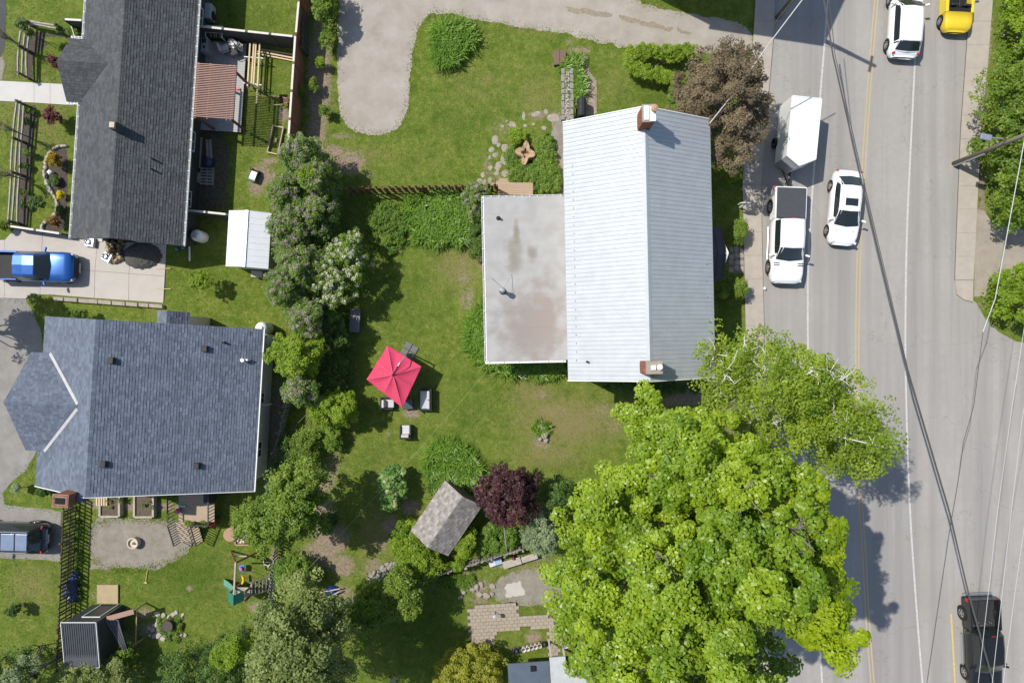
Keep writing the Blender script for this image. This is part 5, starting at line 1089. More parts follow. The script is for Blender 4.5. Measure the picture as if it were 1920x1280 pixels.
for i in range(30):
    th = rg.uniform(0,6.3); r = rg.uniform(20,38); x = 314+r*math.cos(th)*1.05; y = 1173+r*math.sin(th)*.85
    if rg.random() < .8 or x < 300: p = W(x,y); rock(MB(), (p.x,p.y,0), rg.uniform(.1,.24), rg.uniform(.08,.18), rg.uniform(.05,.14), rg, rg.random()*3).build('stone', M_STONE, t, True)
p = W(276,1080); t = thing('yellow_mallet', 'yellow long-handled mallet lying on the grass', 'mallet', (p.x,p.y,0), R(80)); MB().tube([(-.35,0,.05),(.4,.03,.05)], .028, 6).build('handle', M_YELLOW2, t); MB().tube([(-.38,-.1,.06),(-.38,.1,.06)], .05, 8).build('head', M_YELLOW2, t)
# round table, sandbox with toys
p = W(431,1003,.4); t = thing('round_table', 'round tan spool table with a second top behind it', 'table', (p.x,p.y,0)); MB().lathe((0,0,0), [(.44,.0),(.44,.06),(.2,.07),(.2,.3),(.41,.31),(.42,.36),(.38,.38)], 22).build('spool', mat('tan tabletop',(.36,.22,.15),.7,.06,5), t)
MB().lathe((.22,.06,0), [(.38,0),(.4,.2),(.38,.22)], 22).build('lower_top', mat('pale tan top',(.42,.28,.2),.7,.06,5), t)
p = W(457,1007); t = thing('sandbox', 'square sandbox heaped with coloured balls and toys', 'sandbox', (p.x,p.y,0))
for s in (-1, 1): MB().box(s*.46-.04,s*.46+.04,-.42,.42,0,.2).build('side_board', mat('tan tabletop'), t); MB().box(-.42,.42,s*.42-.04,s*.42+.04,0,.2).build('end_board', mat('tan tabletop'), t)
MB().box(-.42,.42,-.38,.38,0,.08).build('sand', M_GRAVEL2, t)
toyc = [(.6,.05,.25),(.7,.7,.68),(.05,.3,.2),(.08,.12,.4),(.65,.45,.05),(.7,.7,.7),(.45,.1,.4),(.7,.65,.6)]
for i in range(22):
    o = MB().lathe((0,0,0), [(.01,0),(.06,.03),(.075,.075),(.06,.12),(.01,.15)], 8).build('toy_ball', mat('toy colour %d' % (i % 8), toyc[i % 8], .4), loc=(p.x+rg.uniform(-.36,.36), p.y+rg.uniform(-.34,.2), .08+rg.uniform(0,.08)), smooth=True)
    tag(o, '%s ball lying in the sandbox' % ['pink','white','dark green','navy','yellow','pale grey','purple','cream'][i % 8], 'ball', 'balls in the sandbox')
# swing set with slide
M_SWR = mat('reddish swing beam', (.20,.085,.05), .8, .12, 4); M_GREENP = mat('green canopy vinyl', (.03,.17,.115), .5, .06, 3); M_SLIDE = mat('pale green slide', (.12,.27,.2), .4, .06, 4)
p = W(447,1090); t = thing('swing_set', 'wooden swing set with green canopy tower and slide', 'swing set', (p.x,p.y,0)); L = Vector((p.x,p.y,0))
zb = 2.3; b0 = W(442,1053,zb)-L; b1 = W(439,1113,zb)-L
MB().bar(b0, b1, .09, .14).build('top_beam', M_OLDWOOD, t)
for px in ((433,1032),(484,1034)): MB().bar(W(*px)-L, b0+Vector((0,-.05,0)), .08, .1).build('leg', M_SWR, t)
MB().bar(W(452,1043)-L+Vector((-.15,0,1.3)), b0+Vector((.02,-.1,0)), .06, .08).build('brace', M_SWR, t); MB().bar(W(439,1042,.9)-L, W(463,1042,.9)-L, .07, .08).build('cross_bar', M_OLDWOOD, t)
tw = W(443,1121,2.1)-L; tw.z = 0
for dx in (-.42,.42):
    for dy in (-.26,.26): MB().box(tw.x+dx-.05,tw.x+dx+.05,tw.y+dy-.05,tw.y+dy+.05,0,1.95).build('tower_post', M_SWR, t)
MB().box(tw.x-.45,tw.x+.45,tw.y-.3,tw.y+.3,1.1,1.16).build('tower_floor', M_OLDWOOD, t)
rx0, rx1 = W(427,1112,1.9).x-L.x, W(457,1112,1.9).x-L.x; ridge = b1.x; ry0, ry1 = W(0,1128,2.1).y-L.y, W(0,1112,2.1).y-L.y
g_ = MB(); slab3(g_, [(ridge,ry0-.1,2.42),(ridge,ry1,2.42),(rx1,ry1+.05,1.85),(rx1,ry0,1.85)], .02); slab3(g_, [(ridge,ry0-.1,2.42),(ridge,ry1,2.42),(rx0,ry1+.05,1.85),(rx0,ry0,1.85)], .02); g_.build('canopy', M_GREENP, t)
s0 = tw+Vector((-.35,-.25,1.15)); b = MB(); pr = []
for i in range(9):
    f = i/8; x = s0.x-f*1.25; z = 1.15*(1-f)**1.3+.08; yv = s0.y+.3+.22*f; pr.append((x,yv,z))
for x, yv, z in pr: b.v += [(x,yv-.24,z+.14),(x,yv-.2,z),(x,yv+.2,z),(x,yv+.24,z+.14)]
b.f = [(4*i+j,4*i+j+1,4*i+j+5,4*i+j+4) for i in range(8) for j in range(3)]; b.build('slide', M_SLIDE, t)
for i in range(6):
    f = i/5; MB().obox((tw.x+.5+f*.75,tw.y+.15+.05*f,1.05-f*.95), (.1,.75,.05)).build('ladder_rung', M_GREYF, t)
for s in (-.4,.42): MB().bar((tw.x+.43,tw.y+.15+s,1.12),(tw.x+1.3,tw.y+.2+s,.04),.05,.1).build('ladder_rail', M_OLDWOOD, t)
sx = W(453,1065,.45)-L; MB().box(sx.x-.17,sx.x+.17,sx.y-.2,sx.y+.2,.4,.45).build('baby_swing', mat('blue swing plastic',(.05,.18,.6),.4), t, bevel=.05); MB().box(sx.x-.1,sx.x+.08,sx.y-.1,sx.y+.1,.45,.62).build('swing_back', mat('pink plastic'), t, bevel=.03)
for s in (-.12,.12): MB().tube([(sx.x,sx.y+s,.45),(b0.x*.8+b1.x*.2,sx.y+s*.8,zb)], .012, 4).build('rope', M_LEAD, t)
b = MB(); yw = W(454,1087,.5)-L
b.tube([(yw.x-.02,yw.y+.28,.5),(yw.x+.05,yw.y+.1,.43),(yw.x+.05,yw.y-.1,.43),(yw.x-.04,yw.y-.28,.5)], [.05,.08,.08,.05], 8); b.build('belt_swing', mat('yellow plastic',(.75,.48,.02),.4), t, smooth=True)
for s in (-.26,.26): MB().tube([(yw.x-.02,yw.y+s,.5),(b0.x*.4+b1.x*.6,yw.y+s*.8,zb)], .012, 4).build('rope', M_LEAD, t)
# child's bike lying by the fence
p = W(499,1054); t = thing('childs_bicycle', 'small white bicycle lying by the picket fence', 'bicycle', (p.x,p.y,0), R(-60))
for x in (-.32,.32):
    b = MB(); ring = [(x+.2*math.cos(k*.52),.2*math.sin(k*.52),.07) for k in range(13)]; b.tube(ring, .025, 6, cap=False); b.build('wheel', M_LEAD, t)
MB().tube([(-.32,0,.09),(0,-.12,.1),(.25,.05,.1),(.32,0,.09)], .025, 6).build('frame', M_PLASTICW, t); MB().tube([(.25,.05,.1),(.2,.28,.12),(.35,.32,.12)], .022, 6).build('handlebar', M_PLASTICW, t); MB().box(-.2,-.02,.12,.2,.08,.13).build('saddle', M_LEAD, t)
# blue tarpaulins
def tarp(label, pts, h, m, seed, parts=None):
    r = np.random.default_rng(seed); poly = PX(pts); A = np.array(poly); c = A.mean(0); N = 26; lo, hi = A.min(0), A.max(0)
    X, Y = np.meshgrid(np.linspace(lo[0],hi[0],N), np.linspace(lo[1],hi[1],N)); P = np.stack([X.ravel(),Y.ravel()],1); ins = inside(poly, P); d = np.where(ins, edgedist(poly, P), 0)
    Z = h*np.minimum(1, d/(.25*min(hi-lo)))**.6*(1+.25*np.sin(P[:,0]*7+P[:,1]*3)+.2*np.sin(P[:,1]*11-P[:,0]*4))+r.normal(0,.02,len(P))*(d > 0)
    b = MB(); b.v = [(P[i,0]-c[0],P[i,1]-c[1],max(.01,Z[i])) for i in range(len(P))]
    b.f = [(j*N+i,j*N+i+1,(j+1)*N+i+1,(j+1)*N+i) for j in range(N-1) for i in range(N-1) if ins[[j*N+i,j*N+i+1,(j+1)*N+i+1,(j+1)*N+i]].sum() >= 3]
    return tag(b.build('blue_tarpaulin', m, loc=(c[0],c[1],0)), label, 'tarpaulin')
M_TARP = mat('dark blue tarpaulin', (.025,.05,.14), .35, .3, 6, spec=.5)
tarp('crumpled dark blue tarpaulin heaped beside the dark picket fence', [(141,1066),(153,1072),(150,1090),(151,1120),(143,1130),(122,1121),(121,1088),(132,1084)], .55, M_TARP, 1)
tt = tarp('blue tarpaulin weighed down by two poles near the rocks', [(608,1105),(622,1095),(634,1098),(637,1112),(625,1118),(612,1118)], .3, mat('royal blue tarpaulin',(.02,.03,.2),.4,.25,6,spec=.4), 2)
for a, c, z, lb in (((600,1110),(637,1103),.42,'longer pale pole lying across the blue tarpaulin'),((612,1121),(637,1108),.36,'shorter pale pole on the edge of the blue tarpaulin')): tag(board('x', a, c, z, .07, .05, M_OLDWOOD, 'poles over the tarpaulin'), lb, 'pole')
# bench of oddments behind the lower fence
p = W(1005,1043); an, L_ = frame2(W(943,1055), W(1003,1037)); t = thing('long_bench', 'long pale bench top along the grey picket fence', 'bench', (W(943,1055).x,W(943,1055).y,0), an)
MB().box(0,1.15,-.25,.2,.4,.45).build('bench_top', M_OLDWOOD, t); MB().box(1.2,2.2,-.22,.15,.4,.45).build('bench_top', M_OLDWOOD, t)
for x in (.1,1.1,1.3,2.1): MB().box(x-.04,x+.04,-.2,.12,0,.4).build('leg', M_GREYF, t)
for px, col, lb, sz in (((923,1053),(.55,.52,.55),'white crate of oddments on the ground by the fence',(.4,.4,.3)),((935,1050),(.28,.38,.5),'pale blue sheet of board beside the long bench',(.42,.36,.3)),((962,1041),(.25,.03,.04),'dark red pot on the long bench',(.14,.2,.62)),((908,1043),(.5,.12,.06),'orange pot behind the white crate',(.13,.13,.5))):
    p = W(*px); tag(MB().obox((0,0,sz[2]/2), (sz[0],sz[1],sz[2]), .3).build('oddment', mat('oddment %d' % int(px[0]), col, .6, .15, 9), loc=(p.x,p.y,0), bevel=.02), lb, 'box')
tag(MB().tube([W(944,980,2.2), W(951,1040,.6)], .03, 6).build('leaning_pole', M_OLDWOOD), 'grey pole leaning from the plum tree to the bench', 'pole')
p = W(904,1023,.4); t = thing('white_bucket', 'white bucket among shrubs behind the grey fence', 'bucket', (p.x,p.y,0)); MB().lathe((0,0,0), [(.11,0),(.14,.36),(.15,.36),(.15,.39),(.13,.39),(.1,.06)], 16).build('pail', M_PLASTICW, t)
# row of buckets on a plank
P0, P1 = W(967,1222,.6), W(1012,1211,.6)
t = thing('plank_shelf', 'dark plank shelf under the row of buckets', 'shelf', W(995,1222)); MB().bar(P0+Vector((-.3,-.12,-.42)), P1+Vector((.45,.0,-.42)), .34, .05).build('plank', M_DKWOOD, t, True)
for q in (P0, P1): MB().box(q.x-.05,q.x+.05,q.y-.2,q.y+.08,0,.16).build('leg', M_DKWOOD, t, True)
bl = ['navy','navy','white','white','cream','white','cream','navy']
for i in range(8):
    q = P0.lerp(P1, i/6.0); m = mat('navy plastic',(.02,.03,.06),.4) if bl[i] == 'navy' else (M_PLASTICW if bl[i] == 'white' else mat('cream plastic',(.6,.53,.44),.5))
    t = thing('bucket', '%s bucket, %s in the row counted from the golden shrub' % (bl[i], ['first','second','third','fourth','fifth','sixth','seventh','last'][i]), 'bucket', (q.x,q.y,.21), 0, 'row of buckets'); MB().lathe((0,0,0), [(.10,0),(.135,.34),(.145,.34),(.145,.37),(.125,.37),(.1,.2)], 16).build('pail', m, t)
    MB().lathe((0,0,.16), [(.1,0),(.1,.05)], 12).build('contents', M_SOIL, t)
for px, lb in (((1054,1205),'cream pot beside the white canopy edge'),((1061,1210),'larger cream pot beside the white canopy edge')):
    p = W(*px,.5); t = thing('cream_pot', lb, 'pot', (p.x,p.y,0)); r = 1.0 if px[0] == 1054 else 1.25; MB().lathe((0,0,0), [(.1*r,0),(.15*r,.4),(.17*r,.42),(.14*r,.42),(.12*r,.3)], 16).build('pot', mat('cream plastic'), t)
p = W(928,1153,.6); t = thing('garden_lamp', 'small pale lamp post on the paver patio', 'lamp', (p.x,p.y,0)); MB().tube([(0,0,0),(0,0,.75)], .025, 6).build('pole', M_LEAD, t); MB().lathe((0,0,.7), [(.06,0),(.13,.05),(.13,.16),(.04,.22)], 12).build('lamp_shade', M_LGREY, t)
# street-side bits
p = W(1397,383,1.1); t = thing('estate_sign', 'small white sign on a post at the sidewalk edge', 'sign', (p.x,p.y,0)); MB().box(-.03,.03,-.04,.04,0,1.7).build('post', M_WHITE, t); MB().box(-.42,.18,-.02,.02,1.0,1.6).build('board', M_WHITE, t)
p = W(1432,541); tag(rock(MB(), (0,0,.12), .09, .11, .12, rg).build('white_stone', M_PLASTICW, loc=(p.x,p.y,0)), 'white scrap lying on the kerb past the white pickup', 'litter')
# ------------------------------------------------------------------ VEHICLES
M_TYRE = mat('tyre rubber', (.02,.02,.021), .85, .15, 20); M_RIM = mat('alloy rim', (.5,.5,.5), .35, .05, 8, metal=.8)
M_CARGLASS = mat('dark car glass', (.018,.024,.026), .05, .05, 2, spec=.8); M_TRIM = mat('black trim', (.018,.018,.02), .5, .1, 8)
M_LAMPR = mat('red lamp lens', (.5,.01,.015), .2, .05, 8, spec=.6); M_LAMPW = mat('clear lamp lens', (.6,.62,.64), .12, .05, 8, spec=.7)
M_CARW = mat('white car paint', (.80,.81,.82), .3, .01, 2, coat=.6); M_CARY = mat('yellow car paint', (.72,.53,.03), .3, .03, 2, coat=.7)
M_CARB = mat('blue car paint', (.012,.085,.32), .28, .03, 2, coat=.8, metal=.3); M_CARK = mat('black car paint', (.012,.013,.014), .25, .1, 2, coat=.7)
M_CARD = mat('dark slate car paint', (.02,.028,.04), .22, .05, 2, coat=.8, metal=.2)
def wheel(parent, x, y, r, s):
    w = MB(); prof = [(r*.62,-.1),(r*.95,-.11),(r,-.06),(r,.06),(r*.95,.11),(r*.62,.1)]; n = 22; vs = []; fs = []
    for q, d in prof:
        for k in range(n): t = 2*math.pi*k/n; vs.append((x+q*math.cos(t), y+d, r+q*math.sin(t)))
    for i in range(len(prof)-1):
        for k in range(n): fs.append((i*n+k,i*n+(k+1) % n,(i+1)*n+(k+1) % n,(i+1)*n+k))
    w.add(vs, fs); w = w.build('wheel', M_TYRE, parent)
    b = MB(); b.tube([(x,y+s*.02,r),(x,y+s*.075,r)], r*.6, 20); b = b.build('rim', M_TRIM, w)
    sp = MB()
    for k in range(5):
        t = 2*math.pi*k/5+.3; sp.bar((x,y+s*.09,r),(x+r*.58*math.cos(t),y+s*.085,r+r*.58*math.sin(t)),.05,.07)
    ring = [(x+r*.6*math.cos(k*.3),y+s*.085,r+r*.6*math.sin(k*.3)) for k in range(22)]; sp.tube(ring, .022, 5, cap=False); sp.build('spoke', M_RIM, w)
    return w
def loft(rings):
    n = len(rings[0]); b = MB()
    for r in rings: b.v += [tuple(p) for p in r]
    b.f = [(i*n+j,i*n+j+1,(i+1)*n+j+1,(i+1)*n+j) for i in range(len(rings)-1) for j in range(n-1)]
    b.f += [tuple(range(n)), tuple(range((len(rings)-1)*n, len(rings)*n))[::-1]]
    return b
def body_ring(x, w, zt, zb, cr=.03):
    h = [(w*.88,zb),(w*.99,zb+.12),(w,zb+(zt-zb)*.5),(w*.985,zt-.12),(w*.94,zt-.03),(w*.82,zt+cr*.3),(w*.45,zt+cr)]
    return [(x,y,z) for y, z in h]+[(x,0,zt+cr*1.3)]+[(x,-y,z) for y, z in h[::-1]]
class Cabin:
    def __init__(s, x0, x1, x2, x3, wb, wt, zb, zr, bow=.14, zb3=None):
        s.R = []; zb3 = zb3 or zb; xs = [x0,x1,(x1+x2)/2,x2,x3]; zs = [zb,zr-.04,zr,zr-.03,zb3]; bw = [bow,bow*.6,0,-bow*.35,-bow*.7]; wbs = [wb*.93,wb,wb,wb*.99,wb*.9]; wts = [wb*.86,wt*.97,wt,wt*.97,wb*.82]
        zbs = [zb,zb,zb,(zb+zb3)/2,zb3]
        for x, z, q, a, t, lo in zip(xs, zs, bw, wbs, wts, zbs):
            h = [(a,lo-.02),(t+(a-t)*.15,lo+(z-lo)*.86),(t*.86,z)]
            s.R.append([Vector((x+q*(1-(y/a)**2),y,zz)) for y, zz in h]+[Vector((x+q,0,z+.03))]+[Vector((x+q*(1-(y/a)**2),-y,zz)) for y, zz in h[::-1]])
    def P(s, u, t):
        i = min(int(u), 3); f = u-i; j = min(int(t), 5); g = t-j
        return (s.R[i][j]*(1-f)+s.R[i+1][j]*f)*(1-g)+(s.R[i][j+1]*(1-f)+s.R[i+1][j+1]*f)*g
    def mesh(s): return loft(s.R)
    def patch(s, u0, u1, t0, t1, nu=6, nt=10, off=.008, fn=None):
        b = MB()
        for i in range(nu+1):
            for j in range(nt+1):
                u = u0+(u1-u0)*i/nu; t = t0+(t1-t0)*j/nt
                if fn: u, t = fn(i/nu, j/nt)
                p = s.P(u, t); c = s.P(u, 3); e = 1e-3
                d1 = s.P(min(4,u+e), t)-s.P(max(0,u-e), t); d2 = s.P(u, min(6,t+e))-s.P(u, max(0,t-e)); n = d1.cross(d2)
                n = n.normalized() if n.length > 1e-12 else Vector((0,0,1))
                if n.z < 0: n = -n
                if abs(n.z) < .3 and n.y*p.y < 0: n = -n
                b.v.append(tuple(p+n*off))
        b.f = [(i*(nt+1)+j,i*(nt+1)+j+1,(i+1)*(nt+1)+j+1,(i+1)*(nt+1)+j) for i in range(nu) for j in range(nt)]
        return b
def car(name, label, cat, px, z, ang, L, Wd, paint, stations, cabin, wheels, r, glass=(.06,.95), sides=(.55,3.35), extra=None, rear=True):
    p = W(*px, z); t = thing(name, label, cat, (p.x,p.y,0), R(ang)); h = Wd/2
    bd = loft([body_ring(x*L, h*w, zt, zb) for x, w, zt, zb in stations]).build('body', paint, t, smooth=True)
    if cabin:
        c = Cabin(*cabin); cb = c.mesh().build('cabin', paint, t)
        c.patch(glass[0], glass[1], .75, 5.25).build('windshield', M_CARGLASS, t, smooth=True)
        if rear: c.patch(3.08, 3.9, .85, 5.15).build('rear_window', M_CARGLASS, t, smooth=True)
        c.patch(sides[0], sides[1], .12, .86, 8, 3).build('side_window', M_CARGLASS, t); c.patch(sides[0], sides[1], 5.14, 5.88, 8, 3).build('side_window', M_CARGLASS, t)
        mx = c.P(.35, .3).x
        for s in (-1, 1):
            m = MB().obox((mx,s*(h+.12),cabin[6]+.08), (.12,.26,.14), s*-.25).build('mirror', paint, t, bevel=.03); MB().bar((mx+.04,s*(h-.12),cabin[6]+.02),(mx,s*(h+.02),cabin[6]+.06),.05,.05).build('mirror_arm', M_TRIM, m)
    for x in wheels:
        for s in (-1, 1):
            MB().tube([(x*L,s*(h-.2),r*1.02),(x*L,s*(h+.004),r*1.02)], r*1.14, 24).build('wheel_arch', M_TRIM, t); wheel(t, x*L, s*(h-.09), r, s)  # black disc painted as the dark recess behind each wheel
    if extra: extra(t, L, h)
    return t
def lamps(t, L, h, xf, xr, zf, zr, wf=.32, wr=.14):
    for s in (-1, 1):
        if xf: MB().obox((xf,s*(h-wf/2-.08),zf), (.16,wf,.12), -s*.35).build('headlight', M_LAMPW, t, bevel=.03)
        if xr: MB().obox((xr,s*(h-.17),zr), (.1,wr,.12), s*.3).build('taillight', M_LAMPR, t, bevel=.03)
SED = [(-.5,.62,.62,.42),(-.485,.82,.80,.3),(-.45,.93,.93,.24),(-.38,.985,.99,.2),(-.2,1,1.0,.2),(.1,1,.97,.2),(.25,.995,.93,.2),(.38,.97,.83,.22),(.45,.89,.74,.24),(.485,.76,.66,.28),(.5,.56,.55,.34)]
def sed_x(t, L, h):
    lamps(t, L, h, L*.46, -L*.475, .72, .84); MB().box(-.42,.02,-.38,.38,1.478,1.49).build('sunroof', M_CARGLASS, t, bevel=.02)
    MB().box(L*.488,L*.503,-.5,.5,.38,.56).build('grille', M_TRIM, t); MB().box(L*.3,L*.32,-.55,.55,.9,.905).build('hood_seam', M_TRIM, t)
car('white_sedan', 'white sedan with dark sunroof driving beside the double yellow line', 'car', (1586,389), .75, -95, 4.62, 1.82, M_CARW, SED, (1.15,.22,-1.12,-1.86,.86,.60,.94,1.45), (.31,-.29), .33, extra=sed_x, sides=(.5,3.4))
HAT = [(-.5,.72,.7,.42),(-.48,.88,.86,.32),(-.44,.96,.98,.26),(-.3,1,1.02,.22),(0,1,1.0,.22),(.25,.99,.97,.22),(.38,.97,.88,.24),(.46,.86,.78,.26),(.5,.6,.6,.34)]
def hat_x(t, L, h): lamps(t, L, h, L*.46, -L*.465, .76, .95, wr=.18); MB().box(-L*.505,-L*.49,-.26,.26,.52,.64).build('licence_plate', M_LAMPW, t)
car('white_hatchback', 'white hatchback with dark rear window driving past the yellow convertible', 'car', (1700,38), .8, 86.5, 4.5, 1.86, M_CARW, HAT, (1.05,.45,-1.5,-1.98,.88,.64,1.0,1.56), (.31,-.31), .34, extra=hat_x, sides=(.45,3.2))
PICK = [(.5,.66,.78,.42),(.49,.82,.92,.36),(.46,.94,1.04,.34),(.40,.99,1.10,.34),(.28,1,1.14,.34),(.1,1,1.16,.34),(-.1,1,1.16,.34),(-.163,.995,1.16,.36)][::-1]
def pickup_bed(t, L, h, x0, x1, paint, zt=1.22, zf=.72, cover=None, liner=None):
    b = MB(); hb = h*.97
    for s in (-1, 1): b.box(x0,x1,s*(hb-.055)-.055,s*(hb-.055)+.055,.36,zt)
    b.box(x0-.07,x0-.002,-hb*.97,hb*.97,.45,zt-.01); b.box(x1-.06,x1,-hb+.11,hb-.11,.5,zt-.02)
    bed = b.build('bed', paint, t, bevel=.03); MB().box(x0,x1-.06,-hb+.11,hb-.11,.4,zf).build('bed_floor', liner or M_TRIM, bed)
    if liner is not None or cover is None:
        for i in range(11): y = -hb+.2+i*(2*hb-.4)/10; MB().box(x0+.02,x1-.08,y-.025,y+.025,zf,zf+.025).build('bed_rib', liner or M_TRIM, bed)
    if cover: MB().box(x0+.02,x1-.02,-hb+.07,hb-.07,zt+.004,zt+.05).build('bed_cover', cover, t, bevel=.02)
    MB().obox((x0-.16,0,.5), (.16,h*1.8,.16)).build('rear_bumper', M_METALGREY if paint is not M_CARW else M_PLASTICW, t, bevel=.04)
    for s in (-1, 1): MB().box(x0-.075,x0+.09,s*(hb-.02)-.05,s*(hb-.02)+.05,.78,1.06).build('taillight', M_LAMPR, t, bevel=.02)
M_TON = mat('dark grey tonneau', (.06,.064,.072), .6, .08, 5)
def wp_x(t, L, h):
    pickup_bed(t, L, h, -L*.485, -L*.165, M_CARW, cover=M_TON); lamps(t, L, h, L*.47, 0, .9, 0)
    for s in (-1, 1):
        for dx in (0,.13): MB().box(1.84-dx,1.89-dx,s*.72-.17,s*.72+.17,1.1,1.178).build('hood_stripe', M_TRIM, t)
        MB().tube([(-.55,s*(h+.06),.42),(1.45,s*(h+.06),.42)], .05, 8).build('side_step', M_METALGREY, t)
    MB().box(L*.485,L*.503,-.6,.6,.5,.85).build('grille', M_METALGREY, t, bevel=.03); MB().box(-.9,-.86,-.25,.25,1.78,1.82).build('brake_lamp', M_LAMPR, t)
pk = car('white_pickup', 'white crew-cab pickup with dark bed cover hitched to the white trailer', 'pickup truck', (1478,441), .95, -92, 5.85, 1.97, M_CARW, PICK, (1.52,.78,-.82,-.95,.93,.68,1.15,1.84), (.33,-.31), .40, extra=wp_x, sides=(.5,3.0), rear=True)
def bk_x(t, L, h):
    pickup_bed(t, L, h, -L*.485, -L*.165, M_CARK, liner=mat('worn black liner',(.03,.031,.032),.7,.2,9)); lamps(t, L, h, L*.47, 0, .9, 0)
    rg = random.Random(5)
    for i in range(10): MB().obox((-L*.21+rg.uniform(-.1,.1),-.6+i*.13,.79), (.05,.05,.05), rg.random()).build('bolt', M_METALGREY, t)
    MB().box(-.88,-.84,-.12,.12,1.76,1.81).build('brake_lamp', M_LAMPR, t)
    for s in (-1, 1): MB().tube([(-.5,s*(h+.06),.42),(1.4,s*(h+.06),.42)], .05, 8).build('side_step', M_METALGREY, t)
car('black_pickup', 'dusty black pickup with open bed on the side street', 'pickup truck', (1846,1208), .95, -87.5, 5.7, 1.95, M_CARK, PICK, (1.50,.80,-.8,-.93,.92,.67,1.15,1.82), (.33,-.31), .40, extra=bk_x, sides=(.5,3.0))
PICKS = [(x, w, z*.97, b) for x, w, z, b in PICK]
def bl_x(t, L, h):
    pickup_bed(t, L, h, -L*.485, -L*.16, M_CARB, zt=1.16, liner=mat('worn black liner')); lamps(t, L, h, L*.465, 0, .85, 0)
    MB().box(L*.48,L*.505,-.62,.62,.42,.82).build('grille', M_TRIM, t, bevel=.03); MB().box(L*.495,L*.512,-.3,.3,.3,.4).build('licence_plate', M_LAMPW, t)
PICKB = [(-.15,.995,1.12,.34)]+PICKS[1:]
car('blue_pickup', 'metallic blue pickup with black bed parked on the concrete driveway', 'pickup truck', (60,499), .95, -1.5, 5.0, 1.84, M_CARB, PICKB, (1.18,.52,-.62,-.82,.87,.66,1.12,1.74), (.32,-.31), .37, extra=bl_x, sides=(.5,3.0))
def wg_x(t, L, h):
    lamps(t, L, h, L*.46, -L*.46, .8, .98, wr=.2); MB().box(-L*.503,-L*.488,-.26,.26,.6,.72).build('licence_plate', M_LAMPW, t)
    M_RP = mat('sky-grey roof panel', (.30,.36,.46), .22, .08, 3, metal=.6)
    MB().box(-.05,.3,-.38,.38,1.585,1.622).build('sunroof', M_CARGLASS, t, bevel=.03)
    for x0, x1 in ((-.95,-.15),(-1.72,-1.02)): MB().box(x0,x1,-.5,.5,1.57,1.626).build('roof_panel', M_RP, t, bevel=.02)
    for s in (-1, 1): MB().tube([(.3,s*.6,1.6),(-.6,s*.63,1.64),(-1.7,s*.6,1.6)], .02, 6).build('roof_rail', M_RIM, t)
car('dark_wagon', 'dark slate wagon parked beside the dark picket fence', 'car', (14,1009), .85, 178.5, 4.75, 1.86, M_CARD, HAT, (1.1,.45,-1.72,-2.1,.88,.66,1.02,1.58), (.31,-.30), .35, extra=wg_x, sides=(.45,3.3))
CONV = [(-.5,.66,.62,.42),(-.48,.84,.78,.32),(-.44,.95,.88,.26),(-.36,1,.93,.22),(-.22,1,.95,.2)]
CONV2 = [(.16,1,.95,.2),(.25,.99,.92,.2),(.38,.96,.82,.22),(.46,.86,.72,.26),(.5,.6,.58,.34)]
def cv_x(t, L, h):
    loft([body_ring(x*L, h*w, zt, zb) for x, w, zt, zb in CONV2]).build('hood', M_CARY, t, smooth=True)
    for s in (-1, 1): MB().box(-.22*L,.16*L,s*(h-.09)-.09,s*(h-.09)+.09,.2,.95).build('door', M_CARY, t, bevel=.04)
    MB().box(-.22*L,.16*L,-h+.18,h-.18,.2,.42).build('cabin_floor', M_TRIM, t)
    MB().box(-.235*L,-.14*L,-h+.15,h-.15,.42,.9).build('rear_shelf', M_TRIM, t, bevel=.04)
    for y in (-.38,.38):
        s_ = MB().box(-.35,.15,y-.24,y+.24,.42,.58).build('seat', M_TRIM, t, bevel=.05); MB().obox((-.42,y,.8), (.14,.46,.6), 0, 0, -.2).build('seat_back', mat('black leather',(.03,.03,.032),.45,.1,8), s_, bevel=.05)
    MB().add([(.2*L,-h*.8,.94),(.2*L,h*.8,.94),(.11*L,h*.68,1.3),(.11*L,-h*.68,1.3)],[(0,1,2,3)]).build('windshield', M_CARGLASS, t)
    b = MB(); b.bar((.2*L,-h*.82,.94),(.11*L,-h*.7,1.31),.05,.05); b.bar((.2*L,h*.82,.94),(.11*L,h*.7,1.31),.05,.05); b.bar((.11*L,-h*.7,1.31),(.11*L,h*.7,1.31),.05,.05); b.build('windshield_frame', M_TRIM, t)
    for s in (-1, 1): MB().obox((.5,s*(h+.1),1.0), (.12,.22,.13), -s*.25).build('mirror', M_CARY, t, bevel=.03)
    lamps(t, L, h, L*.46, 0, .7, 0); MB().obox((-L*.47,0,.80), (.05,.8,.035)).build('brake_lamp', M_LAMPR, t)
car('yellow_convertible', 'yellow open-top convertible with black interior at the far kerb', 'car', (1797,0), .7, 87, 3.95, 1.72, M_CARY, CONV, None, (.31,-.30), .32, extra=cv_x)
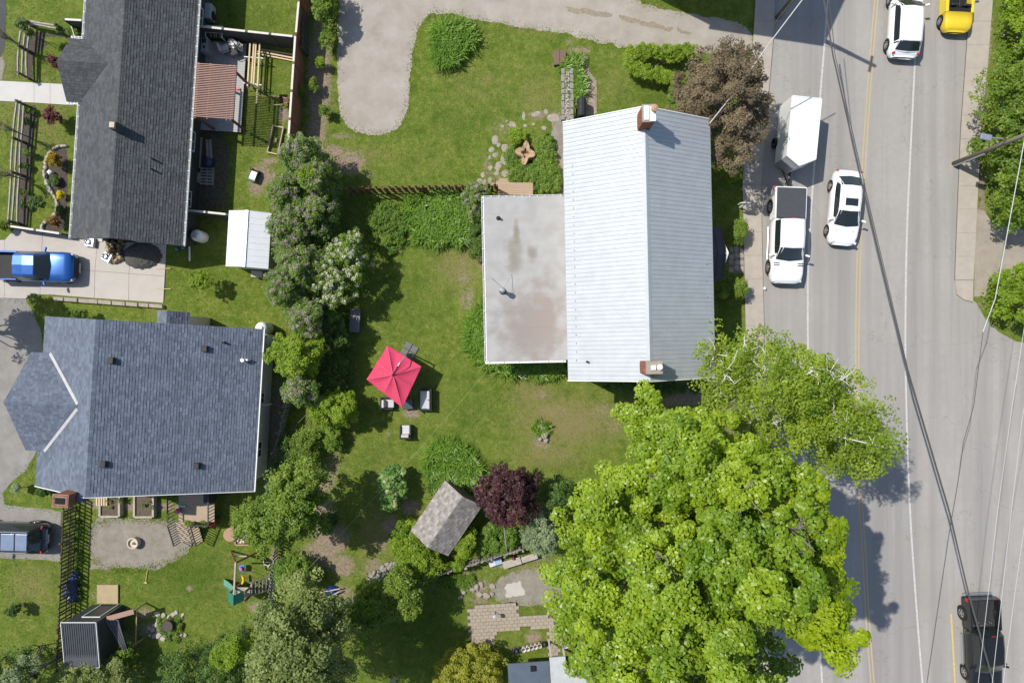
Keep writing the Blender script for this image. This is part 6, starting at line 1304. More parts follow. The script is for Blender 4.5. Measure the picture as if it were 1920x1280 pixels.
# enclosed white trailer hitched to the pickup
zt = 2.3; roofp = [W(1485,180,zt), W(1540,186,zt), W(1529,299,zt), W(1498,311,zt), W(1475,292,zt)]
c = sum(roofp, Vector())/5; tr = thing('white_trailer', 'white box trailer with pointed nose parked behind the white pickup', 'trailer', (c.x,c.y,0))
M_TRL = mat('creased white vinyl', (.70,.72,.73), .28, .04, 2, bump=.9, bscale=2.2, spec=.6)
P5 = [(q.x-c.x,q.y-c.y) for q in roofp]
MB().prism(P5, .45, zt-.02).build('body', mat('white trailer side',(.66,.67,.67),.35,.05,3,spec=.5), tr)
rg = random.Random(2); b = MB(); N = 18; A = np.array(P5); lo, hi = A.min(0), A.max(0)
ins = MB().prism(P5, zt-.018, zt+.03); ins.build('roof', M_TRL, tr, bevel=.02)
for i in range(5):
    a, d = Vector((*P5[i],zt+.03)), Vector((*P5[(i+1) % 5],zt+.03)); MB().bar(a, d, .05, .05).build('roof_trim', M_PLASTICW, tr)
a, d = Vector((*P5[3],0)), Vector((*P5[4],0)); nr = Vector((-(d-a).y,(d-a).x,0)).normalized(); nr = -nr if nr.dot(a) < 0 else nr
MB().add([a+nr*.01+Vector((0,0,.5)),d+nr*.01+Vector((0,0,.5)),d+nr*.01+Vector((0,0,1.5)),a+nr*.01+Vector((0,0,1.5))],[(0,1,2,3)]).build('nose_guard', M_METALGREY, tr)
for s, xx in ((-1,min(q[0] for q in P5)+.12),(1,max(q[0] for q in P5)-.16)): wheel(tr, 0, 0, .32, s).location = (0,0,0)
for ch in [q for q in tr.children if q.name.startswith('wheel')]:
    k = [q for q in tr.children if q.name.startswith('wheel')].index(ch); ch.rotation_euler = (0,0,R(84)); ch.location = ((-.9 if k == 0 else .8),.1,0)
tip = Vector((P5[3][0],P5[3][1],0)); hp = W(1478,349,.5)
MB().bar(tip+Vector((-.25,.25,.45)), Vector((hp.x-c.x,hp.y-c.y+.05,.5)), .08, .08).build('drawbar', M_TRIM, tr); MB().bar(tip+Vector((.25,.2,.45)), Vector((hp.x-c.x,hp.y-c.y+.05,.5)), .08, .08).build('drawbar', M_TRIM, tr)
MB().tube([tip+Vector((-.03,-.35,.3)),tip+Vector((-.03,-.35,.9))], .05, 8).build('jack', M_METALGREY, tr)
# ------------------------------------------------------------------ PLANTS
M_BARK = mat('grey bark', (.20,.18,.155), .95, .3, 5, bump=.6, bscale=14, stretch=(1,1,.2)); M_BIRCH = mat('white birch bark', (.62,.60,.55), .8, .15, 9); M_STEM = mat('brown stems', (.09,.065,.045), .9, .25, 6)
def leaves(C, rad, n, ls, r, flat=.75, up=.6, asp=.72, tone0=None, jit=.35):
    """n leaf quads about each centre in C"""
    m = len(C); c = np.repeat(C, n, 0); rr = np.repeat(rad, n)[:,None]; N = m*n
    d = unit(r.normal(size=(N,3))); d[:,2] = np.where(d[:,2] < 0, d[:,2]*np.where(r.random(N) < up, -1, 1), d[:,2])
    p = c+d*rr*(r.random((N,1))**.25)*np.array([1,1,flat])
    nr = unit(d*.75+np.array([-.12,.06,.85])+r.normal(size=(N,3))*.42)
    a = unit(np.cross(nr, r.normal(size=(N,3)))); b = np.cross(nr, a); L = ls*(.65+.7*r.random((N,1)))
    V = np.empty((N,4,3)); V[:,0] = p+a*L*.55; V[:,1] = p+b*L*asp*.5+a*L*.05; V[:,2] = p-a*L*.5; V[:,3] = p-b*L*asp*.5+a*L*.05
    V[:,0,2] -= L[:,0]*.12; V[:,2,2] -= L[:,0]*.12
    t = np.repeat(tone0 if tone0 is not None else r.random(m), n)*(1-jit)+r.random(N)*jit
    return V.reshape(-1,3), np.repeat(np.clip(t,0,1), 4)
def crown_centres(poly, z0, z1, nl, lr, nc, r, depth=.55, power=2.0, zj=.05):
    """lobes over a crown whose plan is poly; clumps over each lobe"""
    A = np.array(poly); P = sample(poly, nl*10, r); dP = edgedist(poly, P); lim = min(.5*lr, .4*dP.max()); P = P[dP > lim]; keep = []; mind = lr*.95
    for q in P:
        if all((q[0]-k[0])**2+(q[1]-k[1])**2 > mind*mind for k in keep): keep.append(q)
        if len(keep) >= nl: break
    while len(keep) < nl: keep.append(P[r.integers(len(P))])
    K = np.array(keep); d = edgedist(poly, K); dm = max(d.max()*.85, 1e-3); t = np.clip((d-lim*.6)/max(dm-lim*.6,1e-3), 0, 1)
    prof = np.sqrt(np.maximum(0, 1-(1-t)**power)); zt = z0+(z1-z0)*prof
    zc = zt-(r.random(nl)**2.2)*depth*(zt-z0*.6)*.6+r.normal(0,zj*(z1-z0),nl)
    LR = lr*(.65+.7*r.random(nl)); tone = np.clip(.5+.28*r.normal(size=nl), 0, 1)
    dd = unit(r.normal(size=(nl,nc,3))); dd[...,2] = np.where(r.random((nl,nc)) < .85, np.abs(dd[...,2]), dd[...,2])
    C = np.concatenate([K, zc[:,None]], 1)[:,None,:]+dd*(LR[:,None,None])*np.array([1,1,.75])*(.55+.45*r.random((nl,nc,1)))
    return C.reshape(-1,3), np.clip(np.repeat(tone,nc)+r.normal(0,.12,nl*nc),0,1), np.concatenate([K, zc[:,None]],1)
def grow(name, label, cat, poly, zr, z0, z1, nl, lr, nc, cr, n, ls, m, seed, stem=None, bark=None, bl=None, fill=0, group=None, depth=.55, tr=.1, flat=.75, up=.6, asp=.72, limbs=12, limb_r=None, power=2.0, wood='trunk', leaf='crown', smooth=1, zj=.05, bare=0):
    """a tree or shrub: trunk and limbs, crown of single leaves, perhaps blossom"""
    r = np.random.default_rng(seed); pw = PX(smooth_poly(poly, smooth) if smooth else poly, zr); c = np.array(pw).mean(0)
    s = W(*stem) if stem else Vector((c[0],c[1],0)); t = thing(name, label, cat, (s.x,s.y,0), 0, group); off = np.array([s.x,s.y,0])
    C, tone, K = crown_centres(pw, z0, z1, nl, lr, nc, r, depth, power, zj); C[:,2] = np.maximum(C[:,2], .12)
    V, T = leaves(C-off, cr*(.7+.6*r.random(len(C))), n, ls, r, flat, up, asp, tone)
    if fill:
        F_ = sample(pw, fill, r); d = edgedist(pw, F_); F_ = F_[d > (1.5*lr if z1 > 4 else .5*lr)]; zf = (z0*1.0 if z1 > 4 else z0*.7)+(z1-z0)*.3*r.random(len(F_)); Vf, Tf = leaves(np.concatenate([F_, zf[:,None]],1)-off, np.full(len(F_), cr*1.6), 6, ls*1.1, r, flat, .5, asp, np.full(len(F_), .1)); V = np.concatenate([V,Vf]); T = np.concatenate([T,Tf])  # inner fill leaves get a dark tone, crown shade put into their colour
    V[:,2] = np.maximum(V[:,2], .015)
    link(leaf, npmesh(leaf, V, 4, T), m, t)
    b = MB(); rg = random.Random(seed); zb = max(.15, z0*.55); top = Vector((c[0]-s.x, c[1]-s.y, z0+(z1-z0)*.45))
    if z0 > 1.2: b.tube([(0,0,0), top*.25+Vector((0,0,z0*.2)), top*.6+Vector((0,0,z0*.1)), top], [tr*1.25,tr,tr*.75,tr*.4], 9)
    ks = list(range(len(K))); rg.shuffle(ks); lrad = limb_r or tr*.35
    for i in ks[:limbs]:
        e = Vector(K[i]-off); f = rg.uniform(.25,.7) if z0 > 1.2 else 0; st = top*f if z0 > 1.2 else Vector((rg.gauss(0,.12),rg.gauss(0,.12),0))
        mid = st.lerp(e,.5)+Vector((rg.gauss(0,.12),rg.gauss(0,.12),.08))*(e-st).length*.4; b.tube([st,mid,e], [lrad,lrad*.7,lrad*.3], 6)
        for k in range(2):
            q = mid.lerp(e, rg.uniform(.1,.9)); w2 = q+Vector((rg.gauss(0,1),rg.gauss(0,1),rg.uniform(.1,.9)))*lr*.6; b.tube([q,w2], [lrad*.35,lrad*.12], 5)
    for i in range(bare):                      # leafless twigs standing out of the crown
        e = Vector(K[rg.randrange(len(K))]-off); e.z += lr*.5
        for k in range(4):
            d = Vector((rg.gauss(0,1),rg.gauss(0,1),rg.uniform(.2,.7))).normalized(); q = e+d*rg.uniform(.5,1.0); b.tube([e-Vector((0,0,.8)),e+d*.3,q], [.035,.025,.01], 5)
            for j in range(3): w3 = (e+d*.3).lerp(q, rg.random()); b.tube([w3, w3+Vector((rg.gauss(0,.25),rg.gauss(0,.25),rg.uniform(.02,.25)))], [.014,.006], 4)
    b.build(wood, bark or M_BARK, t)
    if bl:
        bm, nb, bn, bs, br = bl; I = r.permutation(len(C))[:nb]; hi = C[I]-off+np.array([0,0,cr*.75])+r.normal(0,cr*.35,(len(I),3))*np.array([1,1,.3])
        Vb, Tb = leaves(hi, np.full(len(I), br), bn, bs, r, 1.2, .9, .9); link('blossom', npmesh('blossom', Vb, 4, Tb), bm, t)
    return t
def blades(name, label, cat, poly, n, L, w, m, seed, zr=0, spread=.7, clump=0, group=None, kind=None, part='leaf_blades', fl=None):
    """arching strap leaves growing out of the ground"""
    r = np.random.default_rng(seed); pw = PX(smooth_poly(poly,1), zr); c = np.array(pw).mean(0); off = np.array([c[0],c[1],0])
    if clump:
        K = sample(pw, clump, r); k = r.integers(0, clump, n); B = K[k]+r.normal(0,.05,(n,2)); kt = r.random(clump)[k]
    else: B = sample(pw, n, r); kt = r.random(n)
    az = r.random(n)*6.283; d = np.stack([np.cos(az),np.sin(az),np.zeros(n)],1); s = np.stack([-np.sin(az),np.cos(az),np.zeros(n)],1)
    l = (L*(.55+.75*r.random(n)))[:,None]; sp = (spread*(.4+.9*r.random(n)))[:,None]; ww = (w*(.7+.6*r.random(n)))[:,None]
    b0 = np.concatenate([B, np.zeros((n,1))],1)-off; z = np.array([0,0,1.0])
    p1 = b0+d*l*.25*sp+z*l*.5; p2 = b0+d*l*.68*sp+z*l*.66; p3 = b0+d*l*1.1*sp+z*l*(.5-.25*sp)
    V = np.empty((n,3,4,3)); V[:,0,0] = b0-s*ww*.5; V[:,0,1] = b0+s*ww*.5; V[:,0,2] = p1+s*ww*.55; V[:,0,3] = p1-s*ww*.55
    V[:,1,0] = V[:,0,3]; V[:,1,1] = V[:,0,2]; V[:,1,2] = p2+s*ww*.45; V[:,1,3] = p2-s*ww*.45; V[:,2,0] = V[:,1,3]; V[:,2,1] = V[:,1,2]; V[:,2,2] = p3+s*ww*.08; V[:,2,3] = p3-s*ww*.08
    t = np.clip(kt*.45+r.random(n)*.55,0,1); V = V.reshape(-1,3); V[:,2] = np.maximum(V[:,2], .012)
    o = thing(name, label, cat, (c[0],c[1],0), 0, group) if not kind else None
    me = npmesh(part, V, 4, np.repeat(t,12)); q = link(part if o else name, me, m, o)
    if not o: q.location = (c[0],c[1],0); tag(q, label, cat, None, kind)
    return o or q
LM = dict(
 maple=leafmat('maple leaf', (.062,.124,.005), (.212,.28,.015), .3, .42, .5, 1.7), maple2=leafmat('yellow maple leaf', (.08,.15,.004), (.25,.315,.009), .35, .45, .35, 1.45),  # the second maple has yellower leaves of its own
 birch=leafmat('birch leaf', (.068,.112,.008), (.175,.225,.02), .35, gain=1.9), brown=leafmat('bronze leaf', (.06,.05,.028), (.16,.125,.08), .25, .6, .2, 1.8), browng=leafmat('bronze green leaf', (.07,.07,.02), (.15,.125,.05), .3),
 lilac=leafmat('lilac leaf', (.045,.085,.014), (.12,.168,.034), .3), green=leafmat('shrub leaf', (.05,.095,.010), (.13,.178,.022), .35), lime=leafmat('lime leaf', (.075,.13,.009), (.17,.23,.018), .38),
 dark=leafmat('dark green leaf', (.022,.05,.010), (.07,.115,.018), .28), olive=leafmat('olive leaf', (.065,.09,.022), (.165,.195,.058), .3), silver=leafmat('grey green leaf', (.085,.12,.06), (.19,.23,.125), .3),
 plum=leafmat('plum leaf', (.022,.009,.011), (.085,.033,.036), .25, .45, .3, 1.5), yell=leafmat('golden leaf', (.24,.17,.008), (.48,.33,.012), .3, gain=1.0), rust=leafmat('rusty leaf', (.16,.09,.02), (.30,.17,.03), .3, gain=1.0), gold=leafmat('gold green leaf', (.11,.13,.012), (.23,.225,.028), .35),
 lily=leafmat('daylily blade', (.042,.092,.012), (.15,.235,.032), .35, .4, .5), ground=leafmat('ground cover leaf', (.046,.10,.012), (.13,.185,.025), .35), red=leafmat('barberry leaf', (.05,.016,.016), (.11,.038,.032), .3),
 white=leafmat('white blossom', (.55,.55,.42), (.80,.80,.70), .3, .7, .2, gain=1.0), pink=leafmat('lilac blossom', (.30,.22,.24), (.56,.46,.47), .3, .7, .2, gain=1.0), cream=leafmat('cream blossom', (.5,.46,.25), (.72,.68,.42), .3, .7, .2, gain=1.0), bright=leafmat('yellow blossom', (.6,.5,.01), (.75,.65,.02), .3, .7, .2, gain=1.0), conif=leafmat('conifer needle', (.05,.085,.02), (.14,.175,.045), .2), hosta=leafmat('broad leaf', (.04,.095,.018), (.14,.225,.05), .3))
def ell(x, y, rx, ry, n=12, seed=0, j=.12):
    g = random.Random(seed+int(x)); return [(x+rx*(1+g.uniform(-j,j))*math.cos(2*math.pi*k/n), y+ry*(1+g.uniform(-j,j))*math.sin(2*math.pi*k/n)) for k in range(n)]
# ---- big trees
grow('maple_tree', 'huge bright green maple covering the lower road side', 'tree', [(1192,768),(1212,738),(1245,742),(1275,765),(1330,778),(1395,790),(1440,840),(1498,850),(1522,900),(1522,980),(1515,1060),(1490,1140),(1470,1240),(1470,1340),(1120,1340),(1060,1215),(1045,1140),(1028,1090),(1060,1010),(1080,935),(1130,895),(1190,875),(1205,830)], 13.2, 8.5, 17, 135, 1.1, 11, .42, 140, .145, LM['maple'], 1, (1290,960), zj=.12, bare=26, bl=None, fill=3000, tr=.42, limbs=80, limb_r=.09)
grow('maple_tree', 'yellow-green maple leaning over the road beside the huge maple', 'tree', [(1470,880),(1510,870),(1550,905),(1590,955),(1585,1030),(1598,1090),(1615,1150),(1612,1225),(1575,1255),(1510,1245),(1490,1180),(1500,1080),(1490,980)], 15.5, 8, 14.5, 46, .95, 11, .4, 120, .145, LM['maple2'], 2, (1415,980), zj=.12, fill=800, tr=.25, limbs=24, limb_r=.06)
grow('birch_tree', 'airy white-barked birch between metal-roofed house and road', 'tree', [(1352,662),(1372,640),(1402,620),(1440,638),(1500,617),(1525,650),(1560,690),(1592,684),(1630,705),(1625,735),(1650,755),(1655,800),(1642,855),(1630,895),(1570,902),(1520,880),(1450,850),(1390,792),(1332,775),(1345,720)], 11, 5.5, 13.5, 112, .8, 9, .36, 33, .12, LM['birch'], 3, (1430,745), bark=M_BIRCH, fill=160, tr=.2, limbs=80, limb_r=.07, depth=.9, zj=.1, bare=14)
grow('bronze_tree', 'bronze-leaved spreading crabapple at the house corner by the trailer', 'tree', [(1262,168),(1285,130),(1300,100),(1335,85),(1365,62),(1385,85),(1422,75),(1425,125),(1450,180),(1452,225),(1430,262),(1408,305),(1378,325),(1345,310),(1335,270),(1325,225),(1290,212),(1268,200)], 5.2, 2.2, 6.6, 80, .62, 10, .26, 48, .115, LM['brown'], 4, (1345,205), fill=900, tr=.16, limbs=44, limb_r=.04, depth=.7, asp=.55)
grow('plum_tree', 'dark purple-leaved plum tree beside the brown garden shed', 'tree', [(893,905),(915,885),(938,870),(948,852),(962,872),(985,880),(1000,892),(1012,905),(990,930),(1005,950),(985,975),(950,985),(925,970),(905,945),(885,925)], 3.0, 1.5, 4.6, 44, .5, 9, .24, 46, .11, LM['plum'], 5, (952,905), fill=500, tr=.1, limbs=24, limb_r=.03)
grow('garden_tree', 'mid-green tree behind the corner of the blue-roofed house', 'tree', [(500,905),(525,880),(560,865),(585,870),(600,900),(608,935),(590,960),(600,990),(570,1000),(545,1015),(515,1025),(480,1018),(450,1000),(442,970),(465,945),(495,940)], 5.6, 2.5, 7, 62, .72, 10, .3, 52, .13, LM['green'], 6, (548,930), fill=700, tr=.15, limbs=26)
grow('olive_tree', 'large grey-green tree at the lower edge of the yards', 'tree', [(505,1120),(545,1088),(580,1100),(598,1130),(640,1150),(655,1185),(640,1210),(658,1245),(640,1330),(440,1330),(455,1270),(470,1220),(490,1200),(480,1160)], 7.8, 3.5, 10, 90, .85, 10, .36, 56, .13, LM['olive'], 7, (610,1170), fill=900, tr=.22, limbs=30)
grow('round_tree', 'small round-crowned tree next to the broken pickets', 'tree', [(655,1130),(668,1105),(690,1092),(712,1100),(725,1125),(722,1155),(700,1172),(680,1175),(660,1160)], 2.6, 1.4, 3.8, 22, .5, 9, .25, 50, .11, LM['green'], 8, (700,1120), fill=250, tr=.08, limbs=12)
grow('round_tree', 'small round-crowned tree touching the grey picket fence', 'tree', [(718,1105),(725,1078),(748,1062),(775,1062),(790,1085),(800,1110),(785,1140),(755,1160),(728,1148)], 2.6, 1.4, 3.8, 26, .5, 9, .25, 50, .11, LM['green'], 9, (758,1095), fill=300, tr=.08, limbs=12)
grow('roadside_tree', 'leafy green tree behind the far sidewalk and utility pole', 'tree', [(1868,110),(1852,160),(1852,210),(1848,260),(1852,310),(1850,350),(1868,385),(1885,420),(1960,430),(1990,300),(1980,120),(1930,90),(1890,95)], 2.8, 1.0, 4.3, 80, .75, 9, .34, 44, .14, LM['green'], 10, (1870,270), fill=600, tr=.18, limbs=34, depth=.9)
grow('roadside_shrub', 'bright green shrub bank above the far sidewalk by the yellow convertible', 'shrub', [(1898,-40),(1892,30),(1892,80),(1900,110),(1990,110),(1990,-40)], 1.8, .6, 2.8, 36, .6, 9, .28, 50, .13, LM['lime'], 11, fill=300)
grow('gold_shrub', 'rounded yellow-green shrub at the side street corner', 'shrub', [(1862,560),(1868,525),(1885,505),(1905,498),(1930,510),(1970,520),(1975,620),(1930,612),(1900,608),(1872,598)], 1.6, .5, 3.2, 34, .5, 9, .25, 50, .12, LM['lime'], 12, fill=300)
grow('sapling', 'thin young tree with few leaves overhanging the far sidewalk', 'tree', [(1822,140),(1846,128),(1852,160),(1850,220),(1842,240),(1820,225),(1822,180)], 3.0, 2.4, 3.4, 12, .3, 4, .2, 9, .12, LM['green'], 13, (1856,200), tr=.03, limbs=14)
# ---- lilac hedge, bush by bush
LIL = [((575,300,42,38),'lilac bush with mauve blossom at the end of the board fence'),((600,340,36,36),'lilac bush with mauve blossom reaching the brown slat fence'),((548,365,38,40),'lilac bush with faded blossom beside the dug soil'),((590,405,44,42),'lilac bush with mauve blossom above the white-flowered shrub'),((545,440,36,40),'lilac bush touching the white metal shed'),((570,495,40,36),'lilac bush with pale blossom behind the white-flowered shrub'),((540,540,36,34),'lilac bush with sparse blossom opposite the lone lawn shrub'),((585,600,34,36),'lilac bush with faded blossom beside the dark storage box'),((575,728,32,30),'lilac bush with pale blossom below the green maple-like shrub')]
for i, ((x, y, a, c), lb) in enumerate(LIL):
    grow('lilac_bush', lb, 'shrub', ell(x,y,a,c,12,i), 2.2, .9, 3.9, 26, .46, 8, .22, 44, .095, LM['lilac'], 30+i, bl=(LM['pink'], 78 if i not in (2,6) else 50, 20, .052, .13), fill=200, group='lilac hedge along the property line', bark=M_STEM, limbs=9, limb_r=.03)
grow('hedge_understory', 'continuous leafy undergrowth filling the lilac hedge', 'undergrowth', [(555,275),(600,270),(632,320),(640,380),(625,450),(605,500),(600,560),(600,625),(560,640),(535,600),(515,550),(520,470),(512,400),(520,340)], 1.6, .8, 2.6, 110, .5, 8, .24, 42, .1, LM['lilac'], 199, bl=(LM['pink'], 150, 16, .052, .13), fill=400, limbs=14, limb_r=.02)
grow('lime_shrub', 'lime-green shrub rising out of the lilac hedge', 'shrub', ell(585,332,20,28,10,3), 3.3, 1.5, 4.4, 10, .4, 8, .2, 44, .1, LM['lime'], 41, limbs=6, limb_r=.03)
grow('white_viburnum', 'large shrub covered in white blossom beside the lilac hedge', 'shrub', [(598,510),(608,470),(640,440),(662,428),(685,445),(700,480),(697,510),(680,540),(655,575),(620,580),(597,560),(590,535)], 1.9, .8, 3.3, 44, .42, 9, .2, 42, .095, LM['green'], 42, bl=(LM['white'], 250, 15, .055, .13), fill=200, limbs=12, limb_r=.03)
grow('green_shrub', 'tall mid-green shrub against the blue-roofed house wall', 'shrub', [(502,665),(512,635),(540,622),(575,618),(605,632),(612,660),(600,685),(605,705),(575,712),(540,708),(520,690)], 2.6, 1.0, 4.2, 36, .5, 9, .24, 48, .11, LM['lime'], 43, fill=260, limbs=10, limb_r=.03)
grow('green_shrub', 'lower green shrub beside the dark storage box', 'shrub', ell(628,620,28,40,12,4), 1.2, .4, 2.2, 26, .4, 8, .2, 42, .09, LM['dark'], 44, fill=200, limbs=8, limb_r=.02)
grow('green_shrub', 'bright shrub pair at the lawn edge left of the red umbrella', 'shrub', [(585,765),(600,742),(625,735),(650,735),(672,750),(675,775),(660,795),(635,790),(610,800),(590,785)], 1.6, .6, 2.8, 30, .42, 9, .21, 46, .1, LM['lime'], 45, fill=220, limbs=9, limb_r=.02)
grow('hedge_understory', 'dark green undergrowth below the lilac hedge', 'undergrowth', [(612,610),(655,640),(662,700),(650,740),(620,740),(560,760),(545,800),(555,850),(530,900),(515,880),(535,790),(560,740),(600,690)], .7, .2, 1.5, 44, .45, 8, .22, 34, .085, LM['dark'], 46, fill=400, limbs=10, limb_r=.02)
grow('hedge_understory', 'leafy undergrowth between round shrub and garden tree', 'undergrowth', [(555,800),(600,795),(605,850),(600,880),(570,870),(545,860)], .7, .2, 1.6, 22, .42, 8, .2, 34, .085, LM['green'], 47, fill=150, limbs=6, limb_r=.02)
grow('weedy_shrub', 'weedy green shrub beside the fence behind the swing set', 'shrub', [(520,1040),(560,1030),(590,1050),(600,1075),(585,1100),(560,1100),(530,1110),(515,1080)], .9, .3, 1.9, 34, .4, 8, .2, 36, .1, LM['ground'], 48, fill=200, limbs=8, limb_r=.02)
grow('weedy_shrub', 'low weeds beside the garden tree on bare soil', 'shrub', [(600,965),(625,955),(635,975),(628,995),(605,995)], .4, .1, .9, 14, .3, 7, .16, 30, .09, LM['dark'], 49, limbs=4, limb_r=.015)
grow('strip_shrub', 'leafy sapling beside the top of the gravel driveway', 'shrub', [(598,-30),(625,-30),(635,10),(625,45),(605,60),(592,30)], 1.0, .3, 2.2, 24, .38, 8, .19, 36, .1, LM['green'], 50, fill=120, limbs=6, limb_r=.02)
grow('strip_shrub', 'narrow weeds along the gravel driveway fence strip', 'shrub', [(606,62),(625,60),(622,95),(605,85)], .5, .15, 1.1, 10, .3, 7, .16, 28, .08, LM['green'], 51, limbs=4, limb_r=.015)
for i, (x, y, a, lb) in enumerate(((603,118,9,'bright weed clump in the fence shadow beside gravel'),(612,210,10,'round weed clump at the foot of the gravel driveway'),(560,170,12,'vine clump climbing the reddish board fence'),(590,160,10,'weed tuft in the dark soil strip'))):
    grow('weed_clump', lb, 'weeds', ell(x,y,a,a*1.3,9,i), .4, .1, .8, 7, .22, 6, .14, 24, .08, LM['lime'] if i == 0 else LM['green'], 52+i, limbs=3, limb_r=.012)
# ---- shrubs round the brown shed and the lower lots
grow('round_shrub', 'rounded bright shrub below the brown garden shed', 'shrub', [(735,1000),(750,975),(775,970),(800,1000),(815,1030),(838,1048),(830,1065),(800,1080),(770,1085),(745,1060),(735,1030)], 1.0, .3, 2.1, 46, .4, 9, .2, 44, .085, LM['lime'], 60, fill=300, limbs=8, limb_r=.02)
grow('slim_shrub', 'slim upright shrub beside the shed gable', 'shrub', [(862,1005),(878,985),(896,982),(890,1010),(885,1035),(870,1045),(860,1030)], 1.0, .4, 2.0, 16, .3, 8, .16, 36, .085, LM['lime'], 61, limbs=5, limb_r=.015)
grow('low_shrub', 'low shrub in front of the grey picket fence', 'shrub', [(840,1050),(866,1045),(872,1055),(850,1068)], .6, .2, 1.2, 8, .26, 7, .15, 30, .08, LM['lime'], 62, limbs=4, limb_r=.015)
grow('perennial_bank', 'bank of leafy perennials between plum tree and grey fence', 'perennials', [(900,990),(930,980),(965,990),(985,1005),(980,1020),(940,1032),(910,1040),(890,1030)], .5, .15, 1.0, 34, .34, 8, .18, 34, .095, LM['ground'], 63, fill=150, limbs=5, limb_r=.012)
grow('silver_shrub', 'grey-green feathery shrub between plum tree and maple', 'shrub', [(985,965),(1010,945),(1035,955),(1045,985),(1040,1020),(1020,1048),(1000,1030),(975,1010),(980,985)], 1.8, .8, 3.2, 34, .42, 9, .2, 44, .09, LM['silver'], 64, fill=150, limbs=10, limb_r=.02)
grow('dark_shrub', 'dark green shrub in the maple shade by the plum tree', 'shrub', [(1010,915),(1040,900),(1075,900),(1080,930),(1050,950),(1020,950)], 1.3, .4, 2.4, 20, .4, 8, .2, 40, .1, LM['dark'], 65, fill=120, limbs=6, limb_r=.02)
grow('golden_shrub', 'rounded gold-green shrub beside the blue steel roof', 'shrub', [(812,1275),(822,1240),(850,1215),(880,1205),(915,1212),(940,1235),(945,1265),(930,1330),(815,1330)], 1.6, .4, 3.0, 46, .48, 9, .23, 48, .095, LM['gold'], 66, fill=300, limbs=8, limb_r=.02)
grow('dark_hedge', 'dark conifer hedge along the lower yard edge', 'hedge', [(300,1230),(330,1210),(380,1215),(420,1190),(455,1178),(480,1195),(470,1230),(450,1330),(290,1330)], 1.6, .4, 3.0, 60, .5, 9, .24, 40, .085, LM['dark'], 67, fill=400, limbs=8, limb_r=.02)
grow('gold_conifer', 'gold-green conifer shrub in the dark hedge', 'shrub', [(395,1225),(420,1195),(450,1182),(478,1195),(470,1225),(440,1240),(410,1245)], 2.4, 1.0, 3.6, 30, .42, 9, .2, 44, .075, LM['lime'], 68, limbs=6, limb_r=.02)
grow('corner_shrub', 'leafy green shrub in front of the dark steel shed', 'shrub', [(120,1250),(140,1225),(165,1222),(185,1240),(215,1235),(250,1250),(260,1330),(100,1330)], 2.2, 1.0, 3.6, 46, .5, 9, .24, 42, .1, LM['olive'], 69, fill=200, limbs=8, limb_r=.02)
grow('corner_conifer', 'dark blue-green conifer in the lower left corner', 'tree', [(-40,1220),(0,1205),(40,1200),(70,1215),(80,1250),(60,1330),(-60,1330)], 2.6, 1.0, 5.2, 50, .55, 9, .26, 44, .09, LM['dark'], 70, fill=200, limbs=8, limb_r=.03)
grow('corner_conifer', 'pale-tipped conifer beside the dark steel shed corner', 'tree', [(30,1245),(50,1215),(75,1222),(85,1260),(70,1330),(30,1330)], 3.4, 1.5, 5.6, 26, .42, 9, .22, 44, .08, LM['silver'], 71, limbs=6, limb_r=.03)
grow('tall_weeds', 'tall weeds between lean-to and stone ring', 'weeds', [(228,1195),(250,1190),(262,1215),(255,1245),(230,1240)], .8, .2, 1.7, 18, .36, 7, .18, 30, .1, LM['ground'], 72, limbs=5, limb_r=.015)
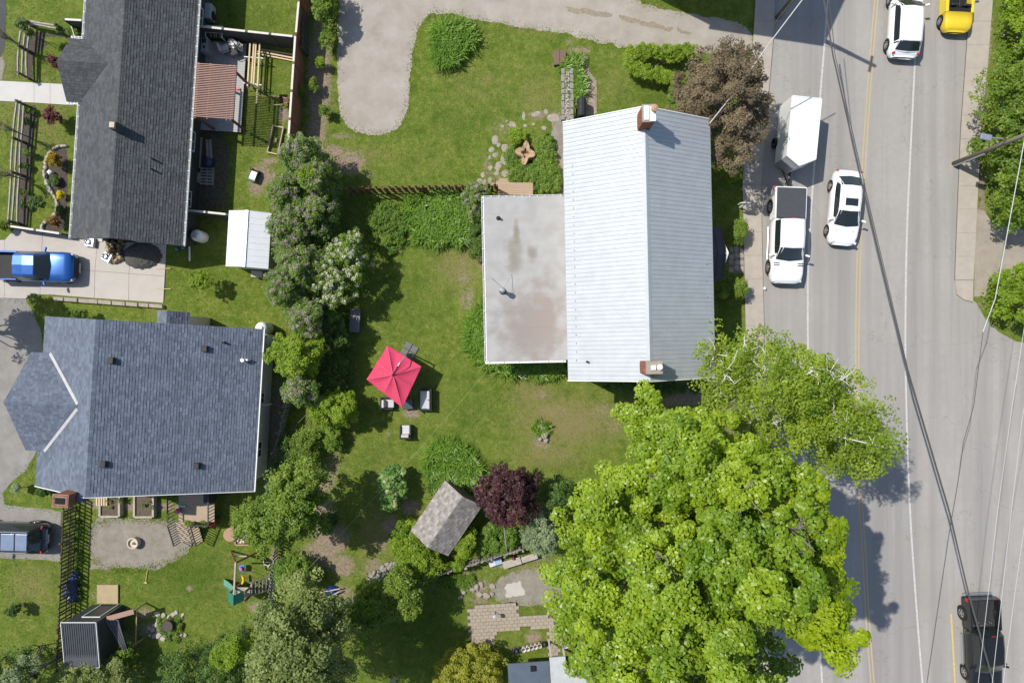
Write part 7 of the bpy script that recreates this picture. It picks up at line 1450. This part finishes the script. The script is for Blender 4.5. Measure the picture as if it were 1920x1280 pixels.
# ---- front gardens
grow('columnar_cedar', 'slim green cedar in the rail fence corner', 'shrub', [(54,54),(66,50),(78,62),(84,76),(72,80),(60,68)], 1.0, .25, 2.3, 14, .24, 8, .13, 40, .06, LM['conif'], 80, (76,74), limbs=4, limb_r=.015)
for i, (x, y, a, m, h, lb, nm) in enumerate(((109,121,12,'red',1.1,'red-leaved barberry beside the porch gable','barberry'),(104,222,17,'red',1.2,'red-leaved barberry between walkway and stone-edged bed','barberry'),(107,300,13,'yell',1.0,'golden yellow shrub in the curved mulch bed','golden_shrub'),(105,416,10,'rust',.9,'rusty orange shrub at the end of the stone edging','rust_shrub'),(82,385,14,'dark',1.6,'dark little tree on the front lawn beside the curved bed','small_tree'),(114,57,5,'green',.4,'round green plant nearest the side screen in the mulch','green_plant'),(133,62,6,'green',.5,'second round green plant beside the pale handrail','green_plant'),(148,66,9,'green',.8,'leafy green plant against the bungalow porch','green_plant'),(57,208,6,'green',.5,'green plant at the head of the lower rail fence','green_plant'),(52,229,5,'dark',.4,'dark plant under the lower rail fence beside the walkway','green_plant'),(55,288,6,'green',.6,'round clipped green plant midway along the rail fence','green_plant'),(50,312,6,'dark',.5,'dark plant behind the rail fence opposite the yellow shrub','green_plant'),(48,362,5,'green',.45,'green plant by the rail fence opposite the yellow flowers','green_plant'),(48,385,6,'dark',.5,'dark plant by the rail fence opposite the small tree','green_plant'),(10,424,11,'green',.8,'round green bush at the end of the low screen','green_plant'),(104,340,8,'dark',.35,'low grey-green plant in the middle of the curved bed','green_plant'),(115,392,6,'dark',.3,'low dark plant near the rusty orange shrub','green_plant'),(385,530,20,'lime',1.7,'lone lime-green shrub on the lawn near the concrete driveway','lawn_shrub'),(155,592,14,'green',1.2,'green bush peeping past the blue roof edge','green_plant'),(38,913,9,'silver',1.0,'small pale-flowered standard shrub on the lawn corner','standard_shrub'),(84,918,12,'dark',.8,'dark bush under the blue roof corner','green_plant'),(32,1140,12,'dark',1.1,'dark little conifer on the lower left lawn','small_tree'),(22,330,14,'brown',2.4,'thin bare-looking twiggy tree beside the lower rail fence','twiggy_tree'),(25,245,14,'brown',2.4,'thin bare-looking twiggy tree near the white walkway','twiggy_tree'),(20,75,14,'brown',2.6,'thin bare-looking twiggy tree by the street end','twiggy_tree'))):
    thin = m == 'brown'; grow(nm, lb, 'tree' if 'tree' in nm else ('shrub' if 'shrub' in nm or nm == 'barberry' else 'plant'), ell(x,y,a,a,9,i,.18), h*.5, h*(.6 if thin or h > 1.5 else .15), h, max(5, int(a*1.0)), .012*a+.06, 5 if thin else 8, .1 if not thin else .16, 4 if thin else 34, .065, LM[m], 100+i, limbs=14 if thin else 4, limb_r=.014 if not thin else .022, tr=.03, depth=.6)
tag(grow('yellow_flowers', 'clump of bright yellow flowers in the curved mulch bed', 'flowers', ell(115,366,6,6,9,2,.1), .3, .1, .55, 7, .1, 8, .09, 30, .07, LM['bright'], 140, limbs=3, limb_r=.01))
# ---- along the metal-roofed house
def hedge(name, label, path, w, z, m, seed, n):
    P = PX(path); L = []; Rr = []
    for i, p in enumerate(P):
        a = Vector(P[max(0,i-1)]); c = Vector(P[min(len(P)-1,i+1)]); d = (c-a).normalized(); nr = Vector((-d.y,d.x)); q = Vector(p); L.append(q+nr*w/2); Rr.append(q-nr*w/2)
    pw = [tuple(q) for q in L]+[tuple(q) for q in Rr[::-1]]; px = [(960+x*30, 640-y*30) for x, y in pw]
    return grow(name, label, 'hedge', px, 0, z*.55, z, n, .26, 9, .14, 44, .075, LM[m], seed, limbs=10, limb_r=.02, power=3.5, depth=.3, smooth=0, fill=300)
hedge('clipped_hedge', 'U-shaped clipped green hedge north of the metal-roofed house', [(1296,104),(1270,112),(1235,110),(1200,106),(1178,112),(1174,128),(1186,140),(1215,148),(1245,156),(1270,165)], .85, 1.0, 'lime', 150, 64)
grow('ivy_mass', 'green ivy at the foot of the bronze crabapple', 'ivy', [(1250,165),(1275,150),(1300,160),(1310,200),(1300,214),(1270,208),(1255,200)], .4, .1, .8, 28, .3, 8, .16, 36, .08, LM['ground'], 151, fill=150, limbs=4, limb_r=.012)
grow('ivy_mass', 'green ivy strip between crabapple and sidewalk', 'ivy', [(1342,310),(1362,315),(1385,318),(1388,335),(1360,340),(1345,330)], .3, .08, .6, 16, .28, 7, .15, 32, .08, LM['lime'], 152, limbs=3, limb_r=.01)
grow('entrance_shrub', 'green shrub beside the front walk on the trailer side', 'shrub', ell(1378,436,14,26,10,1), .6, .2, 1.4, 20, .3, 8, .16, 38, .075, LM['green'], 153, limbs=5, limb_r=.015, fill=80)
grow('entrance_shrub', 'green shrub beside the front walk on the birch side', 'shrub', ell(1380,540,14,20,10,2), .6, .2, 1.4, 18, .3, 8, .16, 38, .075, LM['green'], 154, limbs=5, limb_r=.015, fill=80)
grow('entrance_shrub', 'small shrub against the house wall under the door roof', 'shrub', ell(1352,545,9,16,10,3), .5, .2, 1.1, 10, .26, 8, .15, 34, .075, LM['green'], 155, limbs=4, limb_r=.012)
blades('ornamental_grass', 'mound of ornamental grass alone on the north lawn', 'ornamental grass', [(815,60),(830,48),(855,46),(885,58),(890,78),(880,100),(860,120),(835,132),(818,125),(812,95)], 3400, .85, .045, LM['lily'], 160, clump=110, spread=.7)
blades('daylily_bed', 'square bed of dense daylilies below the brown slat fence', 'daylilies', [(766,372),(800,366),(850,370),(880,378),(885,420),(880,452),(830,455),(790,454),(764,440)], 4200, .75, .052, LM['lily'], 161, clump=120, spread=.85)
blades('daylily_bed', 'daylilies along the west wall of the flat-roofed addition', 'daylilies', [(905,575),(918,570),(920,660),(925,690),(968,690),(972,702),(945,700),(915,682),(890,665),(880,640),(885,600)], 3200, .75, .05, LM['lily'], 162, clump=100, spread=.85)
blades('daylily_bed', 'daylilies under the south wall of the addition', 'daylilies', [(975,672),(1055,672),(1056,690),(1040,705),(1005,705),(980,692)], 1700, .65, .045, LM['lily'], 163, clump=50, spread=.85)
blades('daylily_bed', 'daylily mound behind the brown garden shed', 'daylilies', [(805,850),(825,828),(860,830),(885,850),(905,872),(895,905),(865,912),(835,915),(808,925),(803,890)], 3600, .75, .045, LM['lily'], 164, clump=110, spread=.8)
blades('planter_lilies', 'arching daylilies beside the stone planter wall', 'daylilies', [(1052,130),(1075,108),(1084,112),(1088,140),(1094,165),(1092,178),(1080,215),(1072,215),(1073,140),(1056,138)], 1500, .6, .05, LM['lily'], 165, clump=46, spread=.9)
blades('rock_lilies', 'tuft of strap leaves growing among the lawn rocks', 'tuft', [(1000,795),(1014,788),(1030,795),(1028,815),(1012,812),(1000,805)], 320, .45, .04, LM['lily'], 166, clump=12)
grow('ground_cover', 'rounded bed of bright ground cover beside the daylily square', 'ground cover', [(680,395),(700,380),(740,378),(760,385),(762,420),(760,448),(745,470),(722,482),(700,470),(690,440)], .25, .08, .5, 60, .28, 8, .15, 34, .075, LM['ground'], 167, fill=250, limbs=4, limb_r=.01)
grow('lilac_bush', 'small lilac with pale blossom at the corner of the addition', 'shrub', [(868,375),(878,352),(900,346),(918,355),(920,380),(910,405),(890,420),(874,410)], 1.3, .6, 2.6, 24, .36, 8, .18, 40, .08, LM['lilac'], 168, bl=(LM['pink'], 60, 20, .05, .1), limbs=8, limb_r=.02, fill=100)
grow('corner_shrub', 'dark green shrub against the west wall of the addition', 'shrub', [(876,440),(895,420),(915,425),(917,480),(900,490),(882,470)], .8, .2, 1.6, 22, .34, 8, .18, 38, .075, LM['dark'], 169, limbs=6, limb_r=.015, fill=100)
grow('hosta_bed', 'dense hosta bed round the star-shaped stump', 'hostas', [(950,275),(965,262),(966,274),(966,298),(985,308),(1004,300),(1006,264),(1022,252),(1040,262),(1040,300),(1048,320),(1052,362),(1000,362),(998,345),(965,342),(950,325),(946,300)], .25, .08, .42, 90, .22, 8, .15, 32, .10, LM['ground'], 170, fill=300, limbs=4, limb_r=.01, asp=.6)
grow('hosta_clump', 'bright hosta clump at the tip of the stump bed', 'hosta', ell(972,255,14,12,10,5), .3, .1, .5, 14, .22, 8, .14, 28, .1, LM['lime'], 171, limbs=3, limb_r=.01, asp=.6)
grow('hydrangea', 'broad-leaved shrub with cream flower heads on the lawn', 'shrub', [(714,900),(720,880),(738,868),(755,875),(762,900),(760,930),(752,950),(732,955),(716,940),(711,920)], .8, .25, 1.7, 24, .34, 7, .2, 22, .19, LM['hosta'], 172, bl=(LM['cream'], 22, 34, .06, .13), limbs=6, limb_r=.015, asp=.8)
grow('clipped_mound', 'rounded grassy green mound shrub at the hedge foot', 'shrub', [(606,805),(618,792),(638,795),(645,815),(640,838),(622,847),(608,835)], .5, .15, 1.1, 22, .28, 8, .15, 40, .07, LM['ground'], 173, limbs=4, limb_r=.012, fill=80)
grow('bed_seedlings', 'few seedlings in the raised bed near the chimney', 'seedlings', [(200,925),(226,925),(226,955),(200,955)], .5, .4, .62, 5, .1, 4, .07, 14, .07, LM['green'], 174, limbs=2, limb_r=.008)
grow('bed_seedlings', 'few seedlings in the raised bed beside the stairs', 'seedlings', [(264,925),(288,925),(288,957),(264,957)], .5, .4, .62, 4, .1, 4, .07, 14, .07, LM['green'], 175, limbs=2, limb_r=.008)
grow('hanging_planter', 'leafy window-box plants along the raised deck rail', 'plant', [(348,976),(394,978),(394,986),(348,985)], 1.0, .9, 1.25, 14, .1, 7, .09, 24, .07, LM['green'], 176, limbs=3, limb_r=.01)
grow('stone_ring_plants', 'green creeping plants between stones round the drum', 'plant', [(290,1165),(300,1150),(335,1150),(348,1165),(345,1190),(325,1205),(305,1195)], .10, .03, .18, 22, .16, 7, .13, 24, .07, LM['ground'], 177, limbs=3, limb_r=.008)
grow('wall_plants', 'low plants along the south wall of the metal-roofed house', 'plant', [(1075,712),(1120,718),(1150,735),(1300,740),(1330,715)], .3, .1, .7, 30, .3, 7, .17, 26, .09, LM['dark'], 178, limbs=4, limb_r=.01)
blades('fence_weeds', 'weedy grass below the grey picket fence', 'weeds', [(815,1085),(870,1072),(895,1082),(880,1098),(850,1100),(825,1098)], 1200, .4, .03, LM['ground'], 179, clump=50)
blades('fence_grass', 'unmown grass in the dark picket fence shadow', 'grass', [(121,940),(150,950),(158,1060),(150,1140),(128,1150),(118,1050)], 1800, .35, .02, LM['dark'], 180, clump=120)
# ---- mown grass blades over the lawns, one mass
grow('street_tree', 'leafy street tree just beyond the asphalt driveway', 'tree', ell(-150,560,95,80,14,4), 5, 4.2, 8, 46, .8, 9, .34, 40, .16, LM['green'], 190, (-95,612), tr=.16, limbs=20)
def lawn_grass(n=300000, seed=9):
    r = np.random.default_rng(seed); P = np.stack([r.uniform(-34,34,n), r.uniform(-23,23,n)],1); ok = np.ones(n, bool)
    NO = [GRAV, LEFTDRV, ROAD, [(1390,-90),(1470,-90),(1470,1400),(1390,1400)], [(1785,-90),(1866,-90),(1822,570),(1785,570)], [(-140,425),(28,430),(131,445),(313,458),(308,572),(-140,560)], [(-140,148),(140,158),(140,198),(-140,188)], [(-140,-60),(10,-60),(5,150),(-140,150)], BED, [(876,1147),(893,1133),(970,1129),(973,1152),(1042,1155),(1048,1230),(1027,1230),(1027,1176),(930,1183),(926,1206),(882,1208)], [(166,968),(335,976),(372,1000),(350,1035),(280,1070),(166,1064)], [(925,1092),(950,1074),(1060,1062),(1110,1150),(918,1125)], bp_poly, [(48,52),(146,72),(146,80),(66,76),(60,150),(44,150)], [(38,198),(66,198),(55,424),(28,424)], [(120,-60),(380,-60),(345,470),(150,470)], [(90,600),(505,630),(490,925),(100,915)], [(1060,215),(1330,225),(1335,700),(1075,705)], [(920,368),(1060,368),(1060,660),(925,660)], [(372,70),(462,75),(462,248),(372,248)], [(1829,392),(1990,440),(1990,555),(1826,556)]]
    for q in NO: ok &= ~inside(PX(q), P)
    P = P[ok]; E = []
    for q, m in ((GRAV, 4500), (LEFTDRV, 1800), ([(166,968),(335,976),(372,1000),(350,1035),(280,1070),(166,1064)], 2500), ([(925,1092),(950,1074),(1060,1062),(1110,1150),(918,1125)], 1500)):
        w_ = PX(smooth_poly(q, 1)); k = len(w_); i = r.integers(0, k, m); f = r.random((m,1)); A = np.array(w_)
        seg = np.hypot(*(np.roll(A,-1,0)-A).T); i = r.choice(k, m, p=seg/seg.sum()); E.append(A[i]*(1-f)+A[(i+1) % k]*f+r.normal(0,.17,(m,2)))
    P = np.concatenate([P]+E); P = P[~inside(PX(ROAD), P)]; D = blobs(DIRT, P); P = P[r.random(len(P)) > D*1.15]; n = len(P)
    D2 = np.clip(blobs(DRY, P), 0, 1); lu = np.clip(blobs(LUSH, P), 0, 1)
    wv = .5+.25*np.sin(P[:,0]*.9+np.sin(P[:,1]*.7)*2)+.25*np.sin(P[:,1]*1.3+np.sin(P[:,0]*.6)*2.2)
    az = r.random(n)*6.283; d = np.stack([np.cos(az),np.sin(az)],1); L = .035+.05*r.random(n); w = .014+.016*r.random(n)
    V = np.zeros((n,3,3)); V[:,0,:2] = P-np.stack([-d[:,1],d[:,0]],1)*w[:,None]; V[:,1,:2] = P+np.stack([-d[:,1],d[:,0]],1)*w[:,None]; V[:,2,:2] = P+d*(L*.9)[:,None]; V[:,2,2] = L*.75; V[:,:2,2] = .002
    wv = wv*.55+.45*(.5+.3*np.sin(P[:,0]*2.9+np.sin(P[:,1]*2.1)*2)+.25*np.sin(P[:,1]*3.7+np.sin(P[:,0]*1.7)*2.5)); t = np.clip(.0+.75*wv+.45*D2-.3*lu+r.normal(0,.2,n), 0, 1)
    o = link('lawn_grass', npmesh('lawn_grass', V.reshape(-1,3), 3, np.repeat(t,3)), leafmat('mown grass blade', (.075,.135,.012), (.235,.255,.045), .35, .6, .2, 1.4))
    tag(o, 'short mown grass of the lawns', 'grass', kind='stuff')
lawn_grass()
# ------------------------------------------------------------------ POLES AND WIRES
M_POLE = mat('weathered utility pole', (.20,.175,.14), .9, .25, 4, bump=.4, bscale=20, stretch=(1,1,.1)); M_WIRE = mat('black cable', (.075,.073,.07), .6, .1, 6); M_WIREL = mat('bare aluminium wire', (.62,.62,.60), .4, .04, 6, metal=.3)
M_STEELP = mat('steel guard channel', (.35,.36,.36), .45, .1, 6, metal=.5)
p = W(1788,307); pole = thing('utility_pole', 'tall wooden utility pole with lamp and transformer at the far sidewalk', 'utility pole', (p.x,p.y,0))
MB().tube([(0,0,0),(0,0,5),(0,0,10.5)], [.14,.12,.09], 12).build('shaft', M_POLE, pole, smooth=True)
MB().box(-.05,.04,-.2,-.12,0,2.8).build('cable_guard', M_STEELP, pole); MB().box(.1,.19,-.06,.05,0,2.8).build('cable_guard', M_STEELP, pole)
arm = MB(); arm.tube([(0,.05,4.6),(-.5,.1,4.95),(-1.2,.14,5.0)], .04, 8); arm = arm.build('lamp_arm', M_STEELP, pole)
MB().obox((-1.45,.16,5.0), (.62,.34,.14), R(-12)).build('street_lamp', mat('grey lamp head',(.20,.22,.27),.5,.05,5), pole, bevel=.04)
MB().lathe((.05,.38,7.6), [(.2,0),(.24,.05),(.24,.75),(.18,.85),(.05,.88)], 16).build('transformer', M_LGREY, pole, smooth=False)
MB().bar((-.9,-.5,9.6),(.9,.5,9.6),.1,.12).build('cross_arm', M_POLE, pole)
p2 = W(1458,33); pole2 = thing('utility_pole', 'wooden utility pole at the lane corner carrying the thick cable', 'utility pole', (p2.x,p2.y,0))
MB().tube([(0,0,0),(0,0,5),(0,0,9.6)], [.16,.14,.11], 12).build('shaft', M_POLE, pole2, smooth=True); MB().bar((-.1,-.5,9.2),(.1,.5,9.2),.1,.12).build('cross_arm', M_POLE, pole2)
MB().tube([W(1446,52,.0)-Vector((p2.x,p2.y,0)),(0,0,7.5)], .015, 5).build('guy_wire', M_WIREL, pole2)
def wire(label, pts, r, m, sag=0, group=None):
    P = [W(*q) for q in pts]; Q = []
    for a, c in zip(P[:-1], P[1:]):
        for i in range(8): f = i/8; q = a.lerp(c, f); q.z -= sag*4*f*(1-f); Q.append(q)
    Q.append(P[-1]); L = Q[0].copy()
    o = MB().tube([q-L for q in Q], r, 6).build('cable', m, loc=L); return tag(o, label, 'cable', group)
wire('thick black cable bundle crossing above the road', [(1535,-60,7.0),(1562,105,7.0),(1620,360,7.0),(1700,690,7.0),(1780,960,7.0),(1816,1112,7.0),(1880,1340,7.0)], .042, M_WIRE)
wire('second dark cable running close beside the thick bundle', [(1548,-60,6.6),(1566,105,6.7),(1624,360,6.7),(1702,690,6.8),(1782,962,6.8),(1816,1112,6.9)], .02, M_WIRE)
wire('pale wire over the lawn of the far corner shrub', [(1921,262,8.2),(1890,430,7.5),(1866,560,7.2),(1843,622,7.0)], .022, M_WIREL)
wire('dark drooping wire above the side street', [(1843,622,7.0),(1826,760,5.6),(1806,830,5.2),(1800,880,5.0),(1778,1010,4.8),(1735,1300,4.6)], .016, M_WIRE)
wire('pale wire passing over the black pickup bed', [(1935,520,8.5),(1898,760,8.5),(1870,960,8.5),(1832,1300,8.5)], .012, M_WIREL)
wire('pale wire passing over the black pickup cab', [(1940,640,8.5),(1916,790,8.5),(1896,960,8.5),(1857,1310,8.5)], .012, M_WIREL)
wire('pale wire passing beside the black pickup mirror', [(1960,760,8.5),(1920,990,8.5),(1903,1110,8.5),(1877,1310,8.5)], .012, M_WIREL)
wire('pale service wire from house corner to the lane pole', [(1331,231,5.4),(1380,170,6.2),(1440,85,7.4),(1512,-10,9.0)], .03, M_WIREL)
wire('thin clothesline wire stretched across the back lawn', [(921,686,2.6),(840,780,2.3),(752,880,2.1),(560,1085,2.2)], .007, mat('pale twine',(.3,.34,.16),.8))
